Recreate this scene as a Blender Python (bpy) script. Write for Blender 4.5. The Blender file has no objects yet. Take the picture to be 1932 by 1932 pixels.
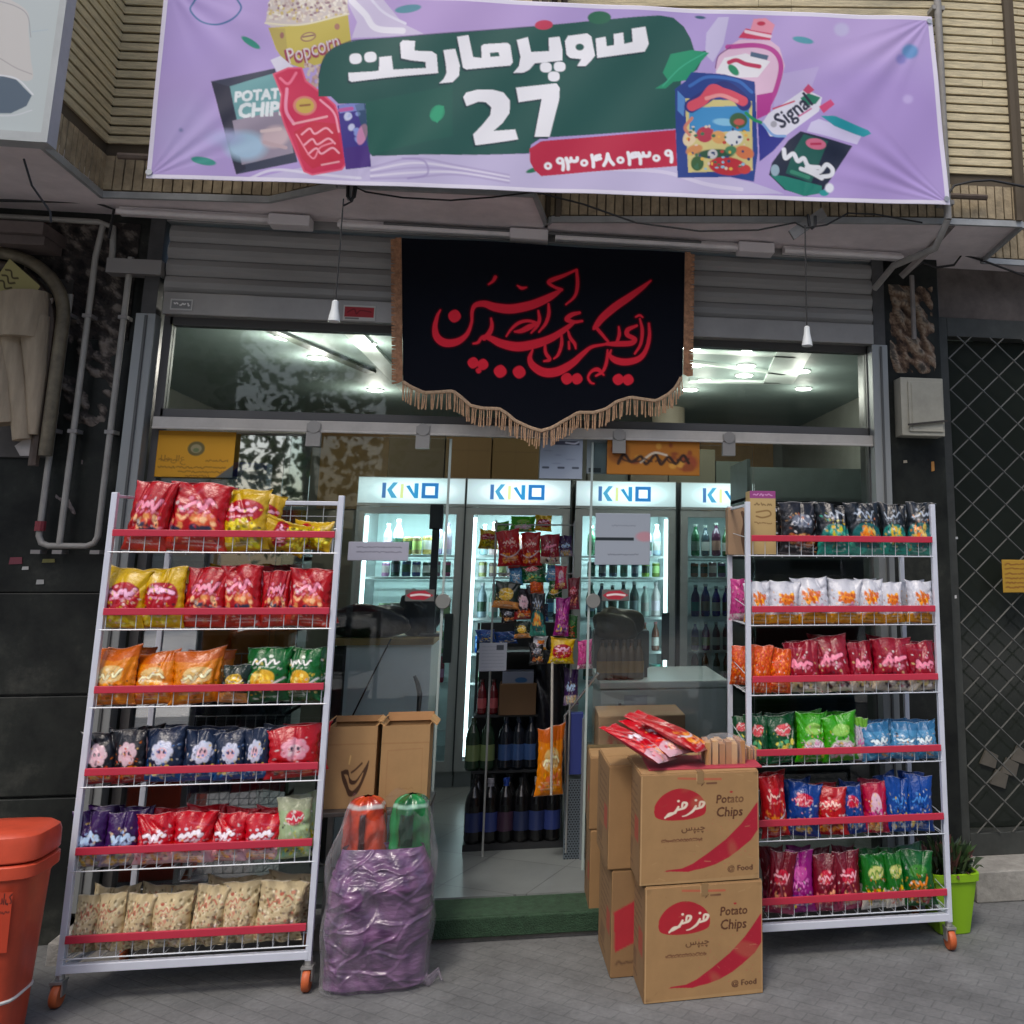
import bpy, bmesh, math, random
import numpy as np
from mathutils import Vector, Matrix

scene = bpy.context.scene
COL = scene.collection
rad = math.radians
FL = .09      # height of the shop floor above the pavement

# ------------------------------------------------------------------ camera
F, CX, CY, WV = 1750.0, 1300.0, 730.0, 1932.0
_Z = np.array([50., -9530., F]); _Z /= np.linalg.norm(_Z)
_X = np.array([11000., 385., F]); _X = _X - _X.dot(_Z) * _Z; _X /= np.linalg.norm(_X)
_Y = np.cross(_Z, _X)
R = np.array([_X, _Y, _Z])
CAM = np.array([0., -4.3, 1.5])
cd = bpy.data.cameras.new('camera'); cam = bpy.data.objects.new('camera', cd); COL.objects.link(cam)
cd.sensor_width = 36.0; cd.lens = F / WV * 36.0
cd.shift_x = (WV / 2 - CX) / WV; cd.shift_y = -(WV / 2 - CY) / WV
cd.clip_end = 500; cd.clip_start = 0.05
right, down, fwd = Vector(R[:, 0]), Vector(R[:, 1]), Vector(R[:, 2])
m3 = Matrix((right, -down, -fwd)).transposed()
cam.matrix_world = Matrix.Translation(CAM) @ m3.to_4x4()
scene.camera = cam

# ------------------------------------------------------------------ world, sun, exposure
w = bpy.data.worlds.new('World'); scene.world = w; w.use_nodes = True
nt = w.node_tree; bg = nt.nodes['Background']
sky = nt.nodes.new('ShaderNodeTexSky'); sky.sky_type = 'NISHITA'; sky.sun_disc = False
SUN_EL, SUN_AZ = 58, 205
sky.sun_elevation = rad(SUN_EL); sky.sun_rotation = rad(SUN_AZ)
sky.air_density = 1.0; sky.dust_density = 3.5; sky.ozone_density = 1.0
nt.links.new(sky.outputs[0], bg.inputs[0]); bg.inputs[1].default_value = 0.12
sd = bpy.data.lights.new('sun', 'SUN'); sd.energy = 0.75; sd.angle = rad(10); sd.color = (1, .93, .84)
so = bpy.data.objects.new('sun', sd); COL.objects.link(so)
sdir = Vector((math.sin(rad(SUN_AZ)) * math.cos(rad(SUN_EL)), math.cos(rad(SUN_AZ)) * math.cos(rad(SUN_EL)), math.sin(rad(SUN_EL))))
so.rotation_euler = (-sdir).to_track_quat('-Z', 'Y').to_euler(); so.location = (0, -8, 9)
scene.view_settings.view_transform = 'Standard'; scene.view_settings.look = 'None'
scene.view_settings.gamma = 1; scene.view_settings.exposure = 0.62
scene.render.engine = 'CYCLES'
cy = scene.cycles
cy.use_denoising = True; cy.max_bounces = 8; cy.diffuse_bounces = 3; cy.glossy_bounces = 4
cy.transparent_max_bounces = 16; cy.transmission_bounces = 6; cy.sample_clamp_indirect = 4.0
cy.caustics_reflective = False; cy.caustics_refractive = False

# ------------------------------------------------------------------ pixel / world helpers
def at(px, py, Yp=None, Zp=None, Xp=None):
    d = R @ np.array([px - CX, py - CY, F])
    if Yp is not None: t = (Yp - CAM[1]) / d[1]
    elif Zp is not None: t = (Zp - CAM[2]) / d[2]
    else: t = (Xp - CAM[0]) / d[0]
    return CAM + d * t
def at_arr(px, py, Yp):
    v = np.stack([px - CX, py - CY, np.full_like(px, F)], -1) @ R.T
    t = (Yp - CAM[1]) / v[..., 1]
    return CAM + v * t[..., None]

def s2l(c):
    c = np.asarray(c, float) / 255.0
    return np.where(c <= .04045, c / 12.92, ((c + .055) / 1.055) ** 2.4)

# ------------------------------------------------------------------ materials
MATS = {}
def mat(name, color=(.5, .5, .5), rough=.6, metal=0., vc=False, var=0., vscale=8., bump=0., bscale=40., spec=.5,
        emit=None, estr=0., coat=0., stretch=(1, 1, 1), sheen=0.):
    if name in MATS: return MATS[name]
    m = bpy.data.materials.new(name); m.use_nodes = True; n = m.node_tree.nodes; L = m.node_tree.links
    b = n['Principled BSDF']
    b.inputs['Roughness'].default_value = rough; b.inputs['Metallic'].default_value = metal
    b.inputs['Specular IOR Level'].default_value = spec
    if coat: b.inputs['Coat Weight'].default_value = coat; b.inputs['Coat Roughness'].default_value = .15
    tc = n.new('ShaderNodeTexCoord'); mp = n.new('ShaderNodeMapping'); mp.inputs['Scale'].default_value = stretch
    L.new(tc.outputs['Object'], mp.inputs[0])
    if vc:
        a = n.new('ShaderNodeVertexColor'); a.layer_name = 'Col'; src = a.outputs[0]
    else:
        rgb = n.new('ShaderNodeRGB'); rgb.outputs[0].default_value = (*color, 1); src = rgb.outputs[0]
    if var:
        nz = n.new('ShaderNodeTexNoise'); nz.inputs['Scale'].default_value = vscale; nz.inputs['Detail'].default_value = 6
        nz.inputs['Roughness'].default_value = .65
        L.new(mp.outputs[0], nz.inputs[0])
        mr = n.new('ShaderNodeMapRange'); mr.inputs[1].default_value = .3; mr.inputs[2].default_value = .7
        mr.inputs[3].default_value = 1 - var; mr.inputs[4].default_value = 1 + var * .6
        L.new(nz.outputs[0], mr.inputs[0])
        mx = n.new('ShaderNodeVectorMath'); mx.operation = 'SCALE'
        L.new(src, mx.inputs[0]); L.new(mr.outputs[0], mx.inputs['Scale']); src = mx.outputs[0]
    L.new(src, b.inputs['Base Color'])
    if bump:
        nb = n.new('ShaderNodeTexNoise'); nb.inputs['Scale'].default_value = bscale; nb.inputs['Detail'].default_value = 4
        L.new(mp.outputs[0], nb.inputs[0])
        bp = n.new('ShaderNodeBump'); bp.inputs['Strength'].default_value = bump; bp.inputs['Distance'].default_value = .01
        L.new(nb.outputs[0], bp.inputs['Height']); L.new(bp.outputs[0], b.inputs['Normal'])
    if emit is not None or estr:
        if emit is None: L.new(src, b.inputs['Emission Color'])
        else: b.inputs['Emission Color'].default_value = (*emit, 1)
        b.inputs['Emission Strength'].default_value = estr
    MATS[name] = m
    return m

def glass_mat(name, refl=.12, tint=(.93, .97, .96)):
    if name in MATS: return MATS[name]
    m = bpy.data.materials.new(name); m.use_nodes = True; n = m.node_tree.nodes; L = m.node_tree.links
    n.clear(); o = n.new('ShaderNodeOutputMaterial'); t = n.new('ShaderNodeBsdfTransparent'); g = n.new('ShaderNodeBsdfGlossy')
    t.inputs[0].default_value = (*tint, 1); g.inputs['Roughness'].default_value = .02
    mx = n.new('ShaderNodeMixShader'); fr = n.new('ShaderNodeFresnel'); fr.inputs[0].default_value = 1.5
    ad = n.new('ShaderNodeMath'); ad.operation = 'ADD'; ad.inputs[1].default_value = refl; ad.use_clamp = True
    nz = n.new('ShaderNodeTexNoise'); nz.inputs['Scale'].default_value = 1.2; bp = n.new('ShaderNodeBump'); bp.inputs['Strength'].default_value = .02
    L.new(nz.outputs[0], bp.inputs['Height']); L.new(bp.outputs[0], g.inputs['Normal'])
    L.new(fr.outputs[0], ad.inputs[0]); L.new(ad.outputs[0], mx.inputs[0]); L.new(t.outputs[0], mx.inputs[1]); L.new(g.outputs[0], mx.inputs[2])
    L.new(mx.outputs[0], o.inputs[0]); MATS[name] = m
    return m

# ------------------------------------------------------------------ objects
def vivid(C, k=1.18):
    C = np.asarray(C, float); l_ = (C @ np.array([.3, .6, .1]))[..., None]; return np.clip(l_ + (C - l_) * k, 0, 1) ** 1.06
def tag(o, label=None, cat=None, group=None, kind=None):
    if label: o['label'] = label
    if cat: o['category'] = cat
    if group: o['group'] = group
    if kind: o['kind'] = kind
    return o
def empty(name, loc=(0, 0, 0), label=None, cat=None, group=None, rz=0):
    o = bpy.data.objects.new(name, None); COL.objects.link(o); o.location = loc; o.rotation_euler[2] = rz
    o.empty_display_size = .05
    return tag(o, label, cat, group)
def copy_tree(o, parent=None):
    c = o.copy(); COL.objects.link(c)
    if parent is not None: c.parent = parent
    for ch in list(o.children): copy_tree(ch, c)
    return c

def link_mesh(name, me, m, parent=None, smooth=False, ang=40):
    o = bpy.data.objects.new(name, me); COL.objects.link(o)
    if m is not None: me.materials.append(m)
    if smooth:
        me.polygons.foreach_set('use_smooth', [True] * len(me.polygons))
        if ang: me.set_sharp_from_angle(angle=rad(ang))
    if parent is not None:
        o.parent = parent
    return o

class MB:
    """collects simple shapes in world (or thing-local) coordinates; build() links ONE mesh object"""
    def __init__(s): s.v = []; s.f = []; s.c = []; s.cur = (1, 1, 1); s.used = False
    def col(s, c): s.cur = tuple(s2l(c)); s.used = True; return s
    def add(s, vs, fs):
        b = len(s.v); s.v += [tuple(map(float, p)) for p in vs]
        for f in fs: s.f.append(tuple(b + i for i in f)); s.c.append(s.cur)
        return s
    def box(s, a, b, rz=0, piv=None):
        x0, y0, z0 = a; x1, y1, z1 = b
        vs = [(x0, y0, z0), (x1, y0, z0), (x1, y1, z0), (x0, y1, z0), (x0, y0, z1), (x1, y0, z1), (x1, y1, z1), (x0, y1, z1)]
        if rz:
            px, py = piv if piv else ((x0 + x1) / 2, (y0 + y1) / 2); c, sn = math.cos(rz), math.sin(rz)
            vs = [(px + (x - px) * c - (y - py) * sn, py + (x - px) * sn + (y - py) * c, z) for x, y, z in vs]
        return s.add(vs, [(0, 3, 2, 1), (4, 5, 6, 7), (0, 1, 5, 4), (1, 2, 6, 5), (2, 3, 7, 6), (3, 0, 4, 7)])
    def obox(s, c, ax, ay, az):
        c, ax, ay, az = map(Vector, (c, ax, ay, az))
        vs = [c + i * ax + j * ay + k * az for k in (-1, 1) for i, j in ((-1, -1), (1, -1), (1, 1), (-1, 1))]
        return s.add(vs, [(0, 3, 2, 1), (4, 5, 6, 7), (0, 1, 5, 4), (1, 2, 6, 5), (2, 3, 7, 6), (3, 0, 4, 7)])
    def tube(s, pts, r, n=8, cap=True):
        pts = [Vector(p) for p in pts]; rs = r if isinstance(r, (list, tuple)) else [r] * len(pts)
        vs = []; fs = []; up = None
        for i, p in enumerate(pts):
            d = (pts[min(i + 1, len(pts) - 1)] - pts[max(i - 1, 0)]).normalized()
            if up is None: up = d.orthogonal().normalized()
            else:
                up = up - d * up.dot(d)
                up = up.normalized() if up.length > 1e-6 else d.orthogonal().normalized()
            sd_ = d.cross(up)
            for k in range(n):
                a = 2 * math.pi * k / n; vs.append(p + (up * math.cos(a) + sd_ * math.sin(a)) * rs[i])
        for i in range(len(pts) - 1):
            for k in range(n):
                k2 = (k + 1) % n; fs.append((i * n + k, i * n + k2, (i + 1) * n + k2, (i + 1) * n + k))
        if cap: fs.append(tuple(range(n))[::-1]); fs.append(tuple((len(pts) - 1) * n + k for k in range(n)))
        return s.add(vs, fs)
    def lathe(s, prof, c=(0, 0, 0), n=16, axis='z'):
        vs = []; fs = []
        for r, z in prof:
            for k in range(n):
                a = 2 * math.pi * k / n; x, y = r * math.cos(a), r * math.sin(a)
                p = (x, y, z) if axis == 'z' else ((z, x, y) if axis == 'x' else (x, z, y))
                vs.append((c[0] + p[0], c[1] + p[1], c[2] + p[2]))
        for i in range(len(prof) - 1):
            for k in range(n):
                k2 = (k + 1) % n; q = (i * n + k, i * n + k2, (i + 1) * n + k2, (i + 1) * n + k)
                fs.append(q)
        fs.append(tuple(range(n))[::-1]); fs.append(tuple((len(prof) - 1) * n + k for k in range(n)))
        return s.add(vs, fs)
    def prism(s, poly, ext):
        n = len(poly); e = Vector(ext); P = [Vector(p) for p in poly]
        vs = P + [p + e for p in P]
        fs = [tuple(range(n)), tuple(range(2 * n - 1, n - 1, -1))] + [(i, i + n, (i + 1) % n + n, (i + 1) % n) for i in range(n)]
        return s.add(vs, fs)
    def quad(s, a, b, c, d): return s.add([a, b, c, d], [(0, 1, 2, 3)])
    def build(s, name, m, parent=None, smooth=False, bevel=0, ang=40):
        me = bpy.data.meshes.new(name); me.from_pydata(s.v, [], s.f)
        if s.used:
            ca = me.color_attributes.new('Col', 'FLOAT_COLOR', 'CORNER')
            arr = np.ones((len(me.loops), 4), np.float32); i = 0
            for f, c in zip(s.f, s.c): arr[i:i + len(f), :3] = c; i += len(f)
            ca.data.foreach_set('color', arr.ravel())
        bm = bmesh.new(); bm.from_mesh(me); bmesh.ops.recalc_face_normals(bm, faces=bm.faces); bm.to_mesh(me); bm.free()
        o = link_mesh(name, me, m, parent, smooth, ang)
        if bevel:
            bv = o.modifiers.new('bevel', 'BEVEL'); bv.width = bevel; bv.segments = 2; bv.limit_method = 'ANGLE'; bv.angle_limit = rad(50)
        return o

def grid_mesh(name, P, C, m, parent=None, smooth=True, mask=None, closed=None):
    """P: (nv,nu,3) positions, C: (nv,nu,3) linear colours"""
    nv, nu = P.shape[:2]; me = bpy.data.meshes.new(name)
    idx = np.arange(nv * nu).reshape(nv, nu)
    q = np.stack([idx[:-1, :-1], idx[:-1, 1:], idx[1:, 1:], idx[1:, :-1]], -1).reshape(-1, 4)
    if mask is not None: q = q[mask.reshape(-1)]
    me.vertices.add(nv * nu); me.vertices.foreach_set('co', P.astype(np.float32).ravel())
    me.loops.add(len(q) * 4); me.loops.foreach_set('vertex_index', q.astype(np.int32).ravel())
    me.polygons.add(len(q)); me.polygons.foreach_set('loop_start', (np.arange(len(q)) * 4).astype(np.int32))
    me.update(calc_edges=True)
    if C is not None:
        ca = me.color_attributes.new('Col', 'FLOAT_COLOR', 'POINT')
        a = np.ones((nv * nu, 4), np.float32); a[:, :3] = C.reshape(-1, 3); ca.data.foreach_set('color', a.ravel())
    me.validate()
    return link_mesh(name, me, m, parent, smooth, 0)

# ------------------------------------------------------------------ printed artwork: a small vector painter (fills a colour grid)
def cr(pts, n=8):
    """Catmull-Rom through points (x,y[,w])"""
    P = np.array(pts, float); P = np.vstack([2 * P[0] - P[1], P, 2 * P[-1] - P[-2]]); out = []
    for i in range(1, len(P) - 2):
        for t in np.linspace(0, 1, n, endpoint=False):
            a, b, c, d = P[i - 1], P[i], P[i + 1], P[i + 2]
            out.append(.5 * ((2 * b) + (c - a) * t + (2 * a - 5 * b + 4 * c - d) * t * t + (3 * b - a - 3 * c + d) * t ** 3))
    out.append(P[-2]); return np.array(out)
class Canvas:
    def __init__(s, x0, y0, x1, y1, nx, ny, bgc=(255, 255, 255)):
        s.x = np.linspace(x0, x1, nx); s.y = np.linspace(y0, y1, ny); s.nx, s.ny = nx, ny
        s.dx = abs(x1 - x0) / (nx - 1); s.dy = abs(y1 - y0) / (ny - 1)
        s.a = np.empty((ny, nx, 3)); s.a[:] = s2l(bgc)
    def _win(s, lo, hi):
        ix = np.where((s.x >= lo[0]) & (s.x <= hi[0]))[0]; iy = np.where((s.y >= lo[1]) & (s.y <= hi[1]))[0]
        if not len(ix) or not len(iy): return None
        return slice(ix[0], ix[-1] + 1), slice(iy[0], iy[-1] + 1)
    def _blend(s, wx, wy, mk, col):
        c = s2l(col); r = s.a[wy, wx]; r += (c - r) * mk[..., None]
    def poly(s, pts, col, alpha=1.):
        P = np.array(pts, float)[:, :2]; w_ = s._win(P.min(0) - s.dx, P.max(0) + s.dx)
        if w_ is None: return s
        wx, wy = w_; acc = 0
        for ox in (-.25, .25):
            for oy in (-.25, .25):
                X, Y = np.meshgrid(s.x[wx] + ox * s.dx, s.y[wy] + oy * s.dy); ins = np.zeros(X.shape, bool)
                for i in range(len(P)):
                    xa, ya = P[i]; xb, yb = P[(i + 1) % len(P)]
                    if ya == yb: continue
                    ins ^= ((ya > Y) != (yb > Y)) & (X < (xb - xa) * (Y - ya) / (yb - ya) + xa)
                acc = acc + ins
        s._blend(wx, wy, acc / 4. * alpha, col); return s
    def stroke(s, pts, wd, col, alpha=1., soft=None, smooth=True):
        P = np.array(pts, float)
        if P.shape[1] == 2: P = np.hstack([P, np.full((len(P), 1), float(wd))])
        if smooth and len(P) > 2: P = cr(P)
        soft = soft or max(s.dx, s.dy); mw = P[:, 2].max() / 2 + soft * 2
        w_ = s._win(P[:, :2].min(0) - mw, P[:, :2].max(0) + mw)
        if w_ is None: return s
        wx, wy = w_; X, Y = np.meshgrid(s.x[wx], s.y[wy]); best = np.full(X.shape, -1e9)
        for i in range(len(P) - 1):
            ax, ay, aw = P[i]; bx, by, bw = P[i + 1]; dx, dy = bx - ax, by - ay; L2 = dx * dx + dy * dy + 1e-9
            t = np.clip(((X - ax) * dx + (Y - ay) * dy) / L2, 0, 1)
            d = np.hypot(X - ax - t * dx, Y - ay - t * dy); best = np.maximum(best, (aw + (bw - aw) * t) / 2 - d)
        s._blend(wx, wy, np.clip(best / soft + .5, 0, 1) * alpha, col); return s
    def ell(s, cx, cy_, rx, ry, col, rot=0, alpha=1., soft=None, pw=2.):
        m = max(rx, ry) * 1.3 + s.dx * 2 + (soft or 0); w_ = s._win((cx - m, cy_ - m), (cx + m, cy_ + m))
        if w_ is None: return s
        wx, wy = w_; X, Y = np.meshgrid(s.x[wx] - cx, s.y[wy] - cy_); c, sn = math.cos(rot), math.sin(rot)
        U = np.abs(X * c + Y * sn) / rx; V = np.abs(-X * sn + Y * c) / ry
        r = (U ** pw + V ** pw) ** (1 / pw); sf = (soft or max(s.dx, s.dy)) / min(rx, ry)
        s._blend(wx, wy, np.clip((1 - r) / sf + .5, 0, 1) * alpha, col); return s
    def rect(s, x0, y0, x1, y1, col, alpha=1.): return s.poly([(x0, y0), (x1, y0), (x1, y1), (x0, y1)], col, alpha)
    def text(s, body, x, y, size, col, rot=0, shear=0, alpha=1., anchor='l', bold=0, sx=1., up=False):
        """x,y baseline; y grows downwards (or upwards with up=True)"""
        tris = glyphs(body); 
        W_ = max(p[0] for t in tris for p in t) - min(p[0] for t in tris for p in t)
        m0 = min(p[0] for t in tris for p in t); off = -m0 - (W_ / 2 if anchor == 'c' else 0)
        c, sn = math.cos(rot), math.sin(rot); sg = 1 if up else -1
        for ox, oy in ([(0, 0)] if not bold else [(0, 0), (bold, 0), (0, bold), (bold, bold)]):
            for t in tris:
                q = []
                for gx, gy in t:
                    u = (gx + off + shear * gy) * size * sx + ox; v = gy * size * sg + oy
                    q.append((x + u * c - v * sn, y + u * sn + v * c))
                s.poly(q, col, alpha)
        return s
_G = {}
def glyphs(body):
    if body in _G: return _G[body]
    c = bpy.data.curves.new('tmp', 'FONT'); c.body = body; c.resolution_u = 2
    o = bpy.data.objects.new('tmp', c); COL.objects.link(o); bpy.context.view_layer.update()
    dg = bpy.context.evaluated_depsgraph_get(); me = o.evaluated_get(dg).to_mesh()
    vs = [(v.co.x, v.co.y) for v in me.vertices]; t = [[vs[i] for i in p.vertices] for p in me.polygons]
    o.evaluated_get(dg).to_mesh_clear(); bpy.data.objects.remove(o); bpy.data.curves.remove(c)
    _G[body] = t; return t
def scribble(cv, x0, x1, y, h, col, rng, wd=1.2, alpha=.85, words=3):
    """a line of small running handwriting, too small to read in the photo"""
    x = x0
    while x < x1:
        wl = (x1 - x0) / words * rng.uniform(.6, 1.1); e = min(x + wl, x1); k = max(4, int((e - x) / (h * .7)))
        pts = [(x + (e - x) * i / k, y + rng.uniform(-.5, .5) * h) for i in range(k + 1)]
        cv.stroke(pts, wd, col, alpha); x = e + h * .8
def panel(name, cv, X0, X1, Z0, Z1, Y, m, parent=None, thick=.002, frame=None):
    """flat printed sheet facing the street"""
    x = np.linspace(X0, X1, cv.nx); z = np.linspace(Z1, Z0, cv.ny); X, Z = np.meshgrid(x, z)
    P = np.stack([X, np.full_like(X, Y), Z], -1)
    return sheet(name, P, cv.a, m, parent, thick)
def sheet(name, P, C, m, parent=None, thick=.002):
    """printed grid plus its back, as one mesh of real thickness"""
    nv, nu = P.shape[:2]
    Pb = P + np.array([0, thick, 0]); A = np.concatenate([P[:1] * 0 + Pb[:1], P, Pb[-1:]], 0); Cc = np.concatenate([C[:1], C, C[-1:]], 0)
    L = A[:, :1].copy(); L[:, :, 1] += thick; Rr = A[:, -1:].copy(); Rr[:, :, 1] += thick
    A = np.concatenate([L, A, Rr], 1); Cc = np.concatenate([Cc[:, :1], Cc, Cc[:, -1:]], 1)
    return grid_mesh(name, A, Cc, m, parent, smooth=False if thick > .004 else True)

VC = mat('printed film', vc=True, rough=.38, bump=.25, bscale=60)
VCM = mat('printed paper', vc=True, rough=.75)
VCB = mat('painted surface', vc=True, rough=.55, var=.12, vscale=14)
# ------------------------------------------------------------------ ground
def pavement_material():
    m = bpy.data.materials.new('paving'); m.use_nodes = True; n = m.node_tree.nodes; L = m.node_tree.links; b = n['Principled BSDF']
    tc = n.new('ShaderNodeTexCoord'); mp = n.new('ShaderNodeMapping'); mp.inputs['Rotation'].default_value = (0, 0, rad(38))
    L.new(tc.outputs['Object'], mp.inputs[0])
    br = n.new('ShaderNodeTexBrick'); br.inputs['Scale'].default_value = 1; br.inputs['Brick Width'].default_value = .1; br.inputs['Row Height'].default_value = .06
    br.inputs['Mortar Size'].default_value = .004; br.inputs['Color1'].default_value = (.165, .17, .17, 1); br.inputs['Color2'].default_value = (.152, .157, .157, 1); br.inputs['Mortar'].default_value = (.13, .135, .135, 1)
    br.inputs['Mortar Smooth'].default_value = .6
    L.new(mp.outputs[0], br.inputs[0])
    nz = n.new('ShaderNodeTexNoise'); nz.inputs['Scale'].default_value = 3.0; nz.inputs['Detail'].default_value = 8; nz.inputs['Roughness'].default_value = .7
    L.new(tc.outputs['Object'], nz.inputs[0])
    mr = n.new('ShaderNodeMapRange'); mr.inputs[1].default_value = .3; mr.inputs[2].default_value = .75; mr.inputs[3].default_value = .62; mr.inputs[4].default_value = 1.3
    L.new(nz.outputs[0], mr.inputs[0])
    n2 = n.new('ShaderNodeTexNoise'); n2.inputs['Scale'].default_value = 60; n2.inputs['Detail'].default_value = 3; L.new(tc.outputs['Object'], n2.inputs[0])
    m2 = n.new('ShaderNodeMapRange'); m2.inputs[3].default_value = .75; m2.inputs[4].default_value = 1.25; L.new(n2.outputs[0], m2.inputs[0])
    s1 = n.new('ShaderNodeVectorMath'); s1.operation = 'SCALE'; L.new(br.outputs[0], s1.inputs[0]); L.new(mr.outputs[0], s1.inputs['Scale'])
    s2 = n.new('ShaderNodeVectorMath'); s2.operation = 'SCALE'; L.new(s1.outputs[0], s2.inputs[0]); L.new(m2.outputs[0], s2.inputs['Scale'])
    L.new(s2.outputs[0], b.inputs['Base Color']); b.inputs['Roughness'].default_value = .85
    bp = n.new('ShaderNodeBump'); bp.inputs['Strength'].default_value = .4; bp.inputs['Distance'].default_value = .004
    ad = n.new('ShaderNodeMath'); ad.operation = 'MULTIPLY_ADD'; ad.inputs[1].default_value = -.6
    L.new(br.outputs['Fac'], ad.inputs[0]); L.new(n2.outputs[0], ad.inputs[2]); L.new(ad.outputs[0], bp.inputs['Height']); L.new(bp.outputs[0], b.inputs['Normal'])
    return m
g = MB().quad((-60, -80, 0), (60, -80, 0), (60, 12, 0), (-60, 12, 0)).build('ground', pavement_material()); tag(g, kind='structure')

rd = MB().quad((-60, -80, .004), (60, -80, .004), (60, -5.4, .004), (-60, -5.4, .004)).build('road', mat('pale concrete road', (.58, .56, .52), .9, var=.15, vscale=2)); tag(rd, kind='structure')  # unseen pale slab behind the camera, added to bounce light onto the soffit
def tile_mat(name, c1, c2, mort, wdt, hgt, ms, rough=.4, bump=.3, off=.5, var=.25, rot=(0, 0, 0)):
    m = bpy.data.materials.new(name); m.use_nodes = True; n = m.node_tree.nodes; L = m.node_tree.links; b = n['Principled BSDF']
    tc = n.new('ShaderNodeTexCoord'); mp = n.new('ShaderNodeMapping'); mp.inputs['Rotation'].default_value = rot; L.new(tc.outputs['Object'], mp.inputs[0])
    br = n.new('ShaderNodeTexBrick'); br.offset = off; br.inputs['Scale'].default_value = 1; br.inputs['Brick Width'].default_value = wdt; br.inputs['Row Height'].default_value = hgt
    br.inputs['Mortar Size'].default_value = ms
    for k, c in (('Color1', c1), ('Color2', c2), ('Mortar', mort)): br.inputs[k].default_value = (*c, 1)
    L.new(mp.outputs[0], br.inputs[0]); nz = n.new('ShaderNodeTexNoise'); nz.inputs['Scale'].default_value = 5; nz.inputs['Detail'].default_value = 9; nz.inputs['Roughness'].default_value = .7
    L.new(tc.outputs['Object'], nz.inputs[0]); mr = n.new('ShaderNodeMapRange'); mr.inputs[1].default_value = .3; mr.inputs[2].default_value = .7
    mr.inputs[3].default_value = 1 - var; mr.inputs[4].default_value = 1 + var; L.new(nz.outputs[0], mr.inputs[0])
    s1 = n.new('ShaderNodeVectorMath'); s1.operation = 'SCALE'; L.new(br.outputs[0], s1.inputs[0]); L.new(mr.outputs[0], s1.inputs['Scale'])
    L.new(s1.outputs[0], b.inputs['Base Color']); b.inputs['Roughness'].default_value = rough
    bp = n.new('ShaderNodeBump'); bp.inputs['Strength'].default_value = bump; bp.inputs['Distance'].default_value = .005; bp.invert = True
    L.new(br.outputs['Fac'], bp.inputs['Height']); L.new(bp.outputs[0], b.inputs['Normal'])
    return m
floor_m = tile_mat('floor tiles', (.20, .22, .22), (.17, .19, .19), (.10, .11, .11), .4, .4, .003, rough=.3, bump=.1, off=0, var=.1, rot=(0, 0, rad(28)))
fl = MB().box((-3.0, .02, -.1), (3.0, 6.0, FL)).build('shop_floor', floor_m); tag(fl, kind='structure')

# entrance step with its green mat
step = MB().box((-1.74, -.21, -.05), (1.66, .015, .078)).build('entrance_step', mat('step stone', (.30, .29, .27), .85, var=.35, vscale=12, bump=.5, bscale=60), bevel=.008)
tag(step, 'worn grey stone entrance step below the shop doorway', 'step')
mt = MB()
mt.box((-.52, -.215, .080), (.34, -.01, .094)); mt.box((-.52, -.232, .020), (.34, -.212, .092))
mo = mt.build('doormat', mat('green mat', (.03, .072, .038), .95, var=.4, vscale=30, bump=.8, bscale=160), bevel=.004)
tag(mo, 'dark green mat folded over the doorway step', 'mat')

# ------------------------------------------------------------------ the building
brick_s = mat('buff brick soldier', (.38, .31, .20), .85, var=.4, vscale=16, bump=.4, bscale=60)
brick_h = mat('buff brick slip', (.66, .58, .38), .8, var=.30, vscale=11, bump=.4, bscale=50, stretch=(1, 1, 9))
joint_m = mat('raked joint', (.10, .08, .055), .9)
plaster = mat('soffit plaster', (.84, .76, .76), .85, var=.22, vscale=3, bump=.2, bscale=30)
dark_gr = mat('dark granite', (.035, .038, .036), .35, var=.75, vscale=5, bump=.15, bscale=40)
ZS = 3.0
bld = empty('shop_building', (0, 0, 0), 'buff brick building with overhanging upper floor and dark granite piers around the shop', 'building')
front = [(-6.5, -.73), (-1.865, -.73), (-1.865, -.235), (-1.17, -.30), (-.85, -.52), (-.06, -.56), (-.005, -.20), (.02, -.27), (1.1, -.455), (1.77, -.555), (2.13, -.58), (2.19, -.06), (6.5, -.06)]
# soffit
sf = MB()
for i in range(len(front) - 1):
    (x0, y0), (x1, y1) = front[i], front[i + 1]
    if abs(x1 - x0) > 1e-6: sf.prism([(x0, y0 + .012, ZS), (x1, y1 + .012, ZS), (x1, .3, ZS), (x0, .3, ZS)], (0, 0, .05))
sf.build('soffit', plaster, bld)
# metal drip edge under the brick
de = MB()
for (x0, y0), (x1, y1) in zip(front[1:-1], front[2:]):
    d = Vector((x1 - x0, y1 - y0, 0)); L_ = d.length; d.normalize(); nrm = Vector((d.y, -d.x, 0))
    c = Vector(((x0 + x1) / 2, (y0 + y1) / 2, ZS - .006)) + nrm * .004
    de.obox(c, d * (L_ / 2), nrm * .008, Vector((0, 0, .014)))
de.build('drip_edge', mat('galvanised edge', (.42, .44, .44), .5, .3, var=.2), bld)
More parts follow.
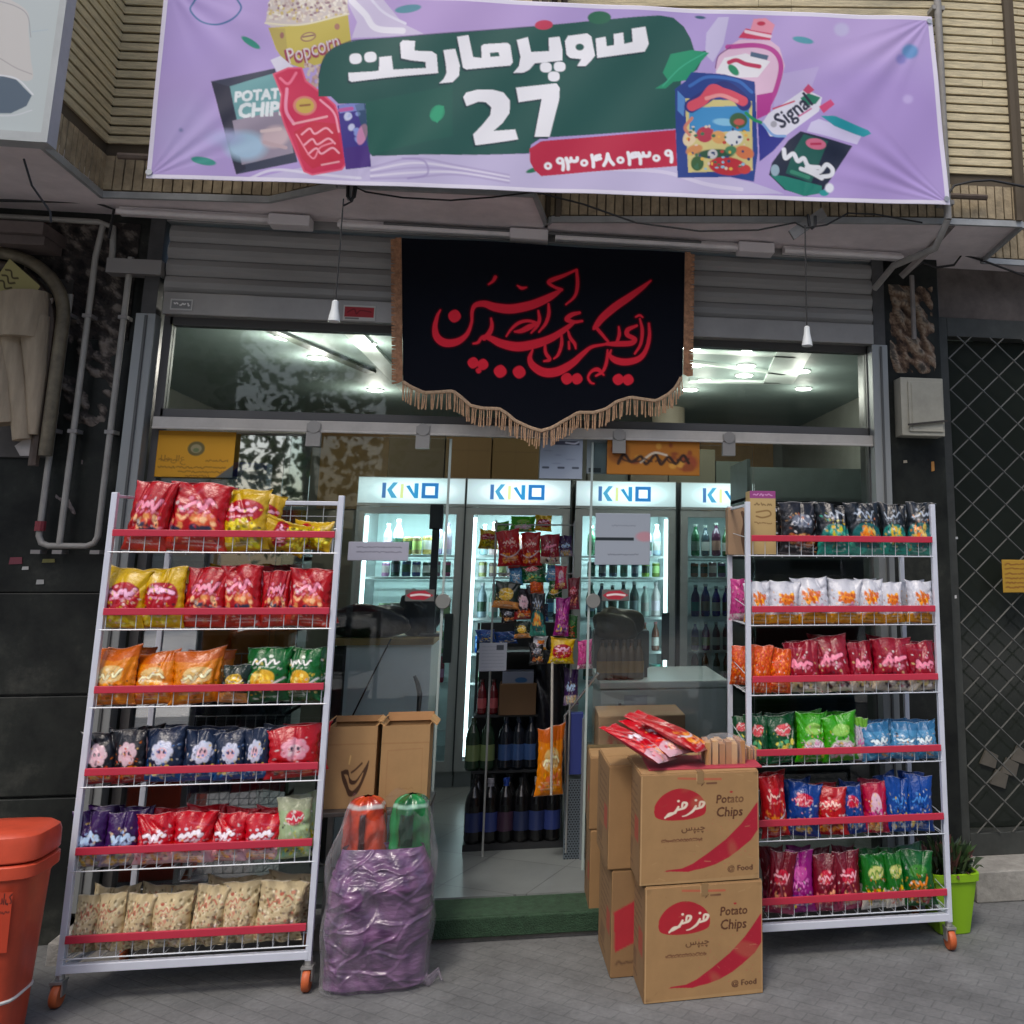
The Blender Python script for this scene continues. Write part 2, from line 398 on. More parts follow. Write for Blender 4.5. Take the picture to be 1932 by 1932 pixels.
# walls made of real courses
hb, sb_, jb = MB(), MB(), MB()
rng = random.Random(4)
for (x0, y0), (x1, y1) in zip(front[:-1], front[1:]):
    d = Vector((x1 - x0, y1 - y0, 0)); L_ = d.length; d.normalize(); nrm = Vector((d.y, -d.x, 0)); mid = Vector(((x0 + x1) / 2, (y0 + y1) / 2, 0))
    jb.obox(mid - nrm * .02 + Vector((0, 0, 3.9)), d * (L_ / 2 + .03), nrm * .012, Vector((0, 0, .895)))
    n_s = max(1, round(L_ / .041)); pw = L_ / n_s
    for k in range(n_s):
        c = Vector((x0, y0, 0)) + d * (pw * (k + .5)) + Vector((0, 0, 3.095)) - nrm * (.004 + rng.uniform(0, .003))
        sb_.obox(c, d * (pw / 2 - .003), nrm * .008, Vector((0, 0, .077 + rng.uniform(-.002, .002))))
    z = 3.245
    while z < 4.75:
        # each course is a run of long slips with thin butt joints
        x = rng.uniform(-1.5, 0)
        while x < L_:
            a = max(x, 0); b_ = min(x + 1.6, L_)
            if b_ - a > .01:
                c = Vector((x0, y0, 0)) + d * ((a + b_) / 2) + Vector((0, 0, z)) - nrm * (.004 + rng.uniform(0, .0025))
                hb.obox(c, d * ((b_ - a) / 2 - .0008), nrm * .008, Vector((0, 0, .0162 + rng.uniform(-.0006, .0006))))
            x += 1.6006
        z += .0435
hb.build('brick_wall', brick_h, bld); sb_.build('soldier_course', brick_s, bld); jb.build('wall_core', joint_m, bld)
# piers and shop interior shell
def granite():
    m = bpy.data.materials.new('black granite cladding'); m.use_nodes = True; n = m.node_tree.nodes; L = m.node_tree.links; b = n['Principled BSDF']
    tc = n.new('ShaderNodeTexCoord'); nz = n.new('ShaderNodeTexNoise'); nz.inputs['Scale'].default_value = 2.6; nz.inputs['Detail'].default_value = 11; nz.inputs['Roughness'].default_value = .72
    L.new(tc.outputs['Object'], nz.inputs[0]); r = n.new('ShaderNodeValToRGB'); L.new(nz.outputs[0], r.inputs[0])
    e = r.color_ramp.elements; e[0].position = .38; e[0].color = (.008, .009, .009, 1); e[1].position = .76; e[1].color = (.24, .24, .21, 1)
    k = e.new(.55); k.color = (.022, .025, .022, 1); k = e.new(.66); k.color = (.05, .052, .045, 1)
    L.new(r.outputs[0], b.inputs['Base Color']); b.inputs['Roughness'].default_value = .3; b.inputs['Specular IOR Level'].default_value = .3
    return m
gr = granite()
pr = MB(); pr.box((-5.0, .02, 0), (-1.745, .35, 3.0)).build('granite_pier', gr, bld)
# raised joints / slab lines on left pier
sl = MB()
for (a, b) in (((-2.9, .001, .55), (-1.76, .02, .93)), ((-2.9, .001, .94), (-1.76, .02, 1.34)), ((-2.9, .001, 1.345), (-1.76, .02, 2.42)), ((-2.9, -.004, .0), (-1.76, .02, .54))): sl.box(a, b)
sl.build('cladding_slab', gr, bld, bevel=.003)
MB().box((1.665, -.02, .0), (1.97, .35, 3.0)).build('granite_pier', gr, bld, bevel=.003)
MB().box((1.97, .10, 2.72), (5, .35, 3.0)).build('lintel', mat('dirty lintel', (.14, .12, .11), .9, var=.4), bld)
# bare crumbling patches of stone by the shutter, as one relief per patch
def relief(x0, x1, z0, z1, y, cols, amp, seed, parent, name='broken_render'):
    r = np.random.RandomState(seed); nu, nv = int((x1 - x0) / .006), int((z1 - z0) / .006)
    X, Z = np.meshgrid(np.linspace(x0, x1, nu), np.linspace(z1, z0, nv)); h = np.zeros_like(X); c_ = np.zeros_like(X)
    for k in range(34):
        f = r.uniform(8, 150); a = r.uniform(0, 6.3); w_ = np.sin((X * math.cos(a) + Z * math.sin(a)) * f + r.uniform(0, 6) + 2.5 * np.sin(X * r.uniform(5, 40) + Z * r.uniform(5, 40)))
        h += w_ / f ** .75; c_ += w_ * r.uniform(.2, 1) / f ** .4
    h = (h - h.mean()) / h.std(); c_ = (c_ - c_.mean()) / c_.std() + r.normal(size=X.shape) * .35
    e = np.minimum(np.minimum((X - x0), (x1 - X)), np.minimum(Z - z0, z1 - Z)); e = np.clip(e / .05, 0, 1)
    h = np.clip(np.floor(h * 2.2) / 2.2, -1.6, 1.8); C = np.empty(X.shape + (3,)); idx = np.clip((c_ * 1.3 + 2.5), 0, len(cols) - 1.001); k0 = idx.astype(int); t = (idx - k0)[..., None]; cc = s2l(cols); C = cc[k0] * (1 - t) + cc[k0 + 1] * t
    P = np.stack([X, y + .012 - (h * amp + amp * 1.6) * e, Z], -1)
    return grid_mesh(name, P, C, mat('broken render', vc=True, rough=.95, bump=.6, bscale=90), parent, True)
relief(1.70, 1.945, 2.40, 2.86, -.03, [(40, 34, 32), (70, 56, 48), (104, 82, 66), (138, 116, 96), (164, 150, 132), (90, 84, 78)], .012, 5, bld)
relief(-2.25, -1.80, 2.02, 2.96, .0, [(26, 25, 26), (44, 41, 40), (60, 54, 51), (50, 48, 47), (96, 88, 82), (130, 122, 114)], .009, 8, bld)
relief(-2.05, -1.86, 1.62, 2.02, .0, [(24, 26, 26), (34, 36, 36), (50, 48, 50), (84, 76, 78), (120, 112, 110)], .004, 11, bld)
wall_m = mat('interior wall', (.24, .25, .22), .8, var=.1)
sh = MB()
sh.box((-2.95, 4.3, FL), (2.95, 4.4, 3.2)); sh.box((-2.95, .36, FL), (-2.6, 4.3, 3.2)); sh.box((2.3, .36, FL), (2.95, 4.3, 3.2))
sh.build('interior_wall', wall_m, bld)
cl = MB(); cl.box((-2.6, .12, 2.66), (2.3, 4.3, 2.8)).build('ceiling', mat('ceiling', (.30, .38, .365), .6, var=.12, vscale=2), bld)
def cstrip(name, a, b, w_, m, z=2.652):
    p, q = at(*a, Zp=z), at(*b, Zp=z); d = Vector(q - p); L_ = d.length; d.normalize(); n_ = Vector((-d.y, d.x, 0)); MB().obox(Vector((p + q) / 2), d * L_ / 2, n_ * w_, Vector((0, 0, .008))).build(name, m, bld)
bm1 = mat('batten', (.7, .78, .75), .5); bm2 = mat('dark ceiling beam', (.05, .06, .05), .5)
cstrip('ceiling_batten', (640, 598), (772, 738), .05, bm1); cstrip('ceiling_beam', (478, 608), (700, 702), .035, bm2); cstrip('ceiling_batten', (1508, 645), (1468, 722), .10, bm1)
cstrip('ceiling_batten', (1300, 662), (1500, 672), .02, bm1); cstrip('ceiling_batten', (1296, 682), (1480, 705), .02, bm1); cstrip('ceiling_batten', (1300, 718), (1470, 722), .03, bm1)
# column inside
MB().tube([(1.02, 2.9, FL), (1.0, 2.9, 2.66)], .13, 20).build('column', mat('cream column', (.5, .44, .34), .6), bld, smooth=True)
# stone sill under the grille door at the right
si = MB(); si.box((1.98, -.12, 0), (5, .35, .13)).build('door_sill', mat('pale sill', (.33, .32, .29), .8, var=.35, vscale=10, bump=.4), bld, bevel=.006)

# downpipe at right of the banner
p0, p1 = at(1762, 0, Yp=-.6), at(1797, 470, Yp=-.6)
dp = empty('downpipe', (1.755, -.62, 3.0), 'grey metal downpipe running down the brick beside the right end of the banner', 'pipe')
q = MB().tube([(0, 0, -.02), (0, 0, 1.7)], .017, 10).build('pipe', mat('pipe grey', (.30, .29, .27), .6, var=.3), dp, smooth=True)
for z_ in (.05, 1.0): MB().box((-.03, -.01, z_), (.03, .05, z_ + .02)).build('bracket', MATS['pipe grey'], dp)
MB().tube([(0, 0, -.02), (-.02, .1, -.12), (-.12, .35, -.13), (-.16, .5, -.2)], .016, 10).build('elbow', MATS['pipe grey'], dp, smooth=True)

# ------------------------------------------------------------------ street trees across the road (seen only in the glass)
def leaf_mass():
    r = np.random.RandomState(3); n = 2700
    cen = np.array([[-5.6, -15, 3.4], [-4.6, -15, 4.6], [-3.4, -15, 3.2], [-5.0, -15, 2.6], [-3.6, -15, 5.2], [-4.2, -15, 6.4], [-6.2, -15, 5.4]])
    c = cen[r.randint(len(cen), size=n)] + r.normal(size=(n, 3)) * np.array([.5, .5, .55])
    s = (r.uniform(.03, .2, n) ** 1.3 * 1.3)[:, None]; a = r.normal(size=(n, 3)); a /= np.linalg.norm(a, axis=1)[:, None]; b = np.cross(a, r.normal(size=(n, 3))); b /= np.linalg.norm(b, axis=1)[:, None]
    V = np.stack([c - a * s, c + b * s * .6, c + a * s, c - b * s * .6], 1).reshape(-1, 3)
    me = bpy.data.meshes.new('foliage'); me.vertices.add(n * 4); me.vertices.foreach_set('co', V.astype(np.float32).ravel())
    me.loops.add(n * 4); me.loops.foreach_set('vertex_index', np.arange(n * 4, dtype=np.int32)); me.polygons.add(n); me.polygons.foreach_set('loop_start', np.arange(0, n * 4, 4, dtype=np.int32))
    me.update(calc_edges=True)
    o = link_mesh('foliage', me, mat('leaf', (.06, .09, .03), .6)); tag(o, 'leafy tree crowns across the street, seen as reflections in the glass', 'foliage', kind='stuff')
    for x0, x1, h, lb in ((-46, -8.6, 9.5, 'unseen building added to darken the glass reflections, across the street, left of the tree'), (-3.9, 40, 11, 'unseen building added to darken the glass reflections, across the street, right of the tree')):
        t = empty('opposite_building', ((x0 + x1) / 2, -20.5, 0), lb, 'building'); w2 = (x1 - x0) / 2  # unseen blocks added so the glass reflects dark around a sky gap
        MB().box((-w2, -3, 0), (w2, .5, h)).build('wall', mat('opposite render', (.26, .25, .21), .8, var=.2, vscale=.6), t)
        for k in range(int(w2 / 1.6)):
            for z in (1.2, 4.2, 7.2): MB().box((-w2 + 1 + k * 3.2, .49, z), (-w2 + 2.5 + k * 3.2, .54, z + 1.6)).build('window', mat('opposite window', (.03, .035, .04), .15), t)
    MB().tube([(-4.6, -15, 0), (-4.4, -15, 2.2), (-4.7, -15, 5)], [.2, .15, .08], 10).build('tree_trunk', mat('bark', (.1, .08, .06), .9), o)
leaf_mass()
# ------------------------------------------------------------------ roller shutter and aluminium shop front
alu = mat('brushed grey aluminium', (.30, .32, .32), .45, .35, var=.12, vscale=6, stretch=(1, 1, .2))
alu_d = mat('shutter grey', (.30, .295, .285), .5, .25, var=.18, vscale=4, stretch=(.3, 1, 3))
alu_w = mat('off white rail', (.52, .50, .46), .45, .1, var=.15)
rs = empty('roller_shutter', (-.03, 0, 2.53), 'rolled up grey roller shutter with its housing and side rails above the shop front', 'shutter')
def loc(dx): return dx
X0, X1 = -1.66 + .03, 1.62 + .03
b = MB()
zz = .0
for k in range(4):      # curved shutter slats, showing under the housing
    z0 = .105 + k * .078
    prof = [(-.015, z0), (-.028, z0 + .02), (-.03, z0 + .045), (-.02, z0 + .07), (-.012, z0 + .078)]
    vs = []; n = len(prof)
    for x in (X0 + .01, X1 - .01):
        for y, z in prof: vs.append((x, y - .03, z))
        vs.append((x, .01, z0 + .078)); vs.append((x, .01, z0))
    m_ = n + 2
    b.add(vs, [(i, (i + 1) % m_, (i + 1) % m_ + m_, i + m_) for i in range(m_)] + [tuple(range(m_))[::-1], tuple(range(m_, 2 * m_))])
b.build('slat_curtain', alu_d, rs)
MB().box((X0 + .02, -.075, .0), (X1 - .02, -.02, .10)).build('bottom_bar', mat('bottom bar grey', (.32, .31, .295), .45, .35, var=.15, vscale=5), rs, bevel=.004)
MB().box((X0 - .03, -.05, .43), (X1 + .03, .1, .475)).build('housing', alu_d, rs, bevel=.004)
for x in (-1.70 + .03, 1.635 + .03):
    MB().box((x - .045, -.07, -2.4), (x + .035, .0, -.0)).build('side_rail', alu, rs, bevel=.003)
    MB().box((x - .006, -.078, -2.39), (x + .004, -.072, -.01)).build('rail_groove', mat('groove', (.08, .085, .085), .5), rs)
    MB().box((x - .03, -.06, .0), (x + .03, .0, .46)).build('end_plate', mat('dark plate', (.06, .06, .06), .6, var=.4), rs)

sf_ = empty('storefront', (0, 0, FL), 'glazed aluminium shop front with transom window and sliding doors standing open', 'shopfront')
def SF(mb, name, m, **k): 
    mb.v = [(x, y, z - FL) for x, y, z in mb.v]
    return mb.build(name, m, sf_, **k)
SF(MB().box((-1.63, .0, 2.085), (1.60, .06, 2.125)).box((-1.63, .0, 2.50), (1.60, .05, 2.56)).box((-1.655, .0, FL), (-1.62, .05, 2.56)).box((1.585, .0, FL), (1.615, .05, 2.56)), 'frame', mat('dark frame', (.10, .10, .10), .5, .3))
SF(MB().box((-1.64, -.045, 2.035), (1.60, .0, 2.083)).box((-1.64, -.05, 2.03), (1.60, -.043, 2.04)), 'door_track', alu_w, bevel=.003)
gl = glass_mat('window glass', .0); gl3 = glass_mat('mirroring glass', .48)
gl2 = glass_mat('door glass', .0)
SF(MB().box((-1.62, .02, 2.125), (1.585, .028, 2.50)), 'transom_pane', gl)
SF(MB().box((-1.62, .03, .19), (-1.0, .038, 2.05)), 'fixed_pane', gl3)
SF(MB().box((1.02, .03, .19), (1.585, .038, 2.05)), 'fixed_pane', gl2)
edge = mat('glass edge', (.38, .46, .44), .3)
def door(x0, x1, y, edge_x, g_):
    d = SF(MB().box((x0, y, .185), (x1, y + .008, 2.02)), 'sliding_door', g_)
    MB().box((edge_x - .005, y - .003, .095), (edge_x + .005, y + .011, 1.93)).build('door_edge', edge, d)
    for hx in (x0 + .12, x1 - .12): 
        MB().box((hx - .03, y - .03, 1.88), (hx + .03, y - .001, 1.98)).tube([(hx, y - .034, 1.965), (hx, y - .012, 1.965)], .028, 14).build('hanger', mat('hanger metal', (.35, .34, .32), .4, .5), d, smooth=True)
    return d
dL = door(-1.10, -.395, -.02, -.395, gl2); dR = door(.243, 1.0, -.02, .243, gl2)
for d, hx, sx in ((dL, -.372 - .02, -1), (dR, .262, 1)):
    MB().lathe([(.001, 0), (.03, 0), (.033, .004), (.033, .014), (.001, .016)], (hx, -.038, 1.215), 20, 'y').build('round_lock', mat('lock metal', (.33, .34, .32), .35, .6), d, smooth=True)
    cv = Canvas(0, 0, 60, 24, 61, 25, (96, 98, 96)); cv.poly([(2, 12), (14, 4), (40, 2), (58, 12), (40, 21), (14, 20)], (176, 40, 60)); cv.stroke([(12, 12), (30, 10), (50, 12)], 4, (240, 225, 225))
    x_, z_ = hx + sx * .10, 1.245
    cvm = panel('pull_sticker', cv, x_ - .062, x_ + .062, z_ - .03, z_ + .02, -.0245, VCM, d, .001)
    # transparent corners are avoided: keep the sheet to the sticker outline
cd_ = None

# white numbered plate and red plate on the shutter bar
cv = Canvas(0, 0, 70, 36, 71, 37, (178, 178, 176)); cv.rect(4, 5, 66, 31, (120, 122, 122)); scribble(cv, 12, 60, 17, 9, (225, 225, 222), random.Random(4), 4, .9, 3)
p = at(342, 574, Yp=-.08); o = panel('number_plate', cv, p[0] - .045, p[0] + .045, p[2] - .026, p[2] + .024, -.0785, VCM, None, .003)
tag(o, 'small pale number plate at the left end of the shutter bar', 'plate')
cv = Canvas(0, 0, 120, 54, 121, 55, (190, 188, 182)); cv.rect(5, 6, 115, 42, (160, 44, 52)); cv.rect(8, 44, 60, 50, (120, 115, 110)); cv.stroke([(16, 26), (40, 14), (50, 30), (64, 18), (104, 22)], 5, (120, 26, 36))
p = at(679, 590, Yp=-.08); o = panel('red_plate', cv, p[0] - .072, p[0] + .066, p[2] - .036, p[2] + .034, -.0785, VCM, None, .003)
tag(o, 'small red and white advertising sticker on the shutter bar beside the left hanging bulb', 'sticker')

# ------------------------------------------------------------------ tube light battens above the shutter
tube_m = mat('light batten', (.80, .76, .75), .45, var=.12)
hold_m = mat('batten box', (.74, .70, .70), .5)
def batten(px0, py0, px1, py1, n, with_box):
    Yb = -.10
    a, c = at(px0, py0, Yp=Yb), at(px1, py1, Yp=Yb); zc = ZS - .032
    t = empty('light_batten', ((a[0] + c[0]) / 2, Yb, zc), f'unlit pale tube light under the soffit, {n}', 'tube light', 'tube light battens over the shutter')
    L_ = (c[0] - a[0]) / 2
    MB().tube([(-L_, -.02, 0), (L_, -.02, 0)], .014, 10).build('tube', tube_m, t, smooth=True)
    MB().box((-L_, -.005, -.006), (L_, .03, .028)).build('channel', tube_m, t)
    if with_box: MB().box((L_ - .005, -.055, -.028), (L_ + .17, .03, .022)).build('end_box', hold_m, t, bevel=.005)
batten(225, 398, 515, 408, 'the one at its left end', True)
batten(640, 412, 965, 425, 'the one left of the black cloth top', True)
batten(1048, 432, 1392, 452, 'the one over the cloth right half', True)
batten(1478, 462, 1700, 488, 'the one at its right end', False)

# ------------------------------------------------------------------ vinyl shop banner
def banner_art():
    cv = Canvas(268, -34, 1800, 396, 1180, 332, (178, 158, 214))
    A = lambda pts: [(x * .5, y * .5) for x, y in pts]
    B = lambda pts: [(966 + x * .5, y * .5) for x, y in pts]
    E = lambda pts: [(452.8 + x * .2865, y * .2865) for x, y in pts]
    Fz = lambda pts: [(1207.5 + x * .2865, y * .2865) for x, y in pts]
    ES = lambda pts: [(452.8 + p[0] * .2865, p[1] * .2865) + ((p[2] * .2865,) if len(p) > 2 else ()) for p in pts]
    FS = lambda pts: [(1207.5 + p[0] * .2865, p[1] * .2865) + ((p[2] * .2865,) if len(p) > 2 else ()) for p in pts]
    W = (242, 243, 248)
    r = random.Random(5)
    # soft tone changes of the printed background
    for x, y, rx, ry, c in ((330, 60, 90, 80, (170, 150, 212)), (350, 250, 60, 60, (184, 172, 222)), (780, 30, 260, 60, (188, 162, 214)), (1650, 250, 150, 120, (168, 144, 206)), (1600, 60, 160, 60, (192, 170, 220))):
        cv.ell(x, y, rx, ry, c, alpha=.7, soft=50)
    cv.stroke([(368, 2), (360, 20), (380, 42), (410, 48), (440, 38), (456, 18), (448, 0)], 3.5, (62, 108, 160))
    cv.stroke([(368, 2), (385, -12), (420, -16), (448, 0)], 3.5, (62, 108, 160))
    # milk splashes
    cv.poly(A([(1300, -10), (1420, -30), (1480, 40), (1520, 90), (1600, 130), (1330, 150), (1350, 90)]), (214, 208, 228), .75)
    cv.stroke(A([(1330, 10), (1380, 60), (1420, 110), (1520, 118)]), 12, (236, 234, 244)); cv.stroke(A([(1400, 0), (1450, 50), (1530, 90)]), 5, (226, 222, 240))
    cv.poly([(690, 293), (1010, 290), (1280, 310), (1420, 344), (1480, 366), (1000, 358), (690, 346), (460, 342), (560, 320)], (196, 188, 222))
    for dy in range(0, 40, 9):
        cv.stroke([(700, 316 + dy * .6), (780, 300 + dy), (860, 312 + dy * .5), (960, 330 + dy * .4)], 4, (226, 222, 238) if dy % 2 else (176, 164, 206), .8)
    cv.stroke([(470, 338), (520, 322), (600, 330), (680, 336)], 5, (226, 224, 240), .8)
    cv.stroke([(760, 300), (800, 305), (806, 330), (770, 338)], 4, (160, 146, 196), .7)
    cv.stroke([(1150, 318), (1250, 322), (1330, 345), (1400, 356)], 7, (220, 214, 236), .8)
    cv.poly(B([(735, 120), (780, 60), (820, 60), (800, 160), (760, 230), (730, 200)]), (206, 200, 230), .8)
    cv.poly(B([(1000, 280), (1160, 250), (1130, 330), (990, 400)]), (190, 176, 220), .8)
    # leaves
    for (x, y, l, a, c) in ((474, 82, 20, .55, (42, 142, 124)), (385, 305, 24, .2, (60, 150, 140)), (770, 17, 25, -.15, (88, 146, 164)), (1515, 76, 20, .2, (90, 160, 176)), (1322, 30, 10, .1, (50, 92, 118)), (1006, 320, 14, -.3, (30, 116, 84)), (1192, 236, 9, 0, (30, 130, 96))):
        cv.ell(x, y, l, l * .3, c, rot=a)
    for x, y, c, rr in ((1716, 98, (70, 150, 200), 15), (1700, 112, (130, 130, 200), 10), (1712, 188, (196, 180, 228), 9), (1588, 55, (196, 192, 226), 14), (342, 246, (70, 100, 150), 3)): cv.ell(x, y, rr, rr * .9, c, alpha=.8, soft=6)
    # popcorn box
    cv.poly(E([(170, 160), (215, -60), (300, -90), (700, -90), (720, 110), (440, 180), (210, 185)]), (205, 195, 190))
    for _ in range(420):
        x, y = r.uniform(190, 715), r.uniform(-100, 150)
        if y > 160 - abs(x - 450) * .12: continue
        c = r.choice([(226, 218, 204), (216, 204, 190), (196, 176, 170), (232, 226, 214), (206, 186, 120), (150, 120, 130)])
        cv.ell(*E([(x, y)])[0], r.uniform(2, 4.2), r.uniform(2, 3.6), c, soft=1.5)
    cv.poly(E([(190, 190), (440, 170), (715, 105), (738, 300), (580, 420), (420, 460), (300, 420), (240, 330)]), (196, 180, 84))
    cv.poly(E([(190, 190), (300, 195), (330, 450), (260, 360)]), (168, 150, 84), .6)
    cv.stroke(E([(170, 160), (420, 172), (720, 105)]), 3, (226, 220, 190)); cv.ell(*E([(455, 255)])[0], 15, 9, (150, 110, 90), -.2); cv.ell(*E([(455, 255)])[0], 12, 6.5, (206, 190, 110), -.2)
    cv.stroke(E([(420, 255), (490, 245)]), 3, (130, 90, 90)); cv.ell(*E([(645, 190)])[0], 5, 6, (170, 120, 100)); cv.ell(*E([(280, 240)])[0], 4, 6, (150, 100, 90))
    x, y = E([(330, 430)])[0]
    cv.text('Popcorn', x - 4, y + 3, 44, (150, 50, 84), rot=-.30, shear=.1, sx=.72, bold=3); cv.text('Popcorn', x, y, 42, (222, 214, 220), rot=-.30, shear=.1, sx=.72)
    for _ in range(60): cv.ell(*E([(r.uniform(430, 530), r.uniform(430, 620))])[0], 3, 3, r.choice([(206, 190, 180), (190, 160, 150), (170, 140, 150)]), soft=1.5)
    # chips packet
    cv.poly(A([(800, 312), (1040, 262), (1125, 615), (893, 660)]), (56, 62, 84)); cv.poly(A([(870, 330), (1040, 280), (1075, 420), (900, 470)]), (112, 166, 170))
    cv.poly(A([(800, 312), (868, 330), (930, 640), (893, 660)]), (44, 46, 66)); cv.poly(A([(880, 460), (1080, 420), (1110, 580), (915, 625)]), (150, 140, 158))
    cv.ell(*A([(930, 555)])[0], 38, 26, (166, 196, 220), soft=14); cv.ell(*A([(1040, 520)])[0], 26, 20, (200, 178, 184), -.3, soft=8); cv.ell(*A([(850, 525)])[0], 30, 14, (170, 176, 220), alpha=.7, soft=14)
    cv.stroke(A([(990, 500), (1060, 490)]), 6, (216, 196, 196)); cv.stroke(A([(1000, 540), (1080, 560)]), 7, (190, 166, 172))
    x, y = A([(888, 388)])[0]; cv.text('POTATO', x, y, 27, (228, 236, 238), rot=-.09, shear=.15, sx=.98, bold=2.4)
    x, y = A([(900, 446)])[0]; cv.text('CHIPS', x, y, 37, (228, 236, 238), rot=-.06, shear=.15, sx=.95, bold=3)
    # ketchup bottle
    cv.poly(A([(1022, 230), (1060, 215), (1115, 262), (1050, 280)]), (216, 214, 230))
    bott = A([(1035, 285), (1090, 262), (1140, 262), (1155, 310), (1215, 355), (1265, 400), (1290, 470), (1305, 620), (1290, 640), (1180, 662), (1150, 650), (1120, 580), (1075, 470), (1060, 420), (1065, 360)])
    cv.poly(bott, (206, 44, 86)); cv.stroke(bott + bott[:1], 3.4, (226, 90, 122), smooth=False)
    cv.poly(A([(1110, 500), (1180, 460), (1270, 470), (1295, 600), (1180, 640), (1140, 600)]), (196, 36, 62), .8)
    cv.stroke(A([(1085, 340), (1082, 420), (1110, 470)]), 6, (240, 150, 180)); cv.stroke(A([(1210, 380), (1262, 430), (1280, 500)]), 4, (244, 160, 184)); cv.stroke(A([(1060, 300), (1090, 320), (1120, 280)]), 5, (240, 120, 150))
    cv.ell(*A([(1152, 402)])[0], 22, 18, (216, 130, 120)); cv.ell(*A([(1152, 402)])[0], 17, 14, (206, 176, 84)); cv.stroke(A([(1135, 402), (1170, 398)]), 4, (150, 100, 60))
    cv.stroke(A([(1108, 470), (1235, 442)]), 4, (240, 170, 180), smooth=False)
    for i, (x, y) in enumerate(((1140, 500), (1150, 540), (1165, 575))): cv.stroke(A([(x, y + 10), (x + 30, y - 12), (x + 50, y + 8), (x + 90, y - 14), (x + 115, y + 4)]), 3.5, (244, 170, 186))
    cv.stroke(A([(1120, 510), (1180, 600), (1210, 560), (1260, 540)]), 3, (240, 140, 160)); cv.stroke(A([(1215, 625), (1280, 612)]), 3, (240, 170, 180))
    # small violet packet
    cv.poly(A([(1275, 402), (1380, 386), (1400, 630), (1305, 640)]), (62, 52, 138)); cv.poly(A([(1280, 402), (1375, 388), (1378, 420), (1284, 432)]), (126, 136, 204)); cv.stroke(A([(1285, 420), (1330, 415)]), 7, (190, 90, 160))
    for k in range(12): cv.ell(*A([(r.uniform(1305, 1355), r.uniform(430, 540))])[0], r.uniform(4, 7), r.uniform(3, 8), r.choice([(176, 188, 230), (140, 156, 220), (200, 206, 236)]), r.uniform(0, 3), soft=2)
    cv.ell(*A([(1368, 510)])[0], 9, 20, (206, 140, 180), .3); cv.poly(A([(1300, 560), (1395, 550), (1400, 628), (1306, 640)]), (72, 44, 128))
    # green panel
    g = E([(518, 640), (520, 520), (535, 440), (570, 375), (620, 330), (700, 295), (800, 270)]) + [(866, 62)] + B([(0, 108), (280, 75), (560, 55), (610, 62), (650, 95), (675, 140), (690, 190), (735, 188), (700, 260), (640, 300), (620, 480), (110, 520), (72, 545), (64, 578), (0, 580)]) + E([(1500, 1020), (870, 1030), (850, 1000), (830, 690), (650, 690), (600, 640)])
    cv.poly(g, (24, 84, 78)); cv.stroke(E([(520, 520), (570, 375), (700, 295), (900, 262), (1932, 175)]), 2.5, (26, 62, 78), .8)
    cv.poly(E([(760, 700), (1400, 560), (1400, 900), (860, 1020)]), (22, 96, 82), .5)
    cv.poly(B([(540, 330), (590, 300), (570, 270), (600, 200), (680, 185), (745, 195), (705, 240), (665, 300), (610, 305), (580, 330)]), (28, 148, 108)); cv.stroke(B([(570, 320), (640, 250), (730, 195)]), 2, (60, 176, 140))
    cv.ell(*E([(1300, 750)])[0], 13, 17, (34, 146, 108), .5); cv.poly(E([(1250, 770), (1290, 700), (1345, 700), (1330, 770), (1300, 815)]), (40, 160, 118))
    cv.ell(*B([(120, 92)])[0], 17, 9, (196, 56, 88), -.1); cv.ell(*B([(330, 62)])[0], 22, 12, (32, 104, 78))
    # lettering
    glyph = [E([(718, 490), (895, 480), (918, 474), (920, 385), (1000, 376), (1012, 468), (1225, 452), (1224, 412), (1130, 405), (1064, 392), (1055, 290), (1075, 270), (1155, 275), (1150, 340), (1265, 342), (1296, 362), (1305, 482), (740, 550), (720, 540)]),
             E([(1340, 332), (1418, 322), (1448, 430), (1442, 498), (1400, 540), (1310, 550), (1342, 518), (1360, 480), (1355, 420)]),
             E([(1430, 245), (1505, 232), (1535, 375), (1592, 383), (1588, 305), (1606, 292), (1762, 284), (1780, 300), (1797, 412), (1780, 434), (1490, 457), (1468, 445)]),
             E([(1820, 292), (1890, 272), (1915, 285), (1934, 400), (1926, 440), (1890, 478), (1805, 482), (1830, 455), (1845, 420)]) if False else B([(18, 152), (60, 140), (72, 196), (140, 190), (138, 140), (180, 134), (190, 180), (190, 224), (86, 238), (66, 262), (44, 274), (5, 276), (26, 250), (32, 215)]),
             B([(200, 150), (212, 130), (284, 120), (300, 132), (314, 205), (296, 228), (278, 245), (246, 245), (262, 218), (220, 214), (206, 202)]),
             B([(316, 140), (354, 134), (358, 170), (386, 166), (384, 125), (420, 120), (424, 162), (456, 155), (452, 106), (504, 98), (517, 162), (502, 190), (322, 214)])]
    for gp in glyph: cv.poly([(x - 2.5, y + 4) for x, y in gp], (16, 56, 64))
    two = E([(1470, 640), (1490, 610), (1560, 592), (1660, 590), (1735, 608), (1778, 660), (1775, 740), (1730, 805), (1670, 858), (1812, 848), (1832, 915), (1550, 955), (1535, 885), (1600, 815), (1648, 755), (1655, 705), (1618, 672), (1570, 670), (1492, 700)])
    sev = B([(15, 330), (168, 312), (180, 330), (178, 375), (142, 515), (85, 515), (112, 372), (25, 384)])
    for gp in (two, sev): cv.poly([(x - 3, y + 4) for x, y in gp], (16, 56, 64))
    for gp in glyph + [two, sev]: cv.poly(gp, W)
    cv.poly(E([(1645, 350), (1703, 345), (1710, 372), (1650, 377)]), (24, 84, 78)); cv.ell(*B([(256, 172)])[0], 8, 6.5, (24, 84, 78))
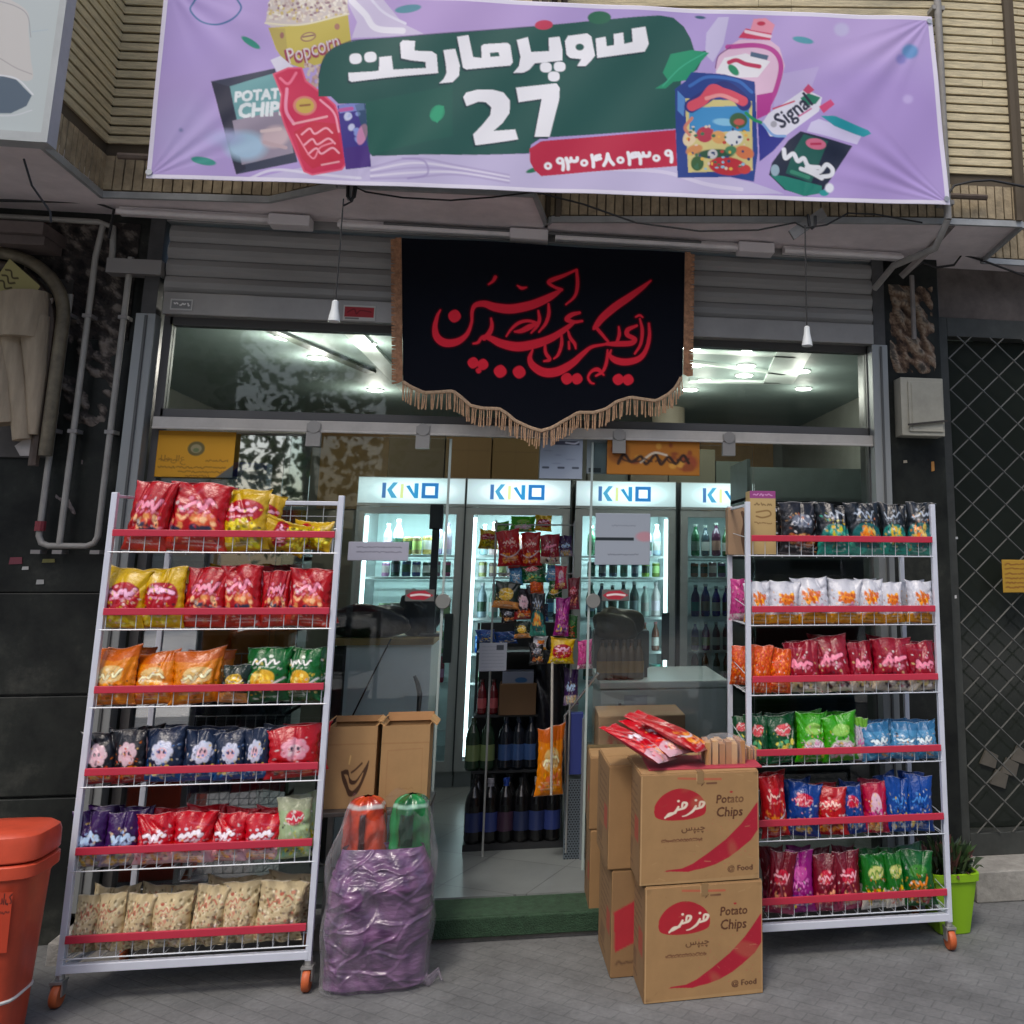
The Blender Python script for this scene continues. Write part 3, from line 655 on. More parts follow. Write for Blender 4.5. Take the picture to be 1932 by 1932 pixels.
    for x, y in ((128, 252), (180, 248), (158, 286)): cv.ell(*B([(x, y)])[0], 11, 9.5, W, pw=2.6)
    for x, y in ((765, 397), (862, 385)): cv.ell(*E([(x, y)])[0], 11.5, 10, W, -.1, pw=2.6)
    # phone number strip
    cv.poly(B([(85, 640), (68, 610), (66, 560), (110, 532), (620, 484), (625, 622), (110, 662)]), (190, 36, 70))
    def digit(d, u, v):      # u,v: middle of the figure, drawn as the bold rounded figures of the sign
        S_ = lambda pts, w_=6.4: cv.stroke([(u + a + b * .04, v + b - a * .05) for a, b in pts], w_, W)
        if d == 0: cv.ell(u, v + 3, 7.6, 7, W); cv.ell(u, v + 3, 2.6, 2.4, (190, 36, 70))
        if d == 9: cv.ell(u, v - 5, 7.8, 7, W); cv.ell(u, v - 5, 2.4, 2.2, (190, 36, 70)); S_([(5, -5), (6, 5), (5, 12)])
        if d == 3: S_([(-11, -8), (-8, 4), (-8, 12)]); S_([(-11, -8), (-7, -2), (-2, -3), (-2, -8)]); S_([(-2, -4), (3, -2), (9, -3), (10, -8)])
        if d == 4: S_([(-8, -10), (-6, 2), (-6, 12)]); S_([(7, -9), (-1, -7), (0, -2), (8, -3)]); S_([(-6, -3), (0, -1)])
        if d == 8: S_([(-1, -10), (-4, 2), (-9, 11)]); S_([(-1, -10), (3, 2), (9, 10)])
    x0_, y0_ = B([(136, 618)])[0]; x1_, y1_ = B([(592, 582)])[0]
    for k, d in enumerate((0, 9, 3, 0, 4, 8, 0, 4, 3, 0, 9)): digit(d, x0_ + (x1_ - x0_) * k / 10, y0_ + (y1_ - y0_) * k / 10)
    # detergent bottle
    body = Fz([(500, 440), (520, 360), (580, 300), (660, 250), (860, 260), (920, 310), (955, 430), (930, 540), (880, 640), (860, 740), (700, 800), (540, 640)])
    cv.poly(body, (224, 190, 214)); cv.stroke(Fz([(580, 300), (760, 290), (880, 330), (930, 430), (900, 580), (850, 690)]), 9, (186, 70, 150))
    cv.poly(Fz([(770, 620), (880, 600), (860, 740), (770, 780)]), (180, 60, 146)); cv.poly(Fz([(500, 470), (560, 370), (700, 340), (860, 400), (780, 500), (660, 500)]), (232, 230, 236))
    cv.poly(Fz([(735, 330), (850, 360), (840, 390), (730, 360)]), (80, 104, 130)); cv.stroke(Fz([(590, 400), (640, 385), (700, 410), (790, 430)]), 8, (190, 50, 90)); cv.ell(*Fz([(620, 450)])[0], 13, 7, (40, 140, 100), .8)
    cv.poly(Fz([(700, 180), (870, 215), (860, 260), (650, 240)]), (206, 60, 96)); cv.poly(Fz([(750, 120), (830, 115), (890, 160), (870, 215), (730, 190)]), (230, 150, 170)); cv.stroke(Fz([(700, 200), (860, 235)]), 6, (236, 210, 220)); cv.ell(*Fz([(800, 150)])[0], 8, 4, (196, 50, 80))
    cv.stroke(Fz([(500, 440), (520, 360), (600, 300)]), 2, (120, 60, 120))
    # blue snack packet (abstract pattern)
    P0 = Fz([(340, 470), (560, 480), (760, 530), (778, 1000), (752, 1195), (600, 1160), (250, 1165), (240, 900), (232, 580), (300, 530)])
    cv.poly(P0, (36, 66, 140)); cv.poly(Fz([(300, 640), (740, 660), (745, 1120), (320, 1130)]), (208, 196, 130)); cv.poly(Fz([(325, 700), (720, 690), (725, 860), (330, 870)]), (58, 140, 196))
    cv.poly(Fz([(250, 590), (300, 640), (290, 760), (250, 720)]), (86, 140, 204)); cv.stroke(Fz([(330, 560), (450, 500), (640, 520), (740, 600)]), 6, (58, 110, 186))
    cv.stroke(Fz([(340, 690), (420, 640), (480, 600), (560, 570), (640, 620), (690, 680)]), 26, (40, 50, 120)); cv.stroke(Fz([(345, 690), (420, 650), (480, 580), (540, 600), (600, 620), (680, 660)]), 19, (214, 80, 100)); cv.stroke(Fz([(440, 640), (540, 620), (640, 660)]), 7, (230, 150, 150))
    for x, y, rx, ry, c, a in ((430, 880, 16, 15, (176, 50, 76), 0), (520, 900, 14, 12, (214, 160, 96), .4), (620, 905, 17, 14, (216, 220, 220), 0), (560, 800, 22, 7, (130, 190, 220), .1), (650, 790, 17, 15, (56, 96, 60), 0), (655, 800, 10, 6, (190, 90, 80), 0), (330, 900, 12, 16, (226, 206, 170), .4), (360, 980, 16, 9, (206, 140, 86), -.3), (690, 1000, 18, 12, (210, 120, 76), .3), (500, 1010, 34, 9, (40, 84, 60), 0), (380, 1070, 12, 14, (56, 96, 56), 0), (580, 1090, 36, 17, (186, 44, 56), .1), (690, 1110, 12, 9, (196, 60, 60), 0), (600, 985, 11, 8, (70, 130, 90), 0), (480, 1010, 9, 9, (200, 200, 200), 0)):
        cv.ell(*Fz([(x, y)])[0], rx, ry, c, a, soft=2)
    cv.stroke(Fz([(700, 740), (750, 780), (800, 800)]), 6, (34, 146, 90)); cv.stroke(Fz([(345, 770), (300, 830), (330, 880)]), 6, (206, 130, 110))
    for _ in range(60): cv.ell(*Fz([(r.uniform(320, 720), r.uniform(820, 1110))])[0], r.uniform(1.5, 4), r.uniform(1.5, 3.5), r.choice([(220, 200, 180), (60, 110, 80), (190, 70, 60), (230, 180, 80), (50, 70, 110), (140, 190, 210)]), soft=1)
    # toothpaste tube
    cv.poly(Fz([(780, 800), (960, 900), (880, 990), (790, 1060)]), (44, 50, 140))
    cv.poly(Fz([(810, 800), (850, 740), (1090, 580), (1200, 640), (1180, 730), (960, 890), (860, 890)]), (222, 222, 236)); cv.stroke(Fz([(815, 810), (880, 880), (960, 890)]), 5, (130, 170, 220))
    cv.poly(Fz([(1075, 590), (1110, 550), (1150, 590), (1110, 620)]), (196, 70, 110)); cv.poly(Fz([(1180, 700), (1255, 655), (1280, 690), (1210, 745)]), (206, 70, 120)); cv.poly(Fz([(1060, 640), (1110, 610), (1190, 640), (1160, 680), (1090, 690)]), (34, 122, 98))
    x, y = Fz([(935, 840)])[0]; cv.text('Signal', x, y, 42, (40, 44, 66), rot=-.66, sx=.82, bold=1.4)
    cv.stroke(Fz([(880, 710), (1020, 660)]), 3, (200, 60, 90)); cv.stroke(Fz([(1050, 760), (1130, 710)]), 3, (200, 100, 150)); cv.ell(*Fz([(885, 810)])[0], 6, 6, (170, 170, 180))
    # dairy tub
    cv.poly(Fz([(1060, 860), (1400, 960), (1210, 1250), (1100, 1290), (950, 1250), (850, 1150), (870, 1070), (980, 920)]), (30, 40, 62)); cv.poly(Fz([(1080, 880), (1240, 930), (1130, 1200), (960, 1140), (1010, 1000)]), (28, 92, 84))
    cv.poly(Fz([(860, 1150), (950, 1160), (1200, 1220), (1200, 1270), (1080, 1290), (960, 1250)]), (32, 128, 112)); cv.ell(*Fz([(890, 1120)])[0], 8, 11, (150, 176, 190))
    cv.poly(Fz([(1130, 800), (1180, 780), (1460, 890), (1430, 950), (1100, 860)]), (206, 200, 232)); cv.poly(Fz([(1190, 760), (1280, 765), (1500, 860), (1520, 885), (1470, 905), (1280, 830)]), (36, 150, 164))
    cv.ell(*Fz([(1160, 945)])[0], 19, 10, (210, 110, 140), .2); cv.stroke(Fz([(1130, 945), (1190, 945)]), 4, (180, 40, 80))
    for seg in ([(950, 980), (960, 1040), (1010, 1010), (1040, 1060), (1080, 1040), (1110, 1090), (1180, 1100)], [(1100, 1100), (1180, 1130), (1230, 1080), (1270, 1110), (1260, 1150), (1200, 1160)], [(1060, 1110), (1120, 1130), (1200, 1170)]): cv.stroke(Fz(seg), 8, (226, 230, 236))
    cv.stroke(Fz([(1000, 1130), (1110, 1165)]), 7, (66, 150, 120), .8); cv.ell(*Fz([(1215, 1268)])[0], 9, 6, (40, 150, 150))
    cv.ell(*Fz([(1250, 1235)])[0], 8, 9, (226, 230, 240), soft=3)
    return cv
def make_banner():
    cv = banner_art(); nx, ny = cv.nx, cv.ny
    # corners of the sheet in the picture, then unprojected on to its own plane
    TL, TR, BR, BL = np.array([313., -28]), np.array([1757., 33]), np.array([1791., 388]), np.array([275., 336])
    u, v = np.meshgrid(np.linspace(0, 1, 1150), np.linspace(0, 1, 300))
    px = (TL[0] * (1 - u) + TR[0] * u) * (1 - v) + (BL[0] * (1 - u) + BR[0] * u) * v
    py = (TL[1] * (1 - u) + TR[1] * u) * (1 - v) + (BL[1] * (1 - u) + BR[1] * u) * v
    fx = (px - cv.x[0]) / cv.dx; fy = (py - cv.y[0]) / cv.dy
    ix = np.clip(fx.astype(int), 0, nx - 2); iy = np.clip(fy.astype(int), 0, ny - 2); ax = (fx - ix)[..., None]; ay = (fy - iy)[..., None]
    C = cv.a[iy, ix] * (1 - ax) * (1 - ay) + cv.a[iy, ix + 1] * ax * (1 - ay) + cv.a[iy + 1, ix] * (1 - ax) * ay + cv.a[iy + 1, ix + 1] * ax * ay
    e = np.minimum(np.minimum(u * 1440, (1 - u) * 1440), np.minimum(v * 365, (1 - v) * 365))
    C = np.where((e < 8)[..., None], s2l((226, 222, 238)), C)
    P = at_arr(px, py, -.66)
    x = P[..., 0]; z = P[..., 2]; d = np.zeros_like(x)
    # tension folds running out of the corners and ties
    for (cx_, cz, th0, th1, n_, amp, rng_) in ((x[0, -1], z[0, -1], 200, 250, 3, .006, .6), (x[-1, -1], z[-1, -1], 130, 172, 3, .006, .7), (x[-1, 0], z[-1, 0], 20, 70, 3, .006, .5), (x[0, 0], z[0, 0], 290, 345, 2, .005, .5), (x[-1, 300], z[-1, 300], 40, 140, 3, .004, .4), (x[-1, 940], z[-1, 940], 40, 140, 3, .004, .4)):
        rr = np.hypot(x - cx_, z - cz); th = np.degrees(np.arctan2(z - cz, x - cx_)) % 360; t = (th - th0) / (th1 - th0)
        win = np.clip(1 - np.abs(2 * t - 1), 0, 1) ** .5 * np.exp(-rr / rng_ * 1.4) * np.clip(rr / .08, 0, 1); d += amp * win * np.sin(t * n_ * 2 * np.pi) * np.clip(rr * 3, .2, 1)
    d += .012 * np.sin(x * 2.1 + .5) * np.sin((z - z.min()) * 2.2 + .4) + .003 * np.sin(x * 9 + z * 7) + .002 * np.sin(x * 17 - z * 12)
    P[..., 1] += d
    root = empty('shop_banner', (0.1, -.66, 3.3), 'lilac vinyl supermarket banner with green panel, white lettering, 27 and grocery pictures', 'banner')
    P = P - np.array([.1, -.66, 3.3])
    sheet('vinyl_sheet', P, C, mat('banner vinyl', vc=True, rough=.45, spec=.3), root, .003)
    ey = MB()
    for uu in (0.004, .996):
        for vv in (.03, .97):
            p = P[int(vv * 299), int(uu * 1149)]; ey.lathe([(.004, -.006), (.012, -.006), (.012, -.002), (.004, -.002)], (p[0], p[1], p[2]), 12, 'y')
    ey.build('eyelet', mat('eyelet', (.5, .5, .48), .3, .8), root)
    # steel tube the sheet is tied to
    MB().tube([(-1.75, .05, -.28), (1.85, .05, -.2)], .014, 8).tube([(-1.75, .05, .8), (1.85, .05, .93)], .014, 8).build('support_tube', mat('rusty tube', (.12, .09, .07), .8, var=.4), root, smooth=True)
make_banner()

# brackets, cables and the two hanging bulbs under the banner
cable = mat('black cable', (.015, .015, .015), .6)
def bulb(pxr, pyt, pxb, pyb, n):
    Yb = -.62; top = at(pxr, pyt, Yp=Yb); bot = at(pxb, pyb, Yp=Yb)
    t = empty('hanging_bulb', tuple(bot), f'unlit white bulb holder hanging on a black wire {n}', 'bulb', 'bulbs hanging over the entrance')
    h = top[2] - bot[2]
    MB().tube([(top[0] - bot[0], 0, h), ((top[0] - bot[0]) * .5, .004, h * .5), (0, 0, .08)], .003, 6).build('wire', cable, t, smooth=True)
    MB().lathe([(.005, .085), (.012, .08), (.014, .05), (.02, .02), (.023, 0), (.02, -.003), (.001, -.003)], (0, 0, 0), 16).build('lamp_holder', mat('lamp white', (.72, .76, .76), .35), t, smooth=True)
bulb(648, 375, 630, 606, 'left of the black cloth'); bulb(1519, 425, 1523, 652, 'right of the black cloth')
def sag(a, b, s, n=14):
    a, b = Vector(a), Vector(b); return [a.lerp(b, i / n) - Vector((0, 0, s * 4 * (i / n) * (1 - i / n))) for i in range(n + 1)]
def wire(name, pts, label, r=.004):
    c = Vector(pts[0]); o = MB().tube([Vector(p) - c for p in pts], r, 6).build(name, cable, None, smooth=True); o.location = c; return tag(o, label, 'cable')
w1 = [at(*p, Yp=-.60) for p in ((648, 388), (664, 380), (668, 352), (690, 362), (760, 373), (850, 378), (930, 372), (1010, 362))]
wire('loose_cable', w1, 'black cable sagging below the banner from the left bracket')
w2 = [at(*p, Yp=-.60) for p in ((1010, 362), (1100, 385), (1200, 420), (1320, 436), (1430, 434), (1500, 420), (1519, 430), (1560, 424), (1600, 402), (1650, 404), (1740, 420))]
wire('loose_cable', w2, 'long black cable looping across the soffit to the right bracket')
w3 = [at(*p, Yp=-.76) for p in ((45, 300), (60, 350), (95, 400), (96, 420))] + [at(102, 700, Yp=-.05)]
wire('loose_cable', w3[:4], 'thin black wire dangling under the billboard at the far left')
w4 = [at(*p, Yp=-.66) for p in ((1785, 372), (1800, 350), (1835, 342), (1870, 340), (1932, 352), (1990, 360))]
wire('loose_cable', w4, 'dusty black cable along the brick ledge right of the banner', .006)
w5 = [at(*p, Yp=-.1) for p in ((1700, 520), (1740, 495), (1765, 505), (1800, 500), (1815, 480), (1850, 490), (1932, 520), (1990, 540))]
wire('loose_cable', w5, 'tangled black cable under the right corner of the soffit', .006)
w6 = [at(*p, Yp=-.1) for p in ((-20, 378), (100, 380), (180, 382), (215, 395), (205, 450))]
wire('loose_cable', w6, 'black cable along the soffit joint at the far left', .006)
for (px, py, n) in ((664, 360, 'left'), (1530, 415, 'right')):
    c = at(px, py, Yp=-.58); t = empty('steel_bracket', tuple(c), f'bent steel strap holding the bottom of the banner, the {n} one', 'bracket', 'straps under the banner')
    if n == 'left': MB().obox((0, .0, 0), (.012, 0, .0), (0, .008, 0), (.004, 0, .04)).build('strap', mat('steel strap', (.36, .35, .34), .5, .5, var=.3), t)
    else: MB().obox((0, .05, 0), (.07, -.02, .05), (0, .008, 0), (-.012, 0, .02)).build('strap', mat('steel strap'), t)
    MB().tube([(-.015, -.01, .02), (-.012, -.015, -.03), (.0, -.015, -.045), (.014, -.015, -.03), (.016, -.01, .015)], .007, 6).build('cable_tie', cable, t, smooth=True)
# bracket arm of the canopy at the right end
aa = empty('bracket_arm', tuple(at(1770, 460, Yp=-.2)), 'rusty grey steel arm bracing the soffit above the right pier', 'bracket')
a0 = np.array(aa.location)
pts = [at(1795, 425, Yp=-.5) - a0, at(1755, 470, Yp=-.2) - a0, at(1700, 522, Yp=-.1) - a0]
MB().tube(pts, .018, 6).build('arm', mat('arm paint', (.26, .235, .22), .7, var=.3), aa)
pts = [at(1720, 520, Yp=-.06) - a0, at(1725, 640, Yp=-.06) - a0]
MB().tube(pts, .012, 6).build('stay', MATS['arm paint'], aa)

# ------------------------------------------------------------------ black mourning cloth
def make_flag():
    def q(x, y): return ((x / 1.38 + 1300) / 1.9876, (y / 1.38 + 850) / 1.9876)
    cv = Canvas(745, 430, 1310, 850, 700, 520, (12, 16, 26))
    RED = (240, 48, 66)
    S = []
    S.append([(1110, 328, 10), (1075, 350, 26), (1030, 375, 36), (950, 408, 42), (850, 428, 44), (770, 420, 40), (715, 402, 30), (668, 408, 22), (650, 440, 15), (646, 500, 12), (620, 560, 20), (570, 595, 32), (510, 600, 38), (468, 572, 34), (456, 520, 24), (468, 462, 14), (484, 430, 6)])
    S.append([(1190, 222, 8), (1130, 250, 14), (1065, 275, 20), (1045, 290, 14), (1075, 312, 12), (1112, 326, 14)])
    S.append([(1190, 225, 12), (1195, 300, 15), (1180, 360, 12), (1135, 402, 6)])
    S.append([(770, 265, 16), (758, 285, 12), (735, 302, 6)]); S.append([(885, 308, 6), (905, 320, 14), (930, 316, 6)])
    S.append([(1205, 445, 12), (1165, 455, 20), (1140, 478, 22), (1175, 492, 16), (1218, 488, 10)])
    S.append([(1175, 495, 14), (1130, 530, 24), (1060, 575, 34), (970, 608, 42), (880, 622, 44), (800, 606, 38), (745, 580, 26), (705, 572, 14), (680, 600, 12), (655, 606, 6)])
    S.append([(748, 478, 8), (752, 515, 16), (740, 550, 22), (712, 580, 20)])
    S.append([(1045, 400, 9), (1046, 450, 15), (1030, 500, 14), (995, 545, 6)]); S.append([(992, 436, 8), (998, 480, 15), (985, 515, 13), (955, 550, 6)])
    S.append([(988, 500, 12), (940, 488, 12), (890, 500, 14), (850, 535, 10), (826, 570, 5)]); S.append([(870, 545, 8), (905, 540, 20), (945, 520, 26), (975, 505, 14)])
    S.append([(1112, 560, 9), (1112, 610, 14), (1095, 660, 12), (1072, 682, 5)]); S.append([(1026, 600, 9), (1030, 650, 14), (1050, 685, 16), (1022, 695, 8)])
    S.append([(1146, 540, 8), (1158, 575, 14), (1180, 605, 14), (1186, 630, 6)]); S.append([(1150, 595, 8), (1152, 630, 10)])
    S.append([(1572, 284, 6), (1530, 318, 20), (1460, 368, 32), (1390, 415, 36), (1325, 470, 34), (1290, 515, 24), (1278, 530, 8)])
    S.append([(1290, 520, 14), (1310, 545, 14), (1335, 575, 12), (1350, 605, 10), (1270, 622, 14), (1225, 655, 22), (1165, 708, 34), (1090, 748, 42), (1020, 752, 42), (965, 720, 34), (948, 680, 20), (962, 638, 7)])
    S.append([(1500, 515, 10), (1455, 535, 20), (1452, 562, 20), (1490, 585, 20), (1470, 605, 24), (1400, 608, 24), (1345, 608, 14)]); S.append([(1408, 520, 7), (1410, 560, 14), (1398, 600, 12)])
    S.append([(1562, 505, 8), (1565, 570, 15), (1548, 640, 18), (1512, 685, 26), (1450, 702, 32), (1395, 694, 30), (1362, 668, 16), (1368, 640, 6)])
    S.append([(1516, 480, 7), (1528, 540, 14), (1520, 610, 12), (1490, 660, 8)]); S.append([(1350, 640, 7), (1345, 700, 14), (1325, 750, 12), (1290, 772, 8)])
    S.append([(1330, 768, 7), (1300, 740, 18), (1268, 748, 12), (1250, 778, 9), (1262, 805, 9), (1280, 812, 5)]); S.append([(1495, 470, 7), (1515, 462, 10), (1530, 472, 6)])
    for k in S: cv.stroke([(*q(x, y), (wd + 20) / 2.743) for x, y, wd in k], 1, (60, 8, 22))
    dots = [(558, 462, 30), (655, 705, 26), (705, 714, 26), (795, 750, 30), (893, 753, 30), (1140, 785, 27), (1192, 786, 26), (1405, 792, 26), (1455, 794, 26), (683, 745, 12)]
    for x, y, r_ in dots: cv.ell(*q(x, y), (r_ + 8) / 2.743, (r_ + 8) / 2.743, (60, 8, 22), pw=1.6)
    for k in S: cv.stroke([(*q(x, y), wd * 1.02 / 2.743 + 1.1) for x, y, wd in k], 1, RED)
    for x, y, r_ in dots: cv.ell(*q(x, y), r_ / 2.743 + 1.2, r_ / 2.743 + 1.2, RED, .2, pw=1.7)
    prof = [(290, 800), (330, 826), (400, 858), (470, 856), (550, 850), (590, 880), (640, 925), (700, 940), (790, 944), (830, 968), (870, 1004), (950, 1040), (1005, 1056), (1060, 1040), (1130, 1000), (1200, 960), (1280, 962), (1340, 945), (1400, 905), (1470, 885), (1540, 897), (1600, 905), (1660, 872), (1700, 835), (1735, 770)]
    pr_ = np.array([q(*p) for p in prof]); Yf = -.13
    nu, nv = 520, 380
    u = np.linspace(0, 1, nu); v = np.linspace(0, 1, nv)[:, None]
    xb = np.interp(u, np.linspace(0, 1, 100), np.linspace(pr_[0, 0], pr_[-1, 0], 100)); yb = np.interp(xb, pr_[:, 0], pr_[:, 1])
    xt = 757 + u * (1291 - 757); ytp = 447 + u * (478 - 447)
    px = xt * (1 - v) + xb * v; py = ytp * (1 - v) + yb * v
    fx = (px - cv.x[0]) / cv.dx; fy = (py - cv.y[0]) / cv.dy; ix = np.clip(fx.astype(int), 0, cv.nx - 2); iy = np.clip(fy.astype(int), 0, cv.ny - 2)
    ax = (fx - ix)[..., None]; ay = (fy - iy)[..., None]
    C = cv.a[iy, ix] * (1 - ax) * (1 - ay) + cv.a[iy, ix + 1] * ax * (1 - ay) + cv.a[iy + 1, ix] * (1 - ax) * ay + cv.a[iy + 1, ix + 1] * ax * ay
    P = at_arr(px, py, Yf); x, z = P[..., 0], P[..., 2]
    fold = lambda x, z: .011 * np.sin(x * 7 + .4) + .004 * np.sin(x * 15 + z * 3) * np.clip((3 - z), 0, 1) + .01 * np.sin(x * 3.1 + z * 1.4)
    P[..., 1] += fold(x, z)
    t = empty('black_cloth', (0, Yf, 2.98), 'black pennant cloth with red calligraphy and gold fringe over the doorway', 'cloth')
    O = np.array([0, Yf, 2.98])
    sheet('cloth', P - O, C, mat('black velvet', vc=True, rough=.9, spec=.15, bump=.2, bscale=300), t, .003)
    gold = mat('gold fringe', (.50, .30, .17), .75, var=.45, vscale=60)
    # fringe cords along the scalloped edge
    fr = MB(); E_ = P[-1] - O; rr = random.Random(2)
    s = 0; seg = np.hypot(np.diff(E_[:, 0]), np.diff(E_[:, 2])); cs = np.concatenate([[0], np.cumsum(seg)]); n = int(cs[-1] / .0085)
    for i in range(n):
        k = np.interp(i / n * cs[-1], cs, np.arange(nu)); k0 = int(k); p = E_[k0]
        if i % 4 == 3: continue
        l = rr.uniform(.07, .085); dx = rr.uniform(-.006, .006)
        fr.tube([(p[0], p[1] - .004, p[2] + .003), (p[0] + dx * .4, p[1] - .007, p[2] - l * .5), (p[0] + dx, p[1] - .003, p[2] - l)], [.0028, .0034, .0042], 4)
    fr.build('fringe', gold, t)
    br = MB(); br.tube([tuple(p + np.array([0, -.005, -.001])) for p in E_[::6]], .008, 6)
    br.build('braid', mat('gold braid', (.55, .38, .24), .7, var=.3, vscale=80), t)
    for c, xx in ((0, -1), (-1, 1)):
        col_ = P[:, c] - O; sb = MB(); sb.tube([tuple(p + np.array([xx * .022, -.004, .0])) for p in col_[::8]], .006, 6)
        for i in range(0, nv, 5):
            p = col_[i]; sb.tube([(p[0] + xx * .002, p[1] - .004, p[2]), (p[0] + xx * .024, p[1] - .008, p[2] - .012), (p[0] + xx * .046, p[1] - .003, p[2] - .004 - rr.uniform(0, .012))], .0055, 4)
        sb.build('side_fringe', mat('copper fringe', (.42, .21, .11), .75, var=.5, vscale=50), t)
    MB().tube([(-.73, 0, .0), (.73, 0, .0)], .008, 8).build('hanging_rod', mat('rod', (.1, .1, .1), .5), t)
make_flag()
# ------------------------------------------------------------------ display racks
white_st = mat('white powder coat', (.70, .74, .84), .4, .1, var=.06)
wire_m = mat('zinc wire', (.60, .64, .68), .4, .2)
red_m = mat('red price rail', (.55, .035, .07), .35, var=.06)
YR = -.56; RD = .36
ZBAR = [1.577, 1.296, 1.026, .750, .492, .213]
ZLOW = [1.508, 1.232, .964, .698, .425, .150]
def make_rack(RX=.40):
    t = empty('display_rack', (-1.14, YR, 0))
    W2 = .40
    for x_, y in ((-W2, 0), (W2, 0), (-RX, RD), (RX, RD)):
        for x in (x_,):
            MB().box((x - .0105, y - .0105, .10), (x + .0105, y + .0105, 1.725)).build('post', white_st, t, bevel=.002)
            c = empty('caster'); c.parent = t; c.location = (x, y + .005, 0)
            MB().tube([(0, 0, .11), (0, 0, .085)], .014, 12).box((-.02, -.026, .076), (.02, .02, .084)).box((-.019, -.018, .035), (-.014, .014, .08)).box((.014, -.018, .035), (.019, .014, .08)).build('fork', mat('zinc fork', (.5, .5, .48), .35, .7), c)
            MB().lathe([(.004, -.013), (.034, -.013), (.038, -.008), (.038, .008), (.034, .013), (.004, .013)], (0, -.006, .038), 22, 'x').build('wheel', mat('orange wheel', (.55, .12, .035), .5), c, smooth=True)
    f = MB(); f.box((-W2, -.012, .105), (W2, .012, .132)); f.box((-RX, RD - .012, .105), (RX, RD + .012, .132))
    f.tube([(-W2 + .004, 0, .118), (-RX, RD, .118)], .012, 4).tube([(W2 - .004, 0, .118), (RX, RD, .118)], .012, 4); f.build('bottom_frame', white_st, t, bevel=.002)
    f = MB(); f.box((-W2, -.009, 1.712), (W2, .009, 1.726)) if False else None
    f.box((-RX, RD - .009, 1.705), (RX, RD + .009, 1.722)); f.tube([(-W2, 0, 1.712), (-RX, RD, 1.712)], .008, 4).tube([(W2, 0, 1.712), (RX, RD, 1.712)], .008, 4)
    f.build('top_rail', white_st, t, bevel=.002)
    for i, (zb, zl) in enumerate(zip(ZBAR, ZLOW)):
        MB().box((-W2 + .012, -.022, zb - .012), (W2 - .012, -.013, zb + .013)).build('red_rail', red_m, t, bevel=.002)
        wv = MB(); r_ = .0017
        for k in range(16):
            x = -W2 + .02 + k * (2 * W2 - .04) / 15; xr_ = x * RX / W2
            wv.tube([(x, -.010, zb), (x, -.008, zl), (xr_, RD - .01, zl - .0), (xr_, RD - .01, zl + .10)], r_, 4, cap=False)
        for y in (-.009, .11, .23, RD - .01): wq = W2 + (RX - W2) * max(0, y) / RD; wv.tube([(-wq, y, zl), (wq, y, zl)], .0026 if y < .0 else r_, 5)
        wv.tube([(-RX, RD - .01, zl + .10), (RX, RD - .01, zl + .10)], .0022, 5)
        for x, x2 in ((-W2 + .008, -RX + .008), (W2 - .008, RX - .008)): wv.tube([(x, 0, zl), (x2, RD, zl)], .003, 5).tube([(x, 0, zb), (x2, RD, zl + .1)], .002, 5)
        wv.build('wire_shelf', wire_m, t, smooth=True)
    bw = MB()
    for k in range(9):
        x = (-W2 + .08 + k * .08) * RX / W2; bw.tube([(x, RD, 1.50), (x, RD, 1.715)], .0015, 4)
    for z in (1.56, 1.61, 1.66): bw.tube([(-RX, RD, z), (RX, RD, z)], .0015, 4)
    bw.build('back_mesh', wire_m, t, smooth=True)
    return t
rackL = make_rack(.325); tag(rackL, 'white wheeled snack rack with six red rails left of the doorway, beside the orange bin', 'display rack', 'snack racks flanking the doorway')
rackR = make_rack(.40); rackR.location.x += 2.39; tag(rackR, None, 'display rack', 'snack racks flanking the doorway'); rackR['label'] = 'white wheeled snack rack with six red rails right of the doorway, behind the printed cartons'

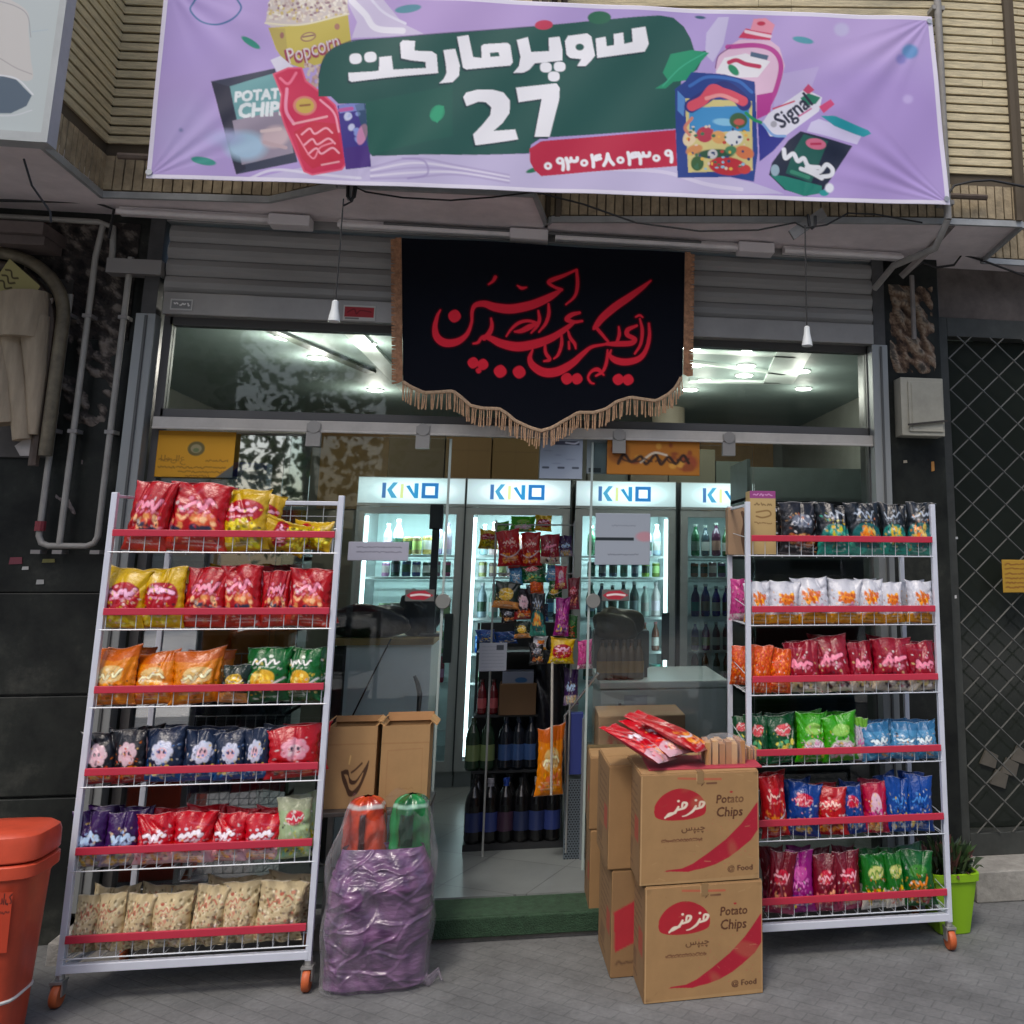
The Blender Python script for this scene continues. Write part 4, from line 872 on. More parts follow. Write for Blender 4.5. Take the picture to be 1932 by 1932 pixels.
# ------------------------------------------------------------------ snack bags
def paint_bag(kind, seed):
    r = random.Random(seed * 7 + 1); cv = Canvas(0, 0, 100, 140, 46, 64, kind['base'])
    g = kind.get
    if g('top'): cv.poly([(-5, -5), (105, -5), (105, g('topy', 26)), (50, g('topy', 26) + g('topd', 6)), (-5, g('topy', 26))], kind['top'])
    if g('bot'): cv.poly([(-5, g('boty', 104)), (50, g('boty', 104) - g('botd', 6)), (105, g('boty', 104)), (105, 145), (-5, 145)], kind['bot'])
    if g('panel'): cv.ell(50, g('py', 72), g('pw', 30), g('ph', 34), kind['panel'], pw=g('ppw', 2.4))
    if g('food'):
        for _ in range(g('nf', 22)):
            cv.ell(50 + r.uniform(-1, 1) * g('fw', 32), g('fy', 100) + r.uniform(-1, 1) * g('fh', 16), r.uniform(4, 10), r.uniform(3, 7), tuple(min(255, c * 1.08) for c in r.choice(kind['food'])), r.uniform(0, 3), soft=3)
    if g('dark'):
        for _ in range(5): cv.ell(r.uniform(14, 80), g('fy', 100) + r.uniform(4, 22), r.uniform(6, 15), r.uniform(3, 8), kind['dark'], r.uniform(-.5, .5), soft=3)
    if g('dots'):
        for _ in range(g('nd', 120)): cv.ell(r.uniform(4, 96), r.uniform(14, 134), r.uniform(1.5, 4), r.uniform(1.5, 5), r.choice(kind['dots']), r.uniform(0, 3), soft=2)
    if g('oval'): cv.ell(50, g('oy', 45), g('ow', 28), g('oh', 17), kind['oval'], -.1, soft=3)
    if g('flower'):
        for k in range(7):
            a = k * .9; cv.ell(50 + 19 * math.cos(a), 62 + 20 * math.sin(a), 11, 12, kind['flower'], soft=3)
        cv.ell(50, 64, 15, 15, (226, 190, 200), soft=3); cv.ell(44, 60, 3, 5, (60, 50, 70)); cv.ell(57, 60, 3, 5, (60, 50, 70))
    if g('logo'):
        ly = g('ly', 44); x = 20; pts = []
        while x < 82: pts.append((x, ly + r.uniform(-9, 9) - (x - 50) * .1)); x += r.uniform(4, 8)
        cv.stroke(pts, g('lw', 8) * 1.25, (90, 20, 40) if kind['base'][0] > 120 else (20, 24, 40), .5); cv.stroke(pts, g('lw', 8) * .72, tuple(min(255, c * 1.14) for c in kind['logo']), 1.); [cv.stroke([(x_, ly + 15 + r.uniform(-2, 2)), (x_ + r.uniform(4, 9), ly + 13)], g('lw', 8) * .5, kind['logo'], .8) for x_ in (24, 38, 52, 66)]
        cv.ell(r.uniform(30, 70), ly - 14, 5, 4, kind['logo'])
    if g('accent'): cv.stroke([(8, 92), (40, 104), (70, 96), (96, 80)], 5, kind['accent'])
    for _ in range(60):
        c = r.choice((kind.get('food') or kind.get('dots') or [kind['base']]) + [kind['base'], kind.get('logo', (200, 200, 200)), (40, 34, 40), (226, 222, 220)]); cv.ell(r.uniform(8, 92), 30 + 100 * r.random() ** .7, r.uniform(1.5, 5), r.uniform(1, 3.5), c, r.uniform(0, 3), alpha=r.uniform(.35, .9), soft=1.5)
    for _ in range(3): cv.stroke([(r.uniform(5, 95), r.uniform(8, 130)) for _ in range(2)], r.uniform(2, 5), r.choice([(20, 16, 20), (235, 230, 235)]), .10, soft=4)  # faint pale and dark streaks painted on as wrinkle highlights and shade
    for _ in range(5): scribble(cv, r.uniform(10, 50), r.uniform(55, 90), r.uniform(108, 132), 2, r.choice([(230, 225, 220), (60, 40, 40)]), r, 1.5, .5, 2)
    C = vivid(cv.a.copy()); C[:1] = C[:1] * .6 + .25; C[-1:] = C[-1:] * .6 + .2
    return C
RED_, PK = (172, 18, 46), (226, 150, 170)
K = dict(
 red=dict(base=RED_, logo=PK, ly=48, food=[(220, 160, 110), (206, 120, 90), (232, 190, 150), (196, 90, 70)], fy=84, fh=14, bot=(190, 70, 60), boty=112, dark=(48, 50, 74), lw=10),
 yelred=dict(base=(206, 174, 36), panel=(170, 20, 50), py=72, pw=42, ph=38, logo=(236, 176, 200), ly=58, food=[(226, 206, 60), (200, 180, 40), (230, 220, 130)], fy=122, fh=12, lw=12),
 yelfoil=dict(base=(190, 160, 30), panel=(168, 24, 48), py=52, pw=44, ph=26, logo=(226, 170, 190), ly=50, food=[(226, 206, 50), (196, 190, 40), (120, 110, 30), (240, 230, 120)], fy=100, fh=30, nf=40, lw=9),
 orange=dict(base=(214, 136, 48), top=(190, 104, 26), panel=(226, 196, 140), py=66, pw=30, ph=24, logo=(240, 226, 190), ly=66, food=[(226, 150, 70), (232, 170, 90), (210, 120, 90), (224, 160, 60)], fy=108, fh=20),
 green=dict(base=(22, 98, 48), panel=(216, 176, 84), py=80, pw=28, ph=24, logo=(224, 232, 220), ly=36, food=[(230, 200, 100), (210, 160, 70), (240, 220, 150)], fy=82, fh=14, fw=18, bot=(30, 90, 50), accent=(220, 220, 220), lw=6),
 dgreen=dict(base=(24, 44, 38), panel=(206, 176, 90), py=64, pw=30, ph=32, food=[(220, 190, 90), (200, 160, 60)], fy=66, fw=16, bot=(210, 150, 100), logo=(230, 220, 190), ly=60, lw=4),
 black=dict(base=(24, 26, 34), flower=(222, 196, 204), food=[(220, 130, 60), (200, 90, 50), (230, 190, 120)], fy=112, fh=14, bot=(150, 50, 50)),
 navy=dict(base=(26, 40, 66), flower=(206, 210, 228), food=[(60, 120, 190), (40, 80, 150), (226, 200, 120), (150, 190, 220)], fy=112, fh=14, bot=(40, 90, 150)),
 redflower=dict(base=(176, 24, 48), flower=(222, 160, 176), food=[(200, 110, 80), (180, 60, 60), (90, 60, 50)], fy=114, fh=14),
 purple=dict(base=(58, 26, 84), logo=(176, 198, 232), ly=66, lw=15, food=[(216, 190, 160), (200, 170, 90), (190, 200, 190)], fy=118, fh=12, bot=(150, 140, 160)),
 redwhite=dict(base=(184, 20, 52), logo=(220, 216, 228), ly=60, lw=12, accent=(226, 70, 40), food=[(222, 170, 110), (206, 150, 160), (230, 200, 190)], fy=120, fh=10, bot=(206, 170, 180)),
 pale=dict(base=(166, 186, 150), top=(170, 176, 150), oval=(206, 70, 84), oy=44, logo=(236, 226, 220), ly=44, food=[(220, 206, 60), (190, 190, 40), (120, 170, 150)], fy=112, fh=16, lw=4),
 paper=dict(base=(204, 190, 158), dots=[(150, 134, 100), (226, 216, 186), (120, 108, 80), (196, 140, 120), (236, 228, 204), (140, 126, 110)], nd=150, logo=(170, 96, 80), ly=40, lw=3),
 teal=dict(base=(16, 22, 28), panel=(40, 120, 112), py=92, pw=44, ph=34, logo=(150, 160, 170), ly=34, lw=6, food=[(190, 190, 80), (210, 180, 90), (90, 170, 150)], fy=84, fw=20, bot=(60, 150, 134)),
 tealor=dict(base=(18, 26, 34), panel=(34, 100, 100), py=90, pw=44, ph=34, logo=(150, 160, 172), ly=34, lw=6, food=[(226, 150, 80), (214, 130, 70), (200, 180, 110)], fy=84, fw=20, bot=(80, 150, 136)),
 blackor=dict(base=(22, 22, 28), oval=(110, 116, 130), oy=52, ow=28, oh=18, logo=(200, 204, 210), ly=52, lw=3, food=[(180, 110, 70), (150, 80, 50), (200, 160, 110)], fy=104, fh=12),
 pasta=dict(base=(206, 208, 216), food=[(220, 150, 40), (204, 124, 30), (230, 176, 70), (186, 100, 40)], fy=58, fh=18, fw=24, nf=34, logo=(196, 150, 180), ly=92, lw=5, bot=(216, 160, 60), boty=112),
 nets=dict(base=(200, 92, 40), dots=[(226, 120, 50), (214, 84, 40), (236, 150, 60), (190, 70, 30), (226, 110, 90)], nd=220),
 crimson=dict(base=(144, 14, 48), logo=(216, 140, 160), ly=58, lw=13, bot=(206, 196, 180), boty=104, botd=-6, food=[(206, 190, 140), (220, 214, 210), (60, 40, 50)], fy=118, fh=10, nf=12),
 deepgreen=dict(base=(10, 74, 42), oval=(206, 90, 96), oy=42, logo=(230, 190, 190), ly=42, lw=4, food=[(120, 176, 130), (90, 160, 120), (210, 200, 110)], fy=98, fh=22, bot=(30, 110, 70)),
 lime=dict(base=(74, 156, 34), panel=(196, 210, 180), py=96, pw=34, ph=22, logo=(216, 206, 216), ly=92, lw=7, food=[(206, 190, 200), (226, 190, 110), (210, 160, 190)], fy=104, fh=20, oval=(150, 196, 110), oy=46),
 lilac=dict(base=(190, 186, 200), top=(120, 170, 80), logo=(180, 90, 150), ly=80, lw=7, food=[(214, 206, 214), (190, 170, 190), (220, 200, 150)], fy=110),
 sky=dict(base=(88, 142, 180), top=(60, 110, 150), logo=(206, 220, 230), ly=66, lw=10, food=[(120, 180, 206), (70, 150, 190), (206, 160, 110), (200, 216, 226)], fy=104, fh=20),
 blue=dict(base=(20, 62, 132), oval=(190, 40, 70), oy=44, logo=(226, 160, 170), ly=44, lw=4, food=[(60, 120, 180), (216, 176, 100), (210, 214, 220)], fy=108, fh=14),
 bigblue=dict(base=(16, 72, 146), food=[(30, 96, 170), (200, 206, 210), (216, 190, 100)], fy=110, fh=16, logo=(80, 130, 190), ly=60, lw=6),
 redchip=dict(base=(170, 28, 44), oval=(196, 40, 60), oy=46, logo=(236, 190, 180), ly=46, lw=6, food=[(222, 160, 90), (206, 130, 70)], fy=106, fh=16, accent=(214, 206, 214)),
 rose=dict(base=(172, 30, 70), panel=(220, 190, 204), py=74, pw=24, ph=46, logo=(180, 60, 130), ly=84, lw=7, food=[(226, 200, 150), (216, 150, 90)], fy=116, fh=12),
 wine=dict(base=(110, 10, 40), oval=(190, 44, 70), oy=56, logo=(226, 170, 180), ly=56, lw=6, food=[(206, 150, 120), (190, 110, 110), (120, 20, 60)], fy=104, fh=16, bot=(150, 60, 90)),
 magenta=dict(base=(142, 38, 120), oval=(190, 90, 160), oy=50, logo=(200, 120, 180), ly=74, lw=6, food=[(60, 70, 140), (226, 206, 90), (190, 120, 180)], fy=114, fh=12),
 greenyel=dict(base=(36, 104, 40), oval=(200, 206, 140), oy=46, ow=32, logo=(80, 130, 50), ly=46, lw=4, bot=(206, 204, 196), boty=92, botd=-8, food=[(220, 190, 70), (216, 210, 200), (190, 90, 60)], fy=104, fh=18),
 leafgreen=dict(base=(24, 92, 42), oval=(70, 130, 60), oy=50, logo=(190, 120, 60), ly=76, lw=8, food=[(200, 140, 80), (150, 60, 60), (190, 180, 130)], fy=114, fh=14),
 pinkpuff=dict(base=(190, 80, 140), dots=[(206, 110, 160), (176, 60, 120), (120, 30, 70)], nd=90, bot=(210, 190, 200), boty=120),
)
DESC = dict(red='red chips bag with pink script', yelred='yellow snack bag with crimson shield', yelfoil='crumpled yellow foil snack bag with red label',
 orange='orange snack bag with cream oval', green='green snack bag with gold disc', dgreen='dark small bag with gold disc', black='black snack bag with pale flower puffs', navy='navy snack bag with pale flower puffs',
 redflower='red snack bag with pink flower puffs', purple='purple snack bag with pale blue lettering', redwhite='red snack bag with silver lettering', pale='pale green bag with red oval', paper='beige patterned paper bag',
 teal='black and teal bag with yellow picture', tealor='black and teal bag with orange picture', blackor='black bag with grey oval', pasta='white bag with orange pasta picture', nets='bag of orange puffs', crimson='crimson chips bag with pale foot',
 deepgreen='dark green bag with red oval', lime='lime green snack bag', lilac='lilac and green snack bag', sky='light blue snack bag', blue='blue bag with red oval', bigblue='plain deep blue bag', redchip='red bag with white lettering',
 rose='rose bag with pale centre', wine='wine red bag with red oval', magenta='magenta bag with yellow foot', greenyel='green and white bag with yellow foot', leafgreen='leaf green bag with brown picture', pinkpuff='pink puff bag')
BAGM = mat('glossy snack film', vc=True, rough=.3, spec=.5, bump=.5, bscale=8, coat=.12)
PAPM = mat('kraft snack film', vc=True, rough=.7, bump=.4, bscale=30)
_bm = {}
def bag_mesh(kn, variant, aspect):
    key = (kn, variant, round(aspect, 1))
    if key in _bm: return _bm[key]
    C = paint_bag(K[kn], variant + hash_(kn)); nv, nu = C.shape[:2]; r = np.random.RandomState(variant * 31 + hash_(kn) % 1000)
    u = np.linspace(-1, 1, nu)[None, :]; v = np.linspace(1, 0, nv)[:, None]; U = u + 0 * v; V = v + 0 * u
    plump = (1 - np.abs(U) ** 2.6) ** .62 * (np.clip(np.sin(np.pi * np.clip(V * 1.0, 0, 1)), 0, 1) ** .55) * (1.18 - .5 * V)
    wr = np.zeros_like(U)
    for _ in range(5):
        fx_, ph, am = r.uniform(3, 9), r.uniform(0, 6.3), r.uniform(.02, .06); wr += am * np.sin(fx_ * U + ph + r.uniform(-3, 3) * V) * (np.abs(V - .5) * 2) ** 1.5
    for _ in range(4):
        cx_, cz = r.uniform(-.9, .9), r.uniform(.1, .95); a = r.uniform(0, 3.1); d = (U - cx_) * math.cos(a) + (V - cz) * 1.4 * math.sin(a); wr -= r.uniform(.05, .13) * np.exp(-(d / .07) ** 2) * np.exp(-((U - cx_) ** 2 + (V - cz) ** 2) / .22)
    wid = 1 - .10 * np.exp(-((V - .97) / .05) ** 2) * 0 - .17 * np.sin(np.pi * np.clip(V * .93, 0, 1)) ** .7 + .015 * np.sin(V * 40) * (np.abs(U) > .9)
    lean = r.uniform(-.10, .10)
    x = U * .5 * wid + lean * V ** 2; bend = r.uniform(.0, .10) * np.clip(V - .75, 0, 1) * 4
    z = V * (1 - .0 * U) + .012 * np.sin(U * 5 + r.uniform(0, 6)) * V + .05 * np.abs(U) ** 3 * V ** 3 * r.uniform(-.4, 1) + .05 * U * V ** 4 * r.uniform(-1, 1)
    yf = -(plump * .5 + wr * (plump > .05)) + bend * .3; yb = plump * .5 + bend * .3 + .01
    Pf = np.stack([x, yf, z], -1); Pb = np.stack([x, yb, z], -1)[:, ::-1]
    A = np.concatenate([Pf, Pb, Pf[:, :1]], 1); base = s2l(K[kn]['base']); Cb = np.tile(base, (nv, nu, 1)); CC = np.concatenate([C, Cb, C[:, :1]], 1)
    tmp = grid_mesh('snack_bag', A, CC, PAPM if kn == 'paper' else BAGM, None, True); me = tmp.data; bpy.data.objects.remove(tmp)
    _bm[key] = me; return me
def hash_(s): return sum(ord(c) * (i + 3) for i, c in enumerate(s)) % 9973
_cnt = {}
def bag(kn, x, y, z, w_, h, dpt=.07, rz=0, rx=0, ry=0, label=None, group=None, cat='snack bag', var=None):
    k = _cnt[kn] = _cnt.get(kn, 0) + 1; r = random.Random(k * 17 + hash_(kn))
    me = bag_mesh(kn, (k % 4) if var is None else var, h / w_)
    o = bpy.data.objects.new('snack_bag', me); COL.objects.link(o); o.location = (x, y, z)
    o.scale = (w_, dpt, h); o.rotation_euler = (rx + r.uniform(-.07, .02), ry + r.uniform(-.075, .075), rz + r.uniform(-.3, .3))
    return tag(o, label, cat, group)
ORD = ['leftmost', 'second from left', 'third from left', 'fourth from left', 'fifth from left', 'sixth from left', 'seventh from left', 'eighth from left', 'ninth from left', 'tenth']
SHN = ['top shelf', 'second shelf', 'third shelf', 'fourth shelf', 'fifth shelf', 'bottom shelf']
def fill(side, i, items, yb=-.532):
    """items: (kind, x0, x1, top_y) measured on the photo, stood on shelf i"""
    zl = ZLOW[i] + .004
    for j, it in enumerate(items):
        kn, x0, x1, ty = it[:4]; opt = it[4] if len(it) > 4 else {}
        y = opt.get('y', yb); a, b = at(x0, ty, Yp=y), at(x1, ty, Yp=y); xm = (at(x0, (ty + 1000) / 2, Yp=y)[0] + at(x1, ty, Yp=y)[0]) / 2
        h = a[2] - zl; w_ = (b[0] - a[0]) * 1.30; h *= random.Random(j * 7 + i).uniform(.97, 1.05)
        bag(kn, (a[0] + b[0]) / 2, y, zl, w_, h, opt.get('d', min(.085, w_ * .55)), rx=opt.get('rx', -.05), ry=opt.get('ry', 0), rz=opt.get('rz', 0),
            label=f"{DESC[kn]}, {ORD[j]} on {SHN[i]}, {side} rack", group=f'snack bags on the {side} rack')
        if opt.get('back', True) and h > .1:
            kb = opt.get('bk', kn)
            bag(kb, (a[0] + b[0]) / 2 + .012, y + .10, zl + .002, w_ * .95, h * .95, min(.07, w_ * .5), rx=-.04,
                label=f"rear {DESC[kb]}, {ORD[j]}, {SHN[i]}, {side} rack", group=f'second-row snack bags on the {side} rack')
NB = dict(back=False)
fill('left', 0, [('red', 248, 320, 912), ('red', 328, 428, 908), ('yelfoil', 428, 510, 918)])
fill('left', 1, [('yelred', 203, 276, 1070), ('yelred', 278, 352, 1070), ('red', 355, 428, 1075), ('red', 430, 498, 1070), ('red', 503, 548, 1078), ('red', 550, 622, 1072)])
fill('left', 2, [('orange', 184, 262, 1228), ('orange', 262, 336, 1232), ('orange', 340, 418, 1228), ('dgreen', 420, 470, 1258), ('green', 468, 545, 1224), ('green', 548, 610, 1226)])
fill('left', 3, [('black', 168, 226, 1382), ('black', 228, 282, 1378), ('navy', 284, 350, 1376), ('navy', 354, 415, 1380), ('navy', 418, 468, 1378), ('navy', 470, 514, 1376), ('redflower', 518, 600, 1370)])
fill('left', 4, [('purple', 148, 206, 1530), ('purple', 206, 264, 1534), ('redwhite', 268, 332, 1536), ('redwhite', 334, 402, 1532), ('redwhite', 404, 466, 1534), ('redwhite', 468, 532, 1534), ('pale', 534, 588, 1512)])
fill('left', 5, [('paper', 143, 190, 1694, dict(d=.09)), ('paper', 192, 240, 1688, dict(d=.09)), ('paper', 240, 290, 1690, dict(d=.09)), ('paper', 294, 360, 1690, dict(d=.1)), ('paper', 368, 425, 1674, dict(d=.1)), ('paper', 426, 486, 1668, dict(d=.1)), ('paper', 490, 566, 1664, dict(d=.1))], yb=-.52)
# the flat-lying yellow bags at the right end of the top shelf
for j, (px, py, rz, ry) in enumerate(((548, 1030, .3, 1.25), (592, 1030, -.2, 1.45))):
    p = at(px, py, Yp=-.46); o = bag('yelfoil', p[0] + .06, -.46 + j * .03, ZLOW[0] + .04 + j * .02, .13, .17, .07, ry=-ry, rz=rz, label=['yellow foil bag lying on the top shelf of the left rack, nearer the middle', 'yellow foil bag lying at the right end of the top shelf, left rack'][j], group='fallen snack bags on the left rack')
fill('right', 0, [('blackor', 1474, 1540, 950), ('teal', 1545, 1602, 948), ('tealor', 1604, 1660, 946), ('teal', 1664, 1706, 948), ('tealor', 1708, 1752, 944)])
fill('right', 1, [('pasta', 1412, 1452, 1096), ('pasta', 1453, 1502, 1096), ('pasta', 1506, 1562, 1094), ('pasta', 1564, 1618, 1096), ('pasta', 1620, 1664, 1094), ('pasta', 1664, 1700, 1098), ('pasta', 1712, 1757, 1094)])
fill('right', 2, [('nets', 1418, 1450, 1222), ('nets', 1450, 1486, 1224), ('crimson', 1488, 1542, 1210), ('crimson', 1544, 1602, 1204), ('crimson', 1604, 1646, 1212), ('crimson', 1650, 1712, 1206), ('crimson', 1714, 1766, 1212)])
fill('right', 3, [('deepgreen', 1415, 1450, 1350), ('deepgreen', 1452, 1502, 1352), ('lime', 1505, 1556, 1348), ('lime', 1557, 1612, 1350), ('lilac', 1612, 1632, 1352), ('sky', 1630, 1680, 1366), ('sky', 1680, 1724, 1362), ('sky', 1724, 1764, 1366)])
fill('right', 4, [('redchip', 1440, 1484, 1462), ('blue', 1486, 1538, 1480), ('redchip', 1540, 1592, 1484), ('rose', 1632, 1670, 1478), ('blue', 1594, 1630, 1482), ('bigblue', 1672, 1710, 1466), ('bigblue', 1710, 1752, 1468)])
fill('right', 5, [('wine', 1448, 1490, 1612), ('magenta', 1490, 1532, 1610), ('wine', 1534, 1576, 1616), ('wine', 1578, 1622, 1612), ('greenyel', 1628, 1670, 1614), ('greenyel', 1672, 1706, 1612), ('leafgreen', 1708, 1758, 1606)])
# bags seen through the open side of the right rack
for kn, px0, px1, ty, i, d in (('pinkpuff', 1371, 1404, 1092, 1, 'pink puff bag at the open left side of the right rack, second shelf'), ('nets', 1372, 1412, 1218, 2, 'tall bag of orange puffs at the open left side of the right rack'), ('deepgreen', 1378, 1412, 1352, 3, 'dark green bag at the open left side of the right rack, fourth shelf')):
    a, b = at(px0, ty, Yp=-.26), at(px1, ty, Yp=-.26); bag(kn, (a[0] + b[0]) / 2 + .02, -.26, ZLOW[i], (b[0] - a[0]) * 1.3, a[2] - ZLOW[i], .06, rz=-.3, label=d, group='snack bags on the right rack')
# tall cartons standing at the left end of the top right shelf
def small_box(name, x0, x1, y0, y1, z0, z1, colr, label, cat, paintf=None, top=None, group=None, bev=.002):
    t = empty(name, ((x0 + x1) / 2, (y0 + y1) / 2, z0), label, cat, group); ox, oy = (x0 + x1) / 2, (y0 + y1) / 2
    MB().col(colr).box((x0 - ox, y0 - oy, 0), (x1 - ox, y1 - oy, z1 - z0)).build('carton', VCM, t, bevel=bev)
    if paintf:
        cv = Canvas(0, 0, 100, 100 * (z1 - z0) / (x1 - x0), 60, int(60 * (z1 - z0) / (x1 - x0)), colr); paintf(cv)
        panel('printed_front', cv, x0 - ox, x1 - ox, 0, z1 - z0, y0 - oy - .0015, VCM, t, .001)
    return t
a, b = at(1411, 935, Yp=-.50), at(1463, 935, Yp=-.50)
def pf(cv):
    h = cv.y[-1]; cv.rect(-5, -5, 105, 28, (150, 66, 130)); r = random.Random(3)
    scribble(cv, 14, 90, 14, 8, (216, 160, 206), r, 4); scribble(cv, 18, 84, 50, 9, (120, 96, 60), r, 5); cv.stroke([(25, 80), (70, 74), (80, 90), (50, 100), (25, 95)], 6, (140, 110, 66)); scribble(cv, 18, 84, 120, 6, (130, 100, 60), r, 4)
small_box('cereal_carton', a[0] + .008, b[0], -.50, -.42, ZLOW[0] + .005, a[2] + .02, (190, 164, 112), 'tall cream carton with purple top at the left end of the top right shelf', 'carton', pf)
a, b = at(1372, 958, Yp=-.22), at(1408, 958, Yp=-.22)
def pf2(cv): r = random.Random(4); cv.stroke([(60, 20), (70, 60), (60, 120), (75, 200)], 14, (90, 66, 50)); cv.stroke([(64, 40), (72, 160)], 6, (60, 44, 40))
small_box('cereal_carton', a[0], b[0] + .02, -.24, -.18, ZLOW[0] + .004, a[2], (160, 132, 104), 'tall tan carton with a dark streak behind the cream carton, top right shelf', 'carton', pf2)
# ------------------------------------------------------------------ printed crisps cartons
card_m = mat('cardboard', vc=True, rough=.85, var=.10, vscale=10)
CARD = (166, 130, 86)
def carton_art(nx=190, seed=1):
    cv = Canvas(0, 0, 230, 222, nx, int(nx * .965), CARD)
    r = random.Random(seed)
    cv.poly([(45, 196), (75, 194), (100, 184), (130, 164), (165, 138), (195, 108), (212, 86), (226, 66), (231, 62), (231, 118), (215, 142), (190, 162), (170, 176), (145, 188), (120, 195), (105, 197), (92, 200)], (172, 24, 48))
    cv.stroke([(50, 196), (100, 190), (135, 168), (180, 132)], 3, (172, 24, 48))
    for _ in range(60): cv.ell(r.uniform(100, 225), r.uniform(80, 196), 1, .7, (196, 70, 80), alpha=.5)
    # red cap-shaped badge
    cv.poly(cr([(25, 76), (27, 60), (40, 42), (62, 30), (84, 29), (106, 38), (120, 52), (126, 68), (122, 84), (98, 92), (70, 94), (44, 92), (29, 86), (25, 76)]), (176, 30, 44))
    cv.stroke([(112, 54, 3), (104, 72, 8), (96, 80, 8), (86, 83, 4)], 6, (232, 214, 196)) if False else None
    W_ = (238, 222, 200)
    for x0 in (70, 104):      # the slanted white lettering of the badge
        cv.stroke([(x0 + 2, 66, 4), (x0 - 4, 76, 5), (x0 - 16, 84, 3), (x0 - 24, 86, 2)], 4, W_)
        cv.stroke([(x0 + 2, 72, 4), (x0 + 14, 68, 5), (x0 + 18, 60, 5), (x0 + 11, 58, 4), (x0 + 9, 66, 4)], 4, W_)
        cv.ell(x0 + 2, 54, 2.6, 2.4, W_)
    cv.stroke([(46, 88, 3), (54, 80, 5), (66, 78, 4)], 4, W_)
    x = 150
    cv.text('Potato', 146, 62, 25, (84, 44, 26), shear=.12, bold=.8, sx=.82); cv.text('Chips', 146, 90, 28, (84, 44, 26), shear=.12, bold=.8, sx=.82); cv.ell(176, 40, 3, 2, (176, 30, 44))
    cv.text('\ufeb2\ufb59\ufef4\ufb7c', 78, 116, 19, (96, 58, 36), sx=.95, bold=.6)
    scribble(cv, 40, 118, 134, 3, (110, 66, 44), r, 2.6, .9, 4); scribble(cv, 40, 118, 137, 2, (110, 66, 44), r, 1.6, .8, 5)
    cv.text('@ Food', 168, 203, 15, (86, 50, 34), bold=.7)
    cv.stroke([(72, 7), (100, 9), (130, 11), (155, 12)], 4.5, (190, 96, 70), .9); cv.stroke([(117, 24), (122, 18)], 2, (90, 50, 34)); cv.stroke([(128, 20), (146, 20)], 4, (100, 60, 44), .9)
    cv.stroke([(108, 0), (108, 14)], 1.5, (206, 176, 130)); 
    for _ in range(6): cv.ell(r.uniform(0, 230), r.uniform(0, 222), r.uniform(8, 30), r.uniform(4, 16), (170, 132, 86), r.uniform(0, 3), alpha=.25, soft=8)
    for _ in range(26):
        x_, y_ = r.uniform(0, 230), r.uniform(0, 222); cv.stroke([(x_, y_), (x_ + r.uniform(-14, 14), y_ + r.uniform(-5, 5))], r.uniform(.6, 1.6), r.choice([(196, 162, 116), (128, 96, 62)]), r.uniform(.2, .5))
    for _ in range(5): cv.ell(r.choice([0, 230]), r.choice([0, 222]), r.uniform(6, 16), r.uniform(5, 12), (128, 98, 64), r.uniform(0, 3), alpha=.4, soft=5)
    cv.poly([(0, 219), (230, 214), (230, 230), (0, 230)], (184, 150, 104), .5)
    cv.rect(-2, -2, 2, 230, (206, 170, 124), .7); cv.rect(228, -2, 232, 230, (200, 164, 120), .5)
    return cv
def side_art(seed, plain=False):
    plain = False
    cv = Canvas(0, 0, 100, 150, 60, 90, (142, 110, 74)); r = random.Random(seed)  # side card toned darker than the front, shading painted into the colour
    if not plain:
        for k in range(7): scribble(cv, 20, 84, 20 + k * 11, 3, (110, 80, 56), r, 2.5, .8, 3)
        cv.rect(66, 62, 92, 96, (176, 70, 56), .8)
        for k in range(7): cv.stroke([(18 + k * 5, 128), (24 + k * 5, 104)], 2.4, (96, 72, 54), .9, smooth=False)
        scribble(cv, 16, 60, 136, 3, (100, 72, 50), r, 2.5, .8, 2)
    return cv
def gridface(name, cv, O, U, V, n, parent, m=None):
    """printed face: O top-left, U across, V down, pushed out by n"""
    O, U, V, n = map(lambda a: np.array(a, float), (O, U, V, n)); u = np.linspace(0, 1, cv.nx)[None, :, None]; v = np.linspace(0, 1, cv.ny)[:, None, None]
    return grid_mesh(name, O + n + U * u + V * v, cv.a, m or card_m, parent, False)
def carton(x, y, z, w_, d, h, rz, label, front=True, side=True, seed=1, group='printed potato crisps cartons', name='crisps_carton'):
    """x,y: front-left bottom corner, rotated about it"""
    t = empty(name, (x, y, z), label, 'carton', group, rz=rz)
    b = MB().col((152, 118, 78)).box((0, 0, 0), (w_, d, h)); b.build('box', card_m, t, bevel=.004)
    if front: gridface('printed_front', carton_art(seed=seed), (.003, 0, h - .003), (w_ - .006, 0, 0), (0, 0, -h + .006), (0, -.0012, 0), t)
    if side: gridface('printed_side', side_art(seed), (0, d - .004, h - .004), (0, -d + .008, 0), (0, 0, -h + .008), (-.0012, 0, 0), t)
    f = MB().col((170, 134, 90)); f.box((.004, .004, h), (w_ - .004, d / 2 - .002, h + .004)).box((.004, d / 2 + .002, h), (w_ - .004, d - .004, h + .004)); f.build('lid_flap', card_m, t)
    MB().col((150, 120, 82)).box((w_ / 2 - .012, -.0025, h - .035), (w_ / 2 + .012, d, h + .0055)).build('tape', mat('parcel tape', vc=True, rough=.25), t) if front else None
    return t
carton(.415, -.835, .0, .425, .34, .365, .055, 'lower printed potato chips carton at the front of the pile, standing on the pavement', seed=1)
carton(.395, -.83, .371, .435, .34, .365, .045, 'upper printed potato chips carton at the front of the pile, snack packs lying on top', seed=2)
carton(.318, -.62, .0, .30, .34, .36, .06, 'lower back carton of the pile, red mark on its narrow front', front=False, seed=3)
carton(.300, -.625, .366, .30, .34, .36, .05, 'upper back carton of the pile, plain side showing behind the front boxes', front=False, seed=4)
